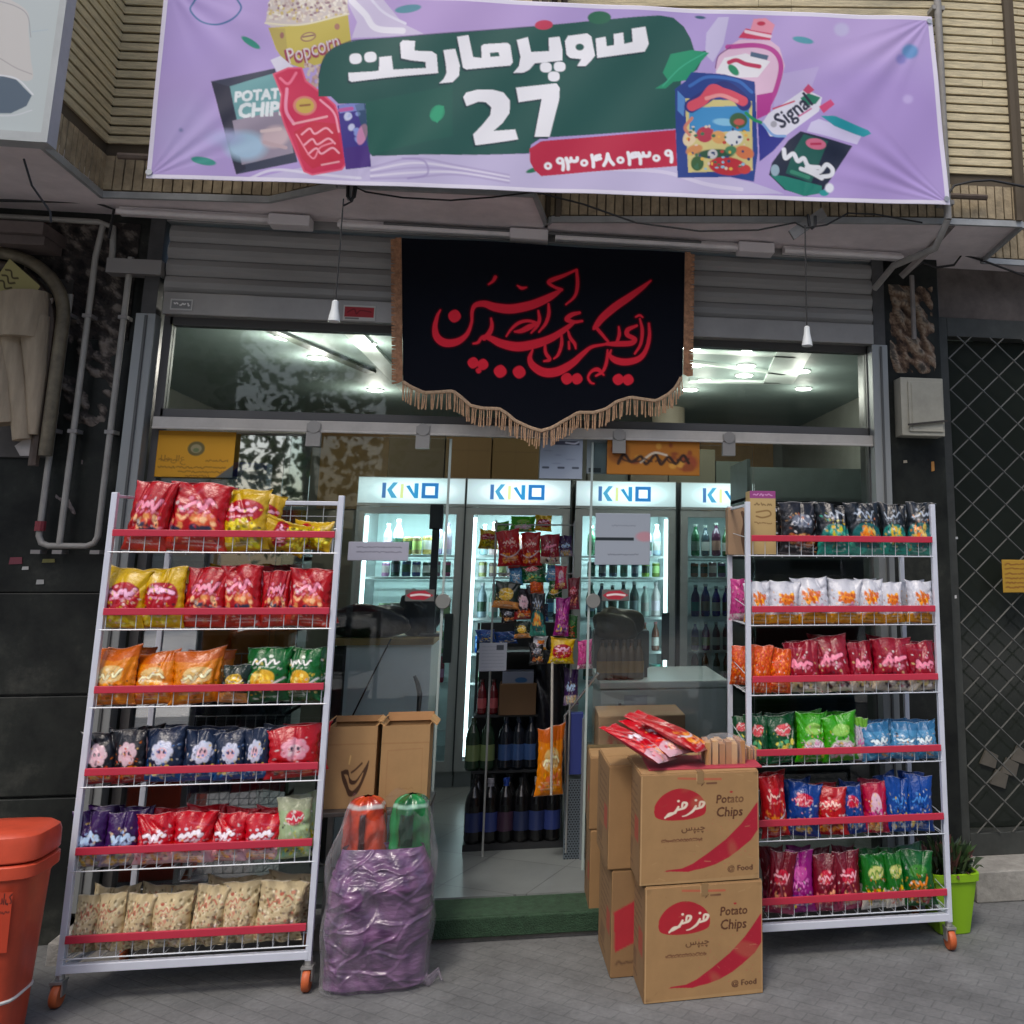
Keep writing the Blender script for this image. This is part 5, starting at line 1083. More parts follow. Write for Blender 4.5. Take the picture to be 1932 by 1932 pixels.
carton(.262, -.20, .078, .30, .24, .31, .02, 'lower carton half hidden at the very back of the pile, on the step', front=False, seed=5)
carton(.255, -.20, .394, .30, .26, .28, .0, 'upper carton half hidden at the very back of the pile', front=False, seed=6)
for o_ in [o for o in bpy.data.objects if o.get('label', '').startswith('lower back carton')]:
    cvr = Canvas(0, 0, 100, 120, 60, 72, (142, 110, 74)); cvr.poly([(2, 46), (30, 34), (34, 80), (4, 92)], (176, 40, 52)); scribble(cvr, 6, 30, 104, 3, (90, 64, 46), random.Random(2), 2.5, .8, 1)
    gridface('printed_front', cvr, (.003, 0, .357), (.294, 0, 0), (0, 0, -.354), (0, -.0012, 0), o_)
# tan carton with red pattern behind the pile
a, b = at(1130, 1352, Yp=.30), at(1293, 1352, Yp=.30)
def pf3(cv):
    r = random.Random(8)
    for _ in range(14): cv.stroke([(r.uniform(10, 60), r.uniform(5, 90)) for _ in range(3)], 2.5, (176, 84, 76), .8)
    cv.stroke([(40, 2), (50, 12), (64, 10)], 6, (150, 40, 50)); cv.ell(56, 58, 16, 12, (176, 60, 66)); cv.stroke([(70, 60), (90, 56), (98, 62)], 5, (176, 40, 56))
small_box('patterned_carton', a[0], b[0], .30, .62, FL, a[2], (168, 134, 106), 'tan carton with red pattern standing in the doorway behind the pile of cartons', 'carton', pf3)

# snack packs lying on the top front carton
zt = .742
lay = [(.50, -.78, .0, 1.1, 'redwhite', 'flat red and white packet at the left end on top of the cartons'), (.56, -.75, .018, .95, 'redwhite', 'red and white packet overlapping the left one on top of the cartons'),
       (.64, -.76, .03, .75, 'redchip', 'red packet with yellow picture in the middle on top of the cartons'), (.60, -.66, .035, 1.0, 'redwhite', 'red and white packet in the middle back on top of the cartons')]
for j, (x, y, dz, rz, kn, lb) in enumerate(lay):
    o = bag(kn, x, y, zt + .03 + dz, .15, .27, .05, rx=-1.2, rz=rz, label=lb, group='packets lying on the cartons')
def film_pack(x, y, z, w_, d, h, colr, label, seed, alpha=.55):
    t = empty('wafer_pack', (x, y, z), label, 'snack pack'); r = random.Random(seed); b = MB()
    for i in range(6):
        for j in range(2): b.col(r.choice([(206, 164, 110), (190, 146, 92), (220, 184, 134), (180, 130, 84)])); b.box((-w_ / 2 + i * w_ / 6 + .002, -d / 2 + j * d / 2, .004), (-w_ / 2 + (i + 1) * w_ / 6 - .002, -d / 2 + (j + 1) * d / 2 - .004, h * r.uniform(.75, 1)), rz=r.uniform(-.1, .1))
    b.build('wafers', VCM, t); f = MB(); f.lathe([(.02, -.005), (.55, .0), (.6, .03 / h * .5), (.56, .9), (.3, 1.1), (.02, 1.15)], (0, 0, 0), 14)
    f.v = [(px * w_ * 1.05, py * d * 1.2, pz * h) for px, py, pz in f.v]; f.build('film_wrap', film_m(), t, smooth=True, ang=0)
def film_m(name='clear film', tint=(.96, .96, .98), rough=.10, fac=.03, col=None, colf=0.):
    if name in MATS: return MATS[name]
    m = bpy.data.materials.new(name); m.use_nodes = True; n = m.node_tree.nodes; L = m.node_tree.links; n.clear()
    o = n.new('ShaderNodeOutputMaterial'); t = n.new('ShaderNodeBsdfTransparent'); t.inputs[0].default_value = (*tint, 1); g = n.new('ShaderNodeBsdfPrincipled'); g.inputs['Roughness'].default_value = rough
    g.inputs['Base Color'].default_value = (*(col or (.8, .8, .82)), 1); lw = n.new('ShaderNodeLayerWeight'); lw.inputs[0].default_value = .35
    nz = n.new('ShaderNodeTexNoise'); nz.inputs['Scale'].default_value = 14; nz.inputs['Detail'].default_value = 5; nz.inputs['Distortion'].default_value = 1.5; tc = n.new('ShaderNodeTexCoord'); mp = n.new('ShaderNodeMapping'); mp.inputs['Scale'].default_value = (1, 1, .45); mp.inputs['Rotation'].default_value = (0, .8, 0)
    L.new(tc.outputs['Object'], mp.inputs[0]); L.new(mp.outputs[0], nz.inputs[0]); bp = n.new('ShaderNodeBump'); bp.inputs['Strength'].default_value = .9; bp.inputs['Distance'].default_value = .02; L.new(nz.outputs[0], bp.inputs['Height']); L.new(bp.outputs[0], g.inputs['Normal']); L.new(bp.outputs[0], lw.inputs['Normal'])
    mx = n.new('ShaderNodeMixShader'); ad = n.new('ShaderNodeMath'); ad.operation = 'MULTIPLY_ADD'; ad.inputs[1].default_value = .35; ad.inputs[2].default_value = fac; ad.use_clamp = True; L.new(lw.outputs['Facing'], ad.inputs[0])
    L.new(ad.outputs[0], mx.inputs[0]); L.new(t.outputs[0], mx.inputs[1]); L.new(g.outputs[0], mx.inputs[2]); L.new(mx.outputs[0], o.inputs[0]); MATS[name] = m; return m
film_pack(.72, -.68, zt, .15, .12, .09, None, 'clear film pack of tan wafers on top of the front carton', 3)
film_pack(.82, -.64, zt - .0, .07, .07, .05, None, 'small clear pack at the right edge on top of the front carton', 5)
tb = MB().col((176, 60, 76)).box((-.20, -.10, 0), (.22, .12, .008)).build('red_tray', VCM, None, bevel=.003); tb.location = (.63, -.68, zt - .0035); tag(tb, 'thin red tray under the packets on top of the front carton', 'tray')

# ------------------------------------------------------------------ purple sack
def sack():
    nv, nu = 190, 380; r = np.random.RandomState(5); th = np.linspace(0, 2 * np.pi, nu)[None, :]; v = np.linspace(0, 1, nv)[:, None]
    h = .47; W_ = .180 * (1 + .05 * np.sin(v * 3.0)) * np.where(v > .75, 1 - (v - .75) * .7, 1.0) * np.clip(v / .03, .8, 1) ** .5; D = .105 * np.where(v > .75, 1 - (v - .75) * 2.4, 1) * np.clip(v / .03, .7, 1) ** .5
    p = 3.2; c, s = np.cos(th), np.sin(th); k = (np.abs(c) ** p + np.abs(s) ** p) ** (-1 / p); x = W_ * k * c; y = D * k * s; z = h * v + 0 * x
    X, Z = x, z; wr = np.zeros_like(x)
    for _ in range(10): a = r.uniform(.2, .9); f = r.uniform(20, 60); wr += r.uniform(.0007, .0018) * np.sin((X * math.cos(a) * 0.9 + Z * math.sin(a + .6)) * f + 3 * np.sin(X * 12 + r.uniform(0, 6)) + r.uniform(0, 6))
    for cx_, cz, rr, am in ((-.07, .33, .09, .02), (.06, .36, .09, .022), (-.06, .18, .1, .014), (.08, .2, .1, .014), (0, .3, .05, -.014)): wr += am * np.exp(-((X - cx_) ** 2 + (Z - cz) ** 2) / rr ** 2 * 2)
    n = np.stack([k * c / np.hypot(k * c, k * s), k * s / np.hypot(k * c, k * s)], -1); x = x + wr * n[..., 0]; y = y + wr * n[..., 1] * 1.6
    for _ in range(46):      # sharp creases of the stretched plastic, mostly rising to the right
        cx_, cz = r.uniform(-.17, .17), r.uniform(.03, .45); a = r.choice([r.uniform(.4, 1.1), r.uniform(-.2, .4)]); L_ = r.uniform(.03, .11); cc_, ss_ = math.cos(a), math.sin(a)
        al = (X - cx_) * cc_ + (Z - cz) * ss_; ac = -(X - cx_) * ss_ + (Z - cz) * cc_ + .02 * np.sin(al * 30); cr_ = r.uniform(.001, .0035) * np.exp(-(al / L_) ** 2) * (np.exp(-(ac / .005) ** 2) - .6 * np.exp(-((ac - .012) / .008) ** 2)) * (s < .2)
        x = x + cr_ * n[..., 0]; y = y + cr_ * n[..., 1] * 1.6
    P = np.stack([x, y, z], -1); cv = np.zeros((nv, nu, 3)); cols = [s2l((136, 96, 136)), s2l((78, 50, 86)), s2l((170, 146, 172)), s2l((140, 84, 120))]
    t_ = np.zeros((nv, nu)) + .5 + .5 * np.sin(X * 34 + 4 * np.sin(Z * 16) + Z * 24) * np.sin(Z * 40 + 3 * np.sin(X * 26)); cv[:] = cols[0]; cv += (cols[1] - cols[0]) * t_[..., None]
    sp = (r.rand(nv, nu) > 2)[..., None]; cv = np.where(sp, cols[3], cv); sp = (r.rand(nv, nu) > 2)[..., None]; cv = np.where(sp, cols[2], cv)
    t = empty('plastic_sack', (-.512, -.53, 0), 'bulging violet see-through plastic sack of packets standing on the pavement', 'sack')
    m = mat('violet plastic contents', vc=True, rough=.22, bump=.45, bscale=9, coat=.5, stretch=(1, 1, 2.4)); m.node_tree.nodes['Mapping'].inputs['Rotation'].default_value = (0, .7, 0); m.node_tree.nodes['Bump'].inputs['Distance'].default_value = .05
    m.node_tree.nodes['Principled BSDF'].inputs['Coat Weight'].default_value = .5
    grid_mesh('packed_contents', P * np.array([.965, .95, .97]), cv, m, t, True)
    # outer clear film, rising above the contents as a loose neck
    v2 = np.linspace(0, 1, nv)[:, None]; H = .60; neck = np.clip((.01 + (H - .01) * v2 - .42) / .18, 0, 1)
    W2 = .190 * (1 - .30 * neck ** 1.1); D2 = .122 * (1 - .1 * neck)
    x = W2 * k[:1] * c; y = D2 * k[:1] * s; z = .01 + (H - .01) * v2 + 0 * x + .03 * neck * np.sin(th * 5 + 1); wr = np.zeros_like(x)
    for _ in range(10): a = r.uniform(.3, 1.0); f = r.uniform(18, 50); wr += r.uniform(.0006, .002) * np.sin((x * math.cos(a) + z * math.sin(a)) * f + 2.5 * np.sin(x * 12 + r.uniform(0, 6)) + r.uniform(0, 6))
    x = x + wr * n[..., 0] * (1 + neck); y = y + wr * n[..., 1] * (1 + neck)
    grid_mesh('clear_film', np.stack([x, y, z], -1), None, film_m(), t, True)
    MB().tube([(.15, -.02, .03), (.19, -.05, .015), (.22, -.03, .04), (.235, -.05, .015)], [.018, .02, .012, .003], 8).build('knotted_corner', film_m('film knot', fac=.18, col=(.4, .34, .42)), t, smooth=True)
sack()
def puff(name, x, y, z, w_, h, d, c1, c2, label):
    nv, nu = 50, 60; th = np.linspace(0, 2 * np.pi, nu)[None, :]; v = np.linspace(0, 1, nv)[:, None]; r = np.random.RandomState(int(w_ * 1e4))
    R_ = np.sqrt(np.clip(1 - (np.abs(v - .47) / .535) ** 7, 0, 1)) * (1 - .18 * np.clip(v - .55, 0, 1)); X = w_ / 2 * R_ * np.cos(th); Yy = d / 2 * R_ * np.sin(th); Z = h * v + 0 * X
    wr = .0035 * np.sin(th * 5 + 4 * v + 1) + .0022 * np.sin(v * 26 + 4 * np.sin(th * 2)) + .002 * np.sin(th * 11 + 9 * v); X = X + wr * np.cos(th); Yy = Yy + wr * np.sin(th) * 1.5
    P = np.stack([X, Yy, Z], -1); C = np.zeros((nv, nu, 3)); m_ = .5 + .5 * np.sin(th * 3 + v * 2 + 1.2 * np.sin(v * 7) + 2); C[:] = s2l(c1); C += (s2l(c2) - s2l(c1)) * (m_[..., None] ** 2)
    if 'orange' in label: C = np.where(((v > .06) & (v < .42) & (np.cos(th - 4.95) > .93))[..., None], s2l((206, 120, 110)), C); C = np.where(((v > .3) & (v < .85) & (np.cos(th - 4.71) > .988))[..., None], s2l((60, 20, 14)), C); C = np.where(((v > .88) & (v < .93))[..., None], s2l((200, 190, 186)), C)
    else: C = np.where(((v > .45) & (v < .8) & (np.cos(th - 4.6) > .92))[..., None], s2l((8, 50, 30)), C); C = np.where(((v > .86) & (v < .90))[..., None], s2l((150, 196, 170)), C)
    o = grid_mesh(name, P, C, mat('shiny wrap', vc=True, rough=.18, coat=.6, bump=.5, bscale=30), None, True); o.location = (x, y, z); return tag(o, label, 'snack pack')
puff('wrapped_pack', -.590, -.46, .28, .158, .335, .13, (206, 70, 34), (150, 40, 24), 'orange film wrapped pack upright behind the sack, left of the green one')
puff('wrapped_pack', -.430, -.45, .30, .150, .315, .13, (18, 92, 46), (30, 132, 70), 'green film wrapped pack upright behind the sack')
# stool that carries the two small open cartons
st = empty('side_table', (-.56, -.30, 0), 'low dark table behind the sack, under two open cartons', 'table')
MB().box((-.23, -.13, .535), (.19, .15, .552)).build('tabletop', mat('dark laminate', (.07, .06, .055), .5, var=.3), st, bevel=.003)
for x in (-.21, .175):
    for y in (-.11, .13): MB().box((x - .01, y - .01, .0), (x + .01, y + .01, .535)).build('leg', mat('table leg', (.42, .43, .42), .4, .4), st)
MB().tube([(-.245, .0, .44), (-.235, -.02, .5), (-.2, -.04, .528), (-.15, -.04, .53)], .012, 8).build('arm', mat('black arm', (.03, .03, .03), .5), st, smooth=True)
def open_carton(x0, x1, z0, z1, y, zf, lab, marks):
    d = .13; t = empty('open_carton', ((x0 + x1) / 2, y, z0), lab, 'carton', 'open cartons on the side table'); w2 = (x1 - x0) / 2; h = z1 - z0
    b = MB().col((176, 138, 92)); th = .004
    b.box((-w2, 0, 0), (w2, th, h)).box((-w2, d - th, 0), (w2, d, h)).box((-w2, th, 0), (-w2 + th, d - th, h)).box((w2 - th, th, 0), (w2, d - th, h)).box((-w2 + th, th, 0), (w2 - th, d - th, th)); b.build('box', card_m, t)
    b = MB().col((158, 116, 74)); b.obox((0, d - .002, h + zf / 2), (w2, 0, 0), (0, .002, 0), (0, .01, zf / 2)); b.build('back_flap', card_m, t)
    b = MB().col((186, 144, 94)); b.obox((-w2 - .012, d / 2, h + .01), (.014, 0, .012), (0, d / 2 - .004, 0), (.0015, 0, -.002)).obox((w2 + .012, d / 2, h + .01), (.014, 0, -.012), (0, d / 2 - .004, 0), (.0015, 0, .002)); b.build('side_flap', card_m, t)
    cv = Canvas(0, 0, 100, 110, 90, 100, (170, 134, 90))
    cv.stroke([(-5, 24), (105, 24)], 2, (160, 122, 80), smooth=False)
    if marks:
        cv.poly(cr([(30, 60), (44, 58), (50, 70), (62, 72), (78, 56), (86, 46), (84, 60), (74, 80), (64, 92), (50, 94), (42, 84), (34, 72), (30, 60)]), (70, 44, 26)); cv.poly(cr([(37, 64), (45, 66), (50, 77), (62, 77), (76, 62), (70, 76), (58, 86), (50, 84), (44, 74), (37, 64)]), (170, 134, 90)); cv.stroke([(52, 62), (60, 58), (72, 50)], 3, (80, 50, 30)); cv.stroke([(46, 50), (48, 40)], 3, (206, 170, 110))
    else: cv.stroke([(14, 34), (86, 32), (88, 94), (14, 96), (14, 34)], 1.5, (160, 120, 80), .8, smooth=False); scribble(cv, 40, 70, 86, 2, (150, 110, 70), random.Random(2), 1.5, .6)
    gridface('printed_front', cv, (-w2, 0, h), (2 * w2, 0, 0), (0, 0, -h), (0, -.0012, 0), t)
def zx(px, py): return at(px, py, Yp=-.38)
a, b, c, d_ = zx(621, 1372), zx(712, 1516), zx(722, 1372), zx(810, 1512)
open_carton(a[0], zx(713, 1372)[0], .553, a[2], -.38, .02, 'open brown carton with a hand drawn bird mark, left one on the low table', True)
open_carton(zx(722, 1372)[0], zx(812, 1372)[0], .553, a[2] + .0, -.38, .03, 'open brown carton with a faint printed frame, right one on the low table', False)

# ------------------------------------------------------------------ orange litter bin
def bin_():
    # rounded square body, tapering
    c0 = (-1.755, -.755); t = empty('litter_bin', (*c0, 0), 'orange red plastic litter bin with lid at the left edge beside the rack', 'bin')
    om = mat('orange plastic', (.60, .075, .032), .45, var=.22, vscale=6)
    def ring(w_, d, z, n=40, p=5):
        o = []
        for k in range(n):
            a = 2 * math.pi * k / n; cc, ss = math.cos(a), math.sin(a); kk = (abs(cc) ** p + abs(ss) ** p) ** (-1 / p); o.append((w_ * kk * cc, d * kk * ss, z))
        return o
    def shell(name, rings, m):
        b = MB(); vs = [p for r_ in rings for p in r_]; n = len(rings[0]); fs = []
        for i in range(len(rings) - 1):
            for k in range(n): fs.append((i * n + k, i * n + (k + 1) % n, (i + 1) * n + (k + 1) % n, (i + 1) * n + k))
        fs.append(tuple(range(n))[::-1]); fs.append(tuple((len(rings) - 1) * n + k for k in range(n))); b.add(vs, fs); return b.build(name, m, t, smooth=True, ang=35)
    shell('body', [ring(.184, .172, .02), ring(.188, .175, .03), ring(.207, .192, .48), ring(.212, .197, .49), ring(.215, .2, .53)], om)
    shell('rim', [ring(.222, .207, .50), ring(.228, .212, .505), ring(.228, .212, .54), ring(.22, .205, .545)], om)
    shell('lid', [ring(.222, .207, .552), ring(.226, .21, .556), ring(.225, .209, .61), ring(.219, .203, .628), ring(.20, .185, .64), ring(.10, .09, .642)], om)
    shell('base', [ring(.180, .170, .0), ring(.186, .175, .005), ring(.19, .178, .10), ring(.182, .172, .11)], om)
    b = MB(); b.tube([p for p in ring(.192, .18, .135, 40)] + [ring(.192, .18, .135, 40)[0]], .006, 6); b.build('band', mat('white band', (.6, .6, .58), .5), t, smooth=True)
    cv = Canvas(0, 0, 100, 100, 70, 70, (182, 60, 32)); cv.ell(44, 56, 26, 28, (60, 84, 36)); cv.ell(44, 56, 12, 16, (182, 60, 32)); cv.stroke([(30, 80), (60, 74)], 8, (60, 84, 36)); cv.text('\u067e\u0627\u06a9', 62, 20, 26, (60, 24, 18), sx=.7, bold=1); scribble(cv, 50, 96, 34, 3, (60, 24, 18), random.Random(1), 2.5)
    y0 = -.19; gridface('emblem', cv, (.05, y0 - .008, .47), (.13, 0, 0), (0, .012, -.18), (0, -.0035, 0), t)
bin_()
for o_ in bpy.data.objects:
    if o_.name == 'litter_bin': o_.scale = (1, .56, .98)

# ------------------------------------------------------------------ lime pot with plant
def pot():
    t = empty('plant_pot', (1.735, -.36, 0), 'lime green square plant pot with a dark leafy plant by the right rack', 'potted plant')
    gm = mat('lime plastic', (.27, .52, .015), .35)
    b = MB(); rings = []
    for w_, z in ((.066, 0), (.07, .004), (.098, .205), (.106, .207), (.108, .235), (.1, .237), (.096, .225), (.088, .20)):
        n = 32; o = []
        for k in range(n):
            a = 2 * math.pi * k / n; cc, ss = math.cos(a), math.sin(a); kk = (abs(cc) ** 7 + abs(ss) ** 7) ** (-1 / 7); o.append((w_ * kk * cc, w_ * kk * ss, z))
        rings.append(o)
    n = 32; vs = [p for r_ in rings for p in r_]; fs = [(i * n + k, i * n + (k + 1) % n, (i + 1) * n + (k + 1) % n, (i + 1) * n + k) for i in range(len(rings) - 1) for k in range(n)]; fs.append(tuple(range(n))[::-1]); fs.append(tuple((len(rings) - 1) * n + k for k in range(n)))
    b.add(vs, fs).build('pot', gm, t, smooth=True, ang=35)
    MB().box((-.085, -.085, .195), (.085, .085, .21)).build('soil', mat('soil', (.04, .03, .02), .95, bump=.8), t)
    r = random.Random(6); lf = MB()
    for _ in range(420):
        a = r.uniform(0, 6.28); R0 = r.uniform(0, .07); h = r.uniform(.02, .15); x, y = R0 * math.cos(a), R0 * math.sin(a); tip = Vector((x * 2.0 + r.uniform(-.03, .03), y * 1.9 + r.uniform(-.03, .03), .2 + h)); base = Vector((x, y, .2)); base = base.lerp(tip, r.uniform(.0, .5)); mid = base.lerp(tip, .55) + Vector((0, 0, .02)); s = Vector((r.uniform(-1, 1), r.uniform(-1, 1), .2)).normalized() * r.uniform(.006, .014)
        if r.random() < .8: lf.col(r.choice([(40, 60, 34), (52, 78, 40), (34, 50, 30), (66, 84, 50)]))
        else: lf.col((104, 66, 60))
        lf.add([base, mid - s, tip, mid + s], [(0, 1, 2, 3)])
    lf.build('leaves', mat('pot leaves', vc=True, rough=.5), t)
pot()

# ------------------------------------------------------------------ left pier: pipes, billboard, clothes window
pipe_m = mat('grey gas pipe', (.34, .33, .30), .5, .1, var=.2)
def P_(px, py, y=-.06): return at(px, py, Yp=y)
gp = empty('gas_pipe', tuple(P_(150, 700)), 'grey gas pipes running down the granite pier and joined by a U bend', 'pipe'); g0 = np.array(gp.location)
xl, xm, xr = P_(88, 900)[0], P_(128, 900)[0], P_(198, 900)[0]
zt_, zb = 2.72, P_(120, 1030)[2]
def arc(xa, xb, z, r_=.04):
    return [(xa, -.06, z + r_), (xa + r_ * .3 * (1 if xb > xa else -1), -.06, z + r_ * .3), (xa + r_ * (1 if xb > xa else -1), -.06, z)]
pl = [(xl, -.06, 2.60), *arc(xl, xr, zb), *arc(xr, xl, zb)[::-1], (xr, -.06, 2.78)]
MB().tube([np.array(p) - g0 for p in pl], .0125, 10).build('u_pipe', pipe_m, gp, smooth=True)
MB().tube([np.array(p) - g0 for p in ((xm, -.06, zb), (xm, -.06, 2.74), (xm + .0, -.06, 2.78), (xm + .02, -.07, 2.93))], .0125, 10).build('middle_pipe', pipe_m, gp, smooth=True)
MB().tube([np.array(p) - g0 for p in ((-3.0, -.07, 2.93), (xm, -.07, 2.93), (xm + .06, -.07, 2.91), (xm + .07, -.07, 2.80), (xm + .07, -.07, 2.72))], .0125, 10).build('branch_pipe', pipe_m, gp, smooth=True)
MB().box((xm + .06 - g0[0], -.03, 2.70 - g0[2]), (xm + .28 - g0[0], .04, 2.765 - g0[2])).build('mounting_bar', mat('dirty bar', (.26, .25, .24), .6, .3), gp)
cl_ = MB()
for z in (1.5, 2.0, 2.5):
    for x in (xl, xm, xr): cl_.box((x - .018 - g0[0], -.014, z - g0[2]), (x + .018 - g0[0], .045, z + .016 - g0[2]))
cl_.build('clamp', MATS['dirty bar'], gp)
MB().tube([np.array((xl, -.06, zb + .06)) - g0, np.array((xl, -.06, zb + .10)) - g0], .02, 10).build('red_valve', mat('valve red', (.22, .03, .04), .5), gp)
# paper remnants and paint marks on the granite
for j, (px, py, w_, h, c, lb) in enumerate(((92, 1058, .05, .016, (150, 146, 90), 'torn yellowish paper scrap stuck on the pier under the pipes'), (76, 1098, .03, .02, (170, 172, 168), 'small grey scrap stuck lowest on the left pier'), (30, 1058, .05, .03, (120, 60, 70), 'faded reddish sticker on the far left of the pier'), (48, 1072, .025, .014, (190, 190, 186), 'tiny white scrap beside the reddish sticker'))):
    p = at(px, py, Yp=-.002); o = MB().col(c).prism([(-w_ / 2, 0, -h / 2), (w_ / 2, 0, -h / 2.4), (w_ / 2.3, 0, h / 2), (-w_ / 2.2, 0, h / 2.2)], (0, .0015, 0)).build('paper_scrap', VCM); o.location = (p[0], -.0035, p[2]); tag(o, lb, 'scrap')

# billboard box of the neighbour
bb = empty('billboard', (-2.4, -.98, 3.2), 'pale lit-box billboard with a white garment picture, top left corner', 'billboard')
cv = Canvas(-60, -60, 116, 264, 130, 240, (176, 186, 186))
cv.poly(cr([(-60, -40), (0, -10), (50, 20), (54, 60), (58, 110), (60, 150), (20, 148), (-30, 140), (-60, 130)]), (190, 188, 184)); cv.stroke([(-10, 0), (30, 12), (52, 30), (58, 70)], 1.6, (146, 146, 150)); cv.stroke([(60, 60), (90, 56)], 1.4, (160, 176, 186)); cv.stroke([(0, 110), (30, 128), (60, 140)], 2, (160, 156, 156))
cv.poly([(-60, 130), (0, 142), (30, 150), (60, 180), (50, 200), (20, 214), (-60, 214)], (70, 88, 104)); cv.stroke([(-20, 140), (30, 148), (62, 178)], 3, (206, 210, 214)); cv.stroke([(-60, 216), (20, 218), (60, 208)], 2, (196, 200, 204))
a, b = at(-60, 264 - 6, Yp=-.98), at(110, 250, Yp=-.98)
gx, gz0, gz1 = at(82, 250, Yp=-.98)[0], at(40, 250, Yp=-.98)[2], 4.2
u = np.linspace(-60, 100, 130)[None, :] + 0 * np.linspace(0, 1, 240)[:, None]
PX, PY = np.meshgrid(cv.x, cv.y); PP = at_arr(PX, PY, -.98); PP[..., 0] = np.minimum(PP[..., 0], gx); PP[..., 2] = np.maximum(PP[..., 2], gz0)
sheet('picture_face', PP - np.array([-2.4, -.98, 3.2]), cv.a, mat('billboard face', vc=True, rough=.35), bb, .003)
fr = MB(); ox, oz = -2.4, 3.2
fr.box((gx - ox, -.014, gz0 - oz - .035), (gx - ox + .022, .05, 4.3 - oz)); fr.box((-3.4 - ox, -.012, gz0 - oz - .035), (gx - ox - .001, .048, gz0 - oz)); fr.box((-3.4 - ox, .006, gz0 - oz + .001), (gx - ox - .001, .047, 4.29 - oz))
fr.build('frame', mat('billboard frame', (.40, .43, .43), .5, .0, var=.1), bb)

# neighbour's arched display window with clothes
aw = empty('arched_window', (-2.35, -.2, 1.9), 'arched gilt display window of the neighbouring clothes shop at the left edge', 'window')
O = np.array([-2.35, -.2, 1.9])
def arch_pts(rx, rz_, zc, xc=-2.52, n=18): return [(xc + rx * math.cos(math.pi * k / n), -.10, zc + rz_ * math.sin(math.pi * k / n)) for k in range(n // 2 + 3)]
xe = at(112, 620, Yp=-.12)[0]; zc = at(100, 600, Yp=-.12)[2]
zB = at(75, 860, Yp=-.1)[2]; A1 = [(xe, -.10, zB)] + [(xe - .30 + .30 * math.cos(a), -.10, zc + .28 * math.sin(a)) for a in np.linspace(0, math.pi / 2, 12)] + [(xe - 1.2, -.10, zc + .29)]
MB().tube([np.array(p) - O for p in A1], .026, 10).build('gilt_arch', mat('gilt frame', (.16, .135, .09), .5, .3, var=.4, vscale=20), aw, smooth=True)
A2 = [(p[0] - .05, p[1] + .02, p[2] - .04) for p in A1]; MB().tube([np.array(p) - O for p in A2], .02, 8).build('inner_moulding', mat('brown moulding', (.09, .065, .05), .6, var=.3), aw, smooth=True)
MB().box((xe - 1.2 - O[0], .186, zB - O[2]), (xe - .02 - O[0], .194, zc + .2 - O[2])).build('backboard', mat('window back', (.07, .065, .06), .7, var=.5, vscale=3), aw)
cu = MB(); r = random.Random(3)
for k in range(9):
    z = zB + k * .075; cu.prism([(xe - .06, -.09, z), (xe - .055, -.09, z + .075), (xe - .085, -.09, z + .075), (xe - .125 - .02 * (k % 2), -.09, z + .04), (xe - .10, -.09, z)], (0, .01, 0))
cu.v = [tuple(np.array(p) - O) for p in cu.v]; cu.build('scalloped_curtain', mat('cream curtain', (.42, .39, .36), .9, var=.25), aw)
cornice = MB().box((-3.4, -.2, at(60, 440, Yp=-.2)[2] - .0), (at(80, 440, Yp=-.2)[0], -.0, at(60, 440, Yp=-.2)[2] + .05)).box((-3.4, -.17, at(60, 440, Yp=-.2)[2] - .04), (at(78, 440, Yp=-.2)[0], -.02, at(60, 440, Yp=-.2)[2] - .002))
cornice.v = [tuple(np.array(p) - O) for p in cornice.v]; cornice.build('cornice', mat('brown cornice', (.15, .12, .11), .6, var=.3), aw)
def cloth_tube(name, pts, rr, m, t):
    mb = MB(); mb.tube(pts, rr, 12); o = mb.build(name, m, t, smooth=True); return o
gt = empty('hanging_garment', tuple(at(40, 800, Yp=-.10)), 'beige garment hanging in the left neighbour display window', 'garment'); g1 = np.array(gt.location)
bm_ = mat('beige cloth', (.38, .31, .22), .9, var=.25, vscale=7, bump=.5, bscale=14, stretch=(3, 3, .5))
for (xa, ya, xb, yb, r0, r1) in ((20, 610, 42, 830, .05, .035), (66, 600, 62, 820, .06, .02), (-10, 620, 10, 800, .05, .05), (40, 560, 40, 640, .11, .09)):
    cloth_tube('fabric_fold', [at(xa, ya, Yp=-.10) - g1, at((xa + xb) / 2 + 4, (ya + yb) / 2, Yp=-.10) - g1, at(xb, yb, Yp=-.10) - g1], [r0, (r0 + r1) / 2, r1], bm_, gt)
cv = Canvas(0, 0, 100, 130, 60, 78, (166, 158, 104)); r = random.Random(12)
for k in range(3): cv.stroke([(8, 34 + k * 20), (20, 26 + k * 20), (32, 38 + k * 20), (44, 28 + k * 18)], 5, (70, 60, 36))
p = [at(18, 488, Yp=-.14), at(76, 540, Yp=-.14), at(34, 612, Yp=-.14), at(-18, 540, Yp=-.14)]
t_ = empty('paper_sign', tuple(p[0]), 'yellowish paper sign with dark handwriting in the left neighbour window', 'sign'); U_ = p[1] - p[0]; V_ = p[3] - p[0]
gridface('sheet', cv, (0, 0, 0), U_, V_ * 1.25, (0, 0, 0), t_, VCM)
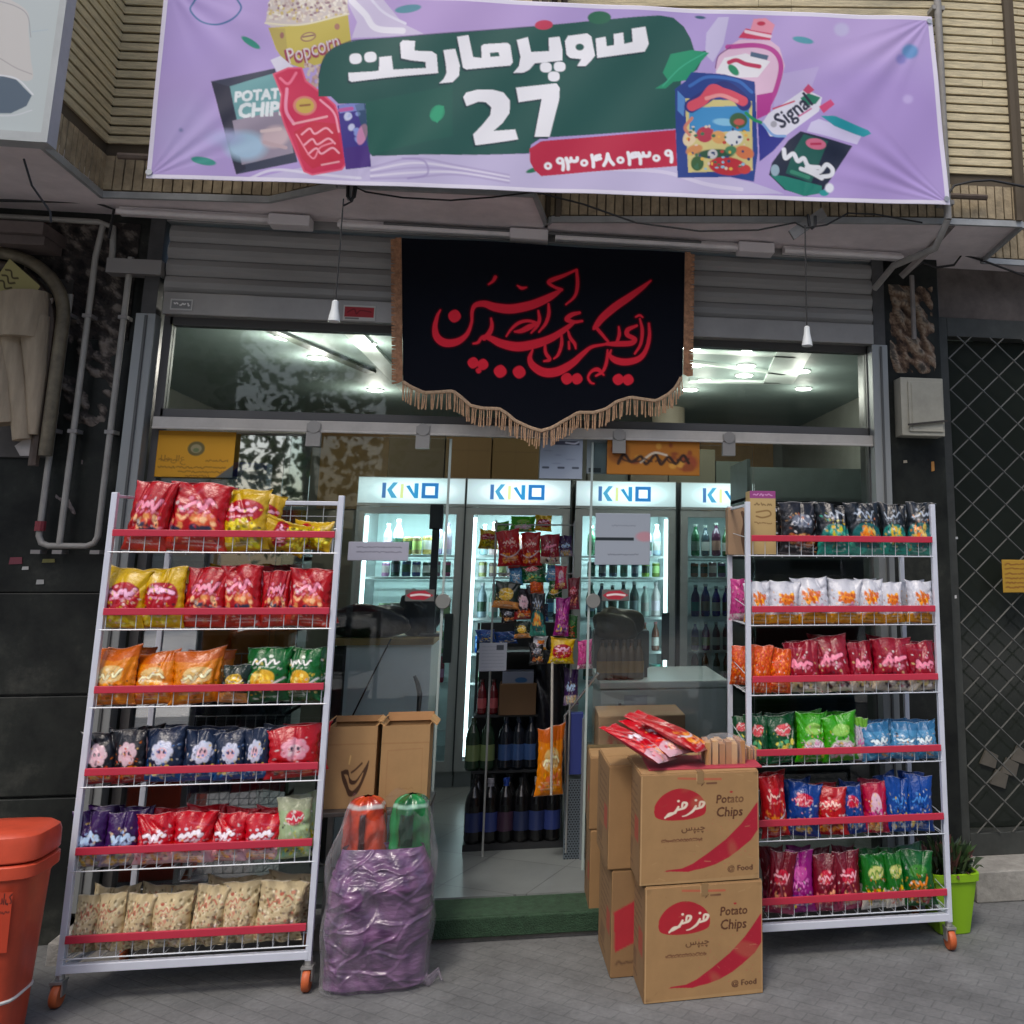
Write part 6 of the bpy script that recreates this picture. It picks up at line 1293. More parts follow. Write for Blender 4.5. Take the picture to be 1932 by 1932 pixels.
# ------------------------------------------------------------------ right pier: meter box, grille door
a, b = at(1697, 712, Yp=-.10), at(1782, 824, Yp=-.10)
mb = empty('meter_box', ((a[0] + b[0]) / 2, -.06, b[2]), 'pale cream metal meter box with a dark bar across it on the right pier', 'meter box'); w2 = (b[0] - a[0]) / 2; h = a[2] - b[2]
cm = mat('cream enamel', (.40, .39, .32), .5, var=.2, vscale=8)
MB().box((-w2, -.05, 0), (w2, .04, h)).build('case', cm, mb, bevel=.004)
MB().box((-w2 + .035, -.058, .02), (w2 - .012, -.05, h - .02)).box((-w2 + .05, -.062, .03), (-w2 + .054, -.058, h - .03)).build('cover', cm, mb, bevel=.003)
MB().obox((.015, -.068, .062), (.10, 0, .012), (0, .004, 0), (-.001, 0, .0045)).build('dark_bar', mat('dark bar', (.04, .035, .03), .6), mb)
# crumbs on the pier
for j, (px, py, w_, h_, c, lb) in enumerate(((1708, 871, .02, .014, (170, 160, 140), 'chip of pale plaster under the meter box'), (1760, 880, .016, .05, (170, 120, 60), 'thin ochre streak of paper below the meter box'), (1805, 1015, .012, .012, (170, 175, 175), 'tiny pale fixing on the right pier beside the rack'), (1803, 1126, .01, .016, (200, 200, 200), 'tiny white fixing lower on the right pier beside the rack'))):
    p = at(px, py, Yp=-.022); o = MB().col(c).prism([(-w_ / 2, 0, -h_ / 2), (w_ / 2, 0, -h_ / 2.4), (w_ / 2.3, 0, h_ / 2), (-w_ / 2.2, 0, h_ / 2.2)], (0, .0015, 0)).build('wall_scrap', VCM); o.location = (p[0], -.0235, p[2]); tag(o, lb, 'scrap')
gd = empty('grille_door', (2.25, .12, .13), 'dark glazed door behind a diamond lattice grille at the right edge', 'door')
O = np.array([2.25, .12, .13]); dk = mat('door frame dark', (.05, .055, .05), .55, var=.4); lat = mat('lattice steel', (.15, .15, .135), .5, .4, var=.3)
MB().box((1.985 - O[0], -.03, 0), (2.06 - O[0], .05, 2.6)).box((2.06 - O[0], -.03, 2.5), (3.4 - O[0], .05, 2.6)).box((2.06 - O[0], -.03, 0), (3.4 - O[0], .05, .10)).build('frame', dk, gd, bevel=.003)
MB().box((2.06 - O[0], .06, .10), (3.4 - O[0], .07, 2.5)).build('door_glass', mat('dark glass', (.02, .025, .02), .12), gd)
l = MB(); x0, x1, z0, z1 = 2.06 - O[0], 3.3 - O[0], .1, 2.5
for s in (1, -1):
    c = -3.0
    while c < 5:
        pts = []
        for t in np.linspace(0, 4, 2): pass
        # line: z = z0 + s*(x - x0)*1.05 + c
        xs = [x0, x1]; P = []
        for x in xs: P.append((x, z0 + s * (x - x0) * .92 + c))
        (xa, za), (xb, zb) = P; q = []
        def clip(xa, za, xb, zb):
            m_ = (zb - za) / (xb - xa)
            if za < z0: xa, za = xa + (z0 - za) / m_, z0
            if za > z1: xa, za = xa + (z1 - za) / m_, z1
            if zb < z0: xb, zb = xb + (z0 - zb) / m_, z0
            if zb > z1: xb, zb = xb + (z1 - zb) / m_, z1
            return xa, za, xb, zb
        if not ((za < z0 and zb < z0) or (za > z1 and zb > z1)):
            xa, za, xb, zb = clip(xa, za, xb, zb)
            if xb - xa > .01: l.tube([(xa, -.035 + .004 * s, za), (xb, -.035 + .004 * s, zb)], .0038, 5)
        c += .165
l.build('lattice', lat, gd)
mbx = MB(); r = random.Random(4)
for k in range(40):
    pass
cv = Canvas(0, 0, 60, 100, 30, 50, (176, 138, 44)); r = random.Random(2)
for k in range(6): scribble(cv, 6, 54, 14 + k * 14, 5, (120, 70, 24), r, 4, .8, 2)
p, q = at(1890, 1056, Yp=.06), at(1952, 1118, Yp=.06)
o = panel('yellow_notice', cv, p[0], q[0], q[2], p[2], .06, VCM, None, .003); tag(o, 'small yellow printed notice fixed on the lattice door at the right edge', 'notice')
# paving stones leaning behind the grille
for i, (px, py) in enumerate(((1866, 1432), (1905, 1448), (1885, 1470), (1925, 1425))):
    p = at(px, py, Yp=.165); o = MB().prism([(-.045, 0, -.02), (.03, 0, -.045), (.05, 0, .015), (-.01, 0, .045)], (0, .015, 0)).build('stone_chip', mat('pale stone', (.13, .12, .10), .9, var=.2)); o.location = tuple(p); tag(o, f'pale stone piece seen through the lattice door, number {i}' if False else ['pale stone piece behind the lattice, left one', 'pale stone piece behind the lattice, right of centre', 'pale stone piece behind the lattice, lowest one', 'pale stone piece behind the lattice at the picture edge'][i], 'stone', 'stone pieces behind the grille')

# ------------------------------------------------------------------ notices on the shop glass
def notice(name, px0, py0, px1, py1, Y, base, fn, label, thick=.0015, group=None):
    a, b = at(px0, py0, Yp=Y), at(px1, py1, Yp=Y); ny = max(12, int(90 * (a[2] - b[2]) / (b[0] - a[0]))); cv = Canvas(0, 0, 100, 100 * (a[2] - b[2]) / (b[0] - a[0]), 90, ny, base); fn(cv, random.Random(int(px0)))
    X = at((px0 + px1) / 2, (py0 + py1) / 2, Yp=Y); o = panel(name, cv, -(b[0] - a[0]) / 2, (b[0] - a[0]) / 2, -(a[2] - b[2]) / 2, (a[2] - b[2]) / 2, 0, VCM, None, thick); o.location = ((a[0] + b[0]) / 2, Y, (a[2] + b[2]) / 2); return tag(o, label, 'notice', group)
def n1(cv, r):
    H = cv.y[-1]; cv.rect(-5, -5, 105, 6, (196, 140, 30)); cv.ell(50, 24, 11, 10, (70, 84, 60)); cv.ell(50, 24, 7, 6, (150, 150, 120)); cv.ell(50, 26, 4, 3, (80, 120, 90))
    cv.text('\u0627\u0637\u0644\u0627\u0639', 6, 42, 12, (120, 74, 20), sx=1.1); 
    for x0, x1, y in ((4, 28, 40), (64, 92, 40), (4, 90, 50), (30, 96, 56), (40, 70, 62)): scribble(cv, x0, x1, y, 2.4, (124, 78, 20), r, 1.5, .85, 3)
    cv.poly([(72, H + 5), (105, H - 22), (105, H + 5)], (70, 90, 96)); cv.ell(50, 30, 60, 40, (226, 170, 50), alpha=.15, soft=20)
notice('yellow_poster', 300, 812, 438, 902, -.004 + .0, (222, 160, 34), n1, 'amber official notice with round emblem, top left of the shop glass')
def n2(cv, r):
    cv.ell(12, 14, 12, 12, (150, 90, 30), soft=4); cv.ell(86, 24, 12, 9, (150, 70, 40), soft=4); cv.ell(50, 8, 20, 6, (180, 110, 30), soft=4)
    for k in range(16): cv.ell(r.uniform(2, 98), r.uniform(2, cv.y[-1]), r.uniform(2, 5), r.uniform(1, 4), r.choice([(140, 70, 30), (206, 150, 60), (120, 60, 24)]), soft=2)
    cv.stroke([(12, 26), (18, 16), (26, 24), (36, 18), (42, 26), (52, 16), (58, 26), (66, 18), (74, 25), (82, 16), (88, 24)], 3.2, (50, 28, 16)); cv.stroke([(36, 24), (50, 14), (64, 16)], 2, (220, 210, 190)); scribble(cv, 12, 88, 22, 5, (56, 30, 16), r, 2, .9, 4)
notice('orange_poster', 1146, 828, 1320, 898, -.03, (176, 112, 30), n2, 'orange flowered sign with dark script on the glass right of the black cloth')
def n3(cv, r):
    cv.rect(30, 6, 92, 16, (70, 76, 96)); cv.stroke([(60, 10), (80, 12), (90, 8)], 4, (190, 196, 210))
    for k in range(4): cv.ell(r.uniform(10, 90), 30 + k * 10, r.uniform(6, 16), 2, (130, 140, 156), alpha=.6)
    for x in (14, 50, 84): cv.stroke([(x - 6, 70), (x + 6, 70)], 5, (66, 76, 90))
notice('white_poster', 1020, 826, 1098, 904, -.035, (150, 162, 178), n3, 'pale blue grey printed sheet on the glass above the doorway, right of the cloth point')
def n4(cv, r):
    for k in range(2): scribble(cv, 14, 88, 9 + k * 8, 1.8, (90, 90, 104), r, 1.3, .8, 4)
notice('paper_note', 658, 1022, 770, 1058, -.032, (178, 180, 196), n4, 'wide white paper note with two lines of print on the left glass door', group=None)
def n5(cv, r):
    H = cv.y[-1]; cv.rect(0, H * .47, 70, H * .53, (24, 38, 44)); scribble(cv, 30, 74, H * .24, 2, (120, 126, 136), r, 1.3, .8, 3); scribble(cv, 24, 80, H * .8, 2, (90, 96, 108), r, 1.4, .8, 4); cv.ell(90, H * .45, 16, 9, (200, 130, 140), alpha=.7, soft=4)
notice('paper_note', 1124, 968, 1226, 1066, -.032, (158, 168, 180), n5, 'tall pair of white paper notes with a dark gap on the right glass door')
notice('paper_note', 1108, 825, 1145, 894, -.002 + .0, (140, 152, 156), lambda cv, r: (cv.rect(10, 150, 70, 172, (60, 70, 76)),), 'narrow grey paper strip beside the orange sign')
def n6(cv, r):
    for k in range(8): scribble(cv, 10, 90, 14 + k * 12, 2, (100, 104, 112), r, 1.2, .7, 4)
    cv.rect(62, 8, 88, 26, (50, 56, 66))
# ------------------------------------------------------------------ drinks fridges
FY, FZ = 1.95, FL
metal_l = mat('fridge grey', (.36, .39, .40), .4, .2, var=.06); black_g = mat('fridge gasket', (.02, .03, .035), .4)
wire_w = mat('fridge shelf', (.62, .68, .68), .4); ins = mat('fridge liner', (.60, .72, .72), .5)
led = mat('led strip', (1, 1, 1), .5, emit=(.82, .98, 1), estr=4.0)
SHELF = [1.41, 1.27, 1.01, .79, .61, .33]
def header_art():
    cv = Canvas(0, 0, 200, 50, 220, 56, (150, 168, 172)); cv.ell(100, 25, 80, 26, (206, 232, 238), soft=30); cv.ell(104, 25, 62, 20, (232, 252, 255), soft=16)
    B_ = (34, 110, 176)
    cv.poly([(44, 10), (51, 10), (51, 40), (44, 40)], (60, 106, 160)); cv.poly([(73, 9), (64, 9), (53, 24), (62, 40), (73, 40), (62, 24)], (70, 150, 190)); cv.poly([(78, 12), (84, 12), (84, 40), (78, 40)], (206, 214, 150))
    cv.poly([(88, 16), (95, 14), (104, 30), (104, 10), (112, 10), (112, 40), (105, 40)], (44, 136, 190)); cv.poly([(118, 9), (150, 9), (150, 40), (118, 40)], B_); cv.poly([(125, 16), (143, 16), (143, 33), (125, 33)], (238, 252, 255)); return cv
def fridge(i, x0, lit):
    w_ = .68; t = empty('drinks_fridge', (x0 + w_ / 2, FY, FZ), ['leftmost drinks fridge with lit logo header, partly behind the counter', 'second drinks fridge with lit logo header, behind the doorway', 'third drinks fridge with lit logo header, behind the white notes', 'rightmost drinks fridge with lit logo header, partly behind the right rack'][i], 'fridge', 'drinks fridges along the back')
    x = w_ / 2 - .004; H = 1.91; D = .62
    b = MB(); b.box((-x, 0.02, 0), (-x + .04, D, H)).box((x - .04, .02, 0), (x, D, H)).box((-x + .04, .02, 0), (x - .04, D, .14)).box((-x + .04, .02, H - .05), (x - .04, D, H)); b.build('cabinet', metal_l, t)
    MB().box((-x + .04, D - .04, .14), (x - .04, D, H - .2)).build('back_liner', ins, t)
    MB().box((-x, -.035, H - .185), (x, .02, H)).build('header_box', metal_l, t)
    cv = header_art(); hp = panel('lit_header', cv, -x + .004, x - .004, H - .168, H - .006, -.0375, mat('backlit header', vc=True, rough=.4, estr=(.75)), t, .002)
    d = MB(); d.box((-x, -.03, .1), (-x + .05, .015, H - .19)).box((x - .05, -.03, .1), (x, .015, H - .19)).box((-x + .05, -.03, H - .235), (x - .05, .015, H - .19)).box((-x + .05, -.03, .1), (x - .05, .015, .16)); df = d.build('door_frame', metal_l, t)
    MB().box((-x + .05, -.01, .16), (x - .05, -.004, H - .235)).build('door_pane', glass_mat('fridge glass', .01, (.9, .97, .97)), df)
    MB().box((x + .0, -.036, .08), (x + .008, .02, H)).build('gasket', black_g, t)
    if i in (0, 1): MB().box((-x + .052, .0, .18), (-x + .070, .02, H - .25)).build('led_strip', led, t)
    if i == 2: MB().box((x - .070, .0, .18), (x - .052, .02, H - .25)).build('led_strip', led, t)
    for z in SHELF:
        s = MB(); s.box((-x + .042, .05, z - .008), (x - .042, .07, z + .006))
        for k in range(9): s.box((-x + .042, .1 + k * .055, z - .004), (x - .042, .106 + k * .055, z))
        s.build('shelf', wire_w, t)
    MB().box((-.03 + x - .06, -.05, .75), (x - .04, -.032, 1.05)).build('handle', black_g, t, bevel=.003)
    return t
fx = [-1.14, -.46, .245, .95]
fridges = [fridge(i, x, True) for i, x in enumerate(fx)]

def _prof(kind):
    if kind == 'can': return [(.026, 0), (.032, .006), (.032, .108), (.026, .116), (.024, .114)], .116
    if kind == 'bottle': return [(.026, 0), (.032, .01), (.032, .13), (.028, .155), (.013, .19), (.012, .21), (.015, .212), (.015, .228), (.001, .229)], .229
    if kind == 'big': return [(.04, 0), (.048, .015), (.048, .19), (.04, .23), (.016, .28), (.014, .295), (.018, .297), (.018, .318), (.001, .319)], .319
    return [(.03, 0), (.034, .004), (.034, .07), (.036, .08), (.001, .082)], .082
_dm = {}
def drink_mesh(kind, c1, c2, cap):
    key = (kind, c1, c2, cap)
    if key in _dm: return _dm[key]
    pr_, H = _prof(kind); mb = MB(); n = 12; mb.col(c1)
    for (ra, za), (rb_, zb) in zip(pr_[:-1], pr_[1:]):
        mb.col(c2 if (H * .25 < (za + zb) / 2 < H * .62) else (cap if za > H * .9 else c1)); vs = []
        if zb - za > .06:    # split the straight side in three: body, label, body
            zs = [za, za + (zb - za) * .25, za + (zb - za) * .8, zb]
        else: zs = [za, zb]
        for j in range(len(zs) - 1):
            mid = (zs[j] + zs[j + 1]) / 2; mb.col(c2 if (len(zs) > 2 and j == 1) else (cap if za > H * .86 else c1))
            ra_, rb2 = (ra, rb_) if len(zs) == 2 else (ra, ra); v_ = []
            for rr_, z in ((ra_, zs[j]), (rb2 if len(zs) > 2 else rb_, zs[j + 1])):
                for k in range(n): v_.append((rr_ * math.cos(2 * math.pi * k / n), rr_ * math.sin(2 * math.pi * k / n), z))
            mb.add(v_, [(k, (k + 1) % n, (k + 1) % n + n, k + n) for k in range(n)])
    o = mb.build('drink', mat('drink', vc=True, rough=.22, coat=.3), None, smooth=True, ang=50); me = o.data; bpy.data.objects.remove(o); _dm[key] = me; return me
def drink(kind, x, y, z, c1, c2, cap, label, group, s=1.):
    name = {'can': 'drink_can', 'bottle': 'drink_bottle', 'big': 'soda_bottle', 'tub': 'dairy_tub'}[kind]
    o = bpy.data.objects.new(name, drink_mesh(kind, c1, c2, cap)); COL.objects.link(o); o.location = (x, y, z); o.rotation_euler[2] = random.Random(int(x * 1e4)).uniform(0, 6); o.scale = (s, s, s)
    return tag(o, label, {'can': 'can', 'bottle': 'bottle', 'big': 'bottle', 'tub': 'tub'}[kind], group)
FN = ['leftmost', 'second', 'third', 'rightmost']; SN = ['top', 'second', 'third', 'fourth', 'fifth', 'sixth']
PAL = {
 (0, 0): [('bottle', (190, 206, 206), (214, 220, 226), (200, 200, 210), 3), ('can', (140, 130, 90), (190, 186, 130), (120, 110, 70), 3), ('bottle', (200, 190, 210), (222, 216, 230), (150, 130, 170), 2)],
 (0, 1): [('can', (196, 176, 196), (226, 206, 216), (200, 200, 200), 2), ('can', (60, 80, 100), (90, 120, 140), (150, 160, 170), 4), ('can', (160, 90, 110), (206, 150, 160), (160, 160, 160), 2)],
 (0, 2): [('tub', (206, 210, 150), (230, 232, 200), (210, 220, 190), 3), ('tub', (140, 176, 150), (200, 220, 206), (200, 210, 200), 4)],
 (0, 3): [('bottle', (150, 206, 130), (190, 226, 170), (206, 226, 196), 2), ('bottle', (120, 150, 110), (190, 210, 190), (60, 120, 70), 4)],
 (0, 4): [('bottle', (180, 26, 50), (216, 190, 196), (190, 40, 60), 7)],
 (1, 0): [('bottle', (206, 206, 200), (226, 222, 210), (230, 230, 225), 2), ('can', (196, 180, 30), (226, 214, 70), (180, 150, 60), 2), ('can', (190, 190, 180), (210, 206, 190), (190, 190, 190), 4)],
 (1, 1): [('can', (150, 150, 130), (206, 200, 170), (160, 150, 130), 3), ('tub', (196, 170, 150), (216, 200, 190), (210, 206, 200), 2), ('can', (110, 140, 90), (170, 190, 140), (190, 190, 190), 3)],
 (1, 2): [('bottle', (150, 170, 176), (200, 216, 220), (206, 210, 216), 2), ('can', (170, 150, 80), (206, 190, 140), (190, 180, 150), 2), ('bottle', (90, 110, 130), (160, 180, 190), (200, 200, 200), 3)],
 (1, 3): [('can', (50, 96, 176), (120, 160, 216), (190, 200, 220), 5), ('can', (40, 60, 120), (90, 120, 180), (190, 190, 200), 3)],
 (1, 4): [('bottle', (60, 110, 96), (206, 220, 210), (190, 210, 200), 3), ('bottle', (160, 180, 180), (200, 210, 210), (200, 200, 200), 4)],
 (2, 0): [('bottle', (70, 90, 86), (190, 176, 176), (200, 200, 200), 5), ('bottle', (196, 214, 210), (230, 240, 236), (230, 235, 235), 3)],
 (2, 1): [('can', (60, 90, 90), (120, 150, 150), (180, 190, 190), 5), ('can', (110, 160, 70), (190, 220, 150), (200, 220, 180), 2)],
 (2, 2): [('bottle', (60, 80, 90), (150, 166, 170), (180, 190, 190), 5), ('bottle', (200, 190, 200), (226, 220, 226), (210, 206, 210), 2)],
 (2, 3): [('bottle', (40, 110, 70), (190, 216, 200), (216, 226, 220), 4), ('bottle', (110, 60, 50), (160, 60, 60), (190, 120, 120), 3)],
 (2, 4): [('tub', (40, 130, 130), (80, 170, 166), (110, 190, 190), 7)],
 (3, 0): [('bottle', (60, 64, 60), (110, 116, 100), (120, 126, 120), 7)], (3, 1): [('can', (130, 110, 100), (196, 180, 170), (170, 170, 170), 4), ('can', (60, 90, 110), (90, 120, 150), (160, 170, 180), 4)],
 (3, 2): [('bottle', (60, 90, 140), (100, 130, 176), (180, 190, 200), 4), ('can', (170, 150, 170), (200, 190, 206), (200, 200, 200), 3)], (3, 3): [('bottle', (80, 110, 110), (130, 160, 160), (200, 210, 210), 7)], (3, 4): [('bottle', (110, 96, 70), (160, 150, 120), (140, 120, 90), 7)],
}
CN = lambda c: ('white' if min(c) > 185 else 'dark' if max(c) < 110 else 'red' if c[0] > c[1] * 1.6 and c[0] > c[2] * 1.3 else 'yellow' if c[2] < 100 and c[1] > 150 else 'green' if c[1] > max(c[0], c[2]) * 1.08 else 'blue' if c[2] > c[0] * 1.3 else 'pink' if c[0] > c[1] * 1.12 and c[2] > c[1] else 'brownish' if c[0] > c[2] * 1.25 else 'grey')
for (fi, si), rows in PAL.items():
    n = sum(r_[4] for r_ in rows); x = fx[fi] + .09; k = 0; stp = .51 / n
    for ri, (kind, c1, c2, cap, m_) in enumerate(rows):
        nm = {'can': 'can', 'bottle': 'bottle', 'tub': 'tub'}[kind]; side = ['left', 'middle', 'right'][ri] if len(rows) == 3 else (['left half', 'right half'][ri] if len(rows) == 2 else 'whole width')
        for _ in range(m_):
            rj = random.Random(fi * 100 + si * 20 + k); jit = lambda c, a=34: tuple(int(max(8, min(250, v_ * 1.05 + rj.choice((-a, 0, a)) * rj.random()))) for v_ in c)
            xx = x + stp * (k + .5); k += 1
            if (fi == 0 and xx < -1.0) : continue
            s = {'can': 1.05, 'bottle': .95 if si in (0, 2) else .78, 'tub': 1.2}[kind]; s = .85 if (si == 1 and kind != 'tub') else s; s *= rj.uniform(.9, 1.05)
            z = FZ + SHELF[si] + .008 - .0
            drink(kind, xx, FY + .10 + rj.uniform(-.02, .02), z, jit(c1), rj.choice([jit(c2, 50), (214, 210, 206), jit(c2), (60, 90, 70)]), cap, f'{CN(c1)} {nm} with {CN(c2)} label, {ORD[k - 1]} on {SN[si]} shelf, {FN[fi]} drinks fridge', f'drinks in the {FN[fi]} fridge', s)

# cartons and things on top of the fridges
def pf4(cv): cv.stroke([(4, 30), (96, 30)], 1.5, (84, 66, 40), .7); cv.stroke([(50, 0), (50, 100)], 1, (84, 66, 40), .5)
for j, (x0, x1, c, lb) in enumerate(((735, 840, (92, 78, 56), 'brown carton on the fridge tops, left one of the row'), (842, 928, (110, 88, 54), 'brown carton on the fridge tops, middle one of the row'), (930, 1018, (106, 86, 50), 'brown carton on the fridge tops, right one of the row'))):
    a, b = at(x0, 825, Yp=2.15), at(x1, 825, Yp=2.15); small_box('storage_carton', a[0], b[0], 2.15 + j * .01, 2.5, 2.003, 2.30, c, lb, 'carton', pf4, group='cartons on the fridges')
for j, (x0, x1, z, c, lb) in enumerate(((1190, 1260, 2.22, (96, 86, 72), 'dull brown box above the third fridge'), (1262, 1350, 2.26, (86, 82, 66), 'olive box above the rightmost fridge'), (1352, 1410, 2.18, (70, 78, 70), 'grey green box above the right end of the fridges'), (1110, 1186, 2.2, (100, 104, 100), 'grey box above the third fridge, behind the orange sign'))):
    a, b = at(x0, 880, Yp=2.2), at(x1, 880, Yp=2.2); small_box('storage_box', a[0], b[0], 2.2 + j * .012, 2.5, 2.003, z, c, lb, 'box')
# dim shelving on the right, behind the glass
sh_ = empty('wall_shelf', (2.0, 1.4, FL), 'dark goods shelving at the right inside the shop', 'shelf')
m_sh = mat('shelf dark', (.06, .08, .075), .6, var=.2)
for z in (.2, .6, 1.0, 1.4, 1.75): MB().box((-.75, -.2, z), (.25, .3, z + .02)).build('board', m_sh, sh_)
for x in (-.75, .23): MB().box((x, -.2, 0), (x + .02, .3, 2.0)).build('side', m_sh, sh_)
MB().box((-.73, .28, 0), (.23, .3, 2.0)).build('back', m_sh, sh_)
r = random.Random(21); GC = [(130, 50, 60), (60, 90, 70), (150, 140, 100), (50, 60, 90), (160, 150, 140), (120, 80, 50), (70, 110, 110), (180, 120, 60), (60, 50, 50)]
gi = 0
for li, z in enumerate((.22, .62, 1.02, 1.42)):
    x = 1.28; nn = 0
    while x < 2.15:
        nn += 1
        w_ = r.uniform(.05, .11); h = r.uniform(.12, .26); c = r.choice(GC); gi += 1
        small_box('goods_box', x, x + w_, 1.24, 1.34, FL + z + .001, FL + z + h, c, f'{CN(c)} goods box, {ORD[min(nn - 1, 9)] if nn < 10 else ["tenth", "eleventh", "twelfth", "last"][min(nn - 10, 3)] + " from left"} on {SN[4 - li]} board, dark shelving', 'goods box', group='goods on the dark shelving'); x += w_ + .012
# left inside shelving behind the left rack
sh2 = empty('wall_shelf', (-1.55, .9, FL), 'grey goods shelving inside behind the left rack', 'shelf')
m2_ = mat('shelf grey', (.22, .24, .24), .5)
for z in (.2, .62, 1.02, 1.38): MB().box((-.75, -.18, z), (.35, .2, z + .02)).build('board', m2_, sh2)
for x in (-.75, .33): MB().box((x, -.18, 0), (x + .02, .2, 1.55)).build('side', m2_, sh2)
MB().box((-.73, .18, 0), (.33, .2, 1.55)).build('back', mat('shelf back', (.05, .055, .055), .6), sh2)
for li, z in enumerate((.22, .64, 1.04, 1.40)):
    x = -2.2; nn = 0
    while x < -1.28:
        nn += 1
        w_ = r.uniform(.06, .13); h = r.uniform(.10, .22); c = r.choice(GC + [(190, 190, 196), (150, 130, 170), (60, 70, 150), (40, 40, 44), (34, 36, 40)]); small_box('goods_box', x, x + w_, .76, .86, FL + z + .001, FL + z + h, c, f'{CN(c)} goods box, {ORD[min(nn - 1, 9)]} on {SN[3 - li]} board, shelving behind left rack', 'goods box', group='goods behind the left rack'); x += w_ + .015
# blue and white product pack high at the left
a, b = at(433, 872, Yp=.7), at(500, 925, Yp=.7)
def pf5(cv): cv.rect(-5, -5, 105, 40, (40, 34, 200)); cv.rect(40, 20, 105, 60, (226, 230, 240)); cv.rect(0, 42, 60, 110, (150, 190, 226))
small_box('blue_pack', a[0], b[0], .70, .80, 1.57, a[2], (170, 190, 220), 'bright blue and white pack inside, behind the top of the left rack', 'pack', pf5)
p = at(462, 1052, Yp=.3); o = MB().lathe([(.01, 0), (.022, .005), (.022, .055), (.018, .06)], (0, 0, 0), 14); o = o.col((30, 40, 210)).build('blue_cup', mat('blue enamel', (.03, .05, .6), .25), None, smooth=True); o.location = (p[0], .3, p[2] - .02); tag(o, 'small bright blue cup seen between the first two shelves of the left rack', 'cup')

# ------------------------------------------------------------------ service counter on the left inside
ct = empty('service_counter', (-.80, .62, FL), 'pale grey service counter with thin wooden top at the left of the doorway', 'counter')
a, b = at(655, 1205, Yp=.5), at(815, 1205, Yp=.5); O = np.array([-.80, .62, FL])
MB().box((a[0] - O[0], -.12, 0), (b[0] - O[0], .3, a[2] - FL - .03)).build('front_panel', mat('counter laminate', (.72, .80, .82), .45, var=.05), ct)
MB().box((a[0] - O[0] - .06, -.14, a[2] - FL - .03), (b[0] - O[0] + .01, .32, a[2] - FL)).build('wood_top', mat('pine edge', (.36, .24, .09), .5, var=.2), ct)
MB().box((a[0] - O[0] - .10, -.10, 0), (a[0] - O[0], .26, a[2] - FL - .04)).build('dark_side', mat('counter dark', (.03, .03, .035), .5, var=.5, vscale=20), ct)
ZT = a[2]
def lump(name, x, y, z, rx, ry, rz_, c, label, cat, seed=1, rough=.3, n=26):
    r = np.random.RandomState(seed); th = np.linspace(0, 2 * np.pi, n * 2)[None, :]; ph = np.linspace(0, np.pi, n)[:, None]
    X = np.sin(ph) * np.cos(th); Y = np.sin(ph) * np.sin(th); Z = np.cos(ph) + 0 * th; d = 1 + sum(r.uniform(.02, .07) * np.sin(r.uniform(2, 8) * X + r.uniform(2, 8) * Y + r.uniform(2, 9) * Z + r.uniform(0, 6)) for _ in range(6))
    Z2 = np.sign(Z) * np.abs(Z) ** .7
    P = np.stack([X * d * rx, Y * d * ry, (np.maximum(Z2, -.85) + .85) * d * rz_ / 1.85], -1); C = np.tile(s2l(c), (n, n * 2, 1)); o = grid_mesh(name, P, C, mat('bag plastic', vc=True, rough=rough, bump=.8, bscale=22), None, True); o.location = (x, y, z); return tag(o, label, cat)
p = at(705, 1165, Yp=.6); lump('black_bag_heap', p[0] - .02, .60, ZT, .20, .10, .15, (36, 34, 40), 'heap of black plastic bags on the counter behind the left glass door', 'bag', 3)
p = at(790, 1150, Yp=.6); lump('black_bag_heap', p[0], .66, ZT, .10, .09, .22, (28, 30, 36), 'smaller dark plastic bag behind the heap, next to the pole display', 'bag', 5)
dsp = empty('pole_display', tuple(at(812, 1200, Yp=.45)), 'black customer display on a tall pole standing on the counter', 'display'); d0 = np.array(dsp.location); t0 = at(818, 952, Yp=.45)
MB().box((-.017, -.008, 0), (.017, .012, t0[2] - d0[2] - .05)).box((-.05, -.04, -.0), (.05, .05, .012)).build('pole', mat('display black', (.015, .017, .022), .4), dsp)
MB().box((-.032, -.02, t0[2] - d0[2] - .12), (.032, .015, t0[2] - d0[2])).build('head', MATS['display black'], dsp, bevel=.004)
# looped cable on the counter front
cb = [at(px, py, Yp=.44) for px, py in ((738, 1205), (715, 1250), (690, 1300), (668, 1345), (660, 1360))]; c0 = Vector(cb[0]); o = MB().tube([Vector(q) - c0 for q in cb], .004, 6).build('hanging_cable', cable, None, smooth=True); o.location = c0; tag(o, 'black cord hanging diagonally down the counter front', 'cable')
cb = [at(px, py, Yp=.40) for px, py in ((782, 1275), (788, 1290), (792, 1310), (790, 1335), (788, 1365), (790, 1420))]; c0 = Vector(cb[0]); o = MB().tube([Vector(q) - c0 for q in cb], [.008, .011, .012, .01, .008, .008], 8).build('hook_handle', mat('hook metal', (.10, .11, .12), .3, .6), None, smooth=True); o.location = c0; tag(o, 'dark curved metal handle sticking up behind the right open carton', 'handle')
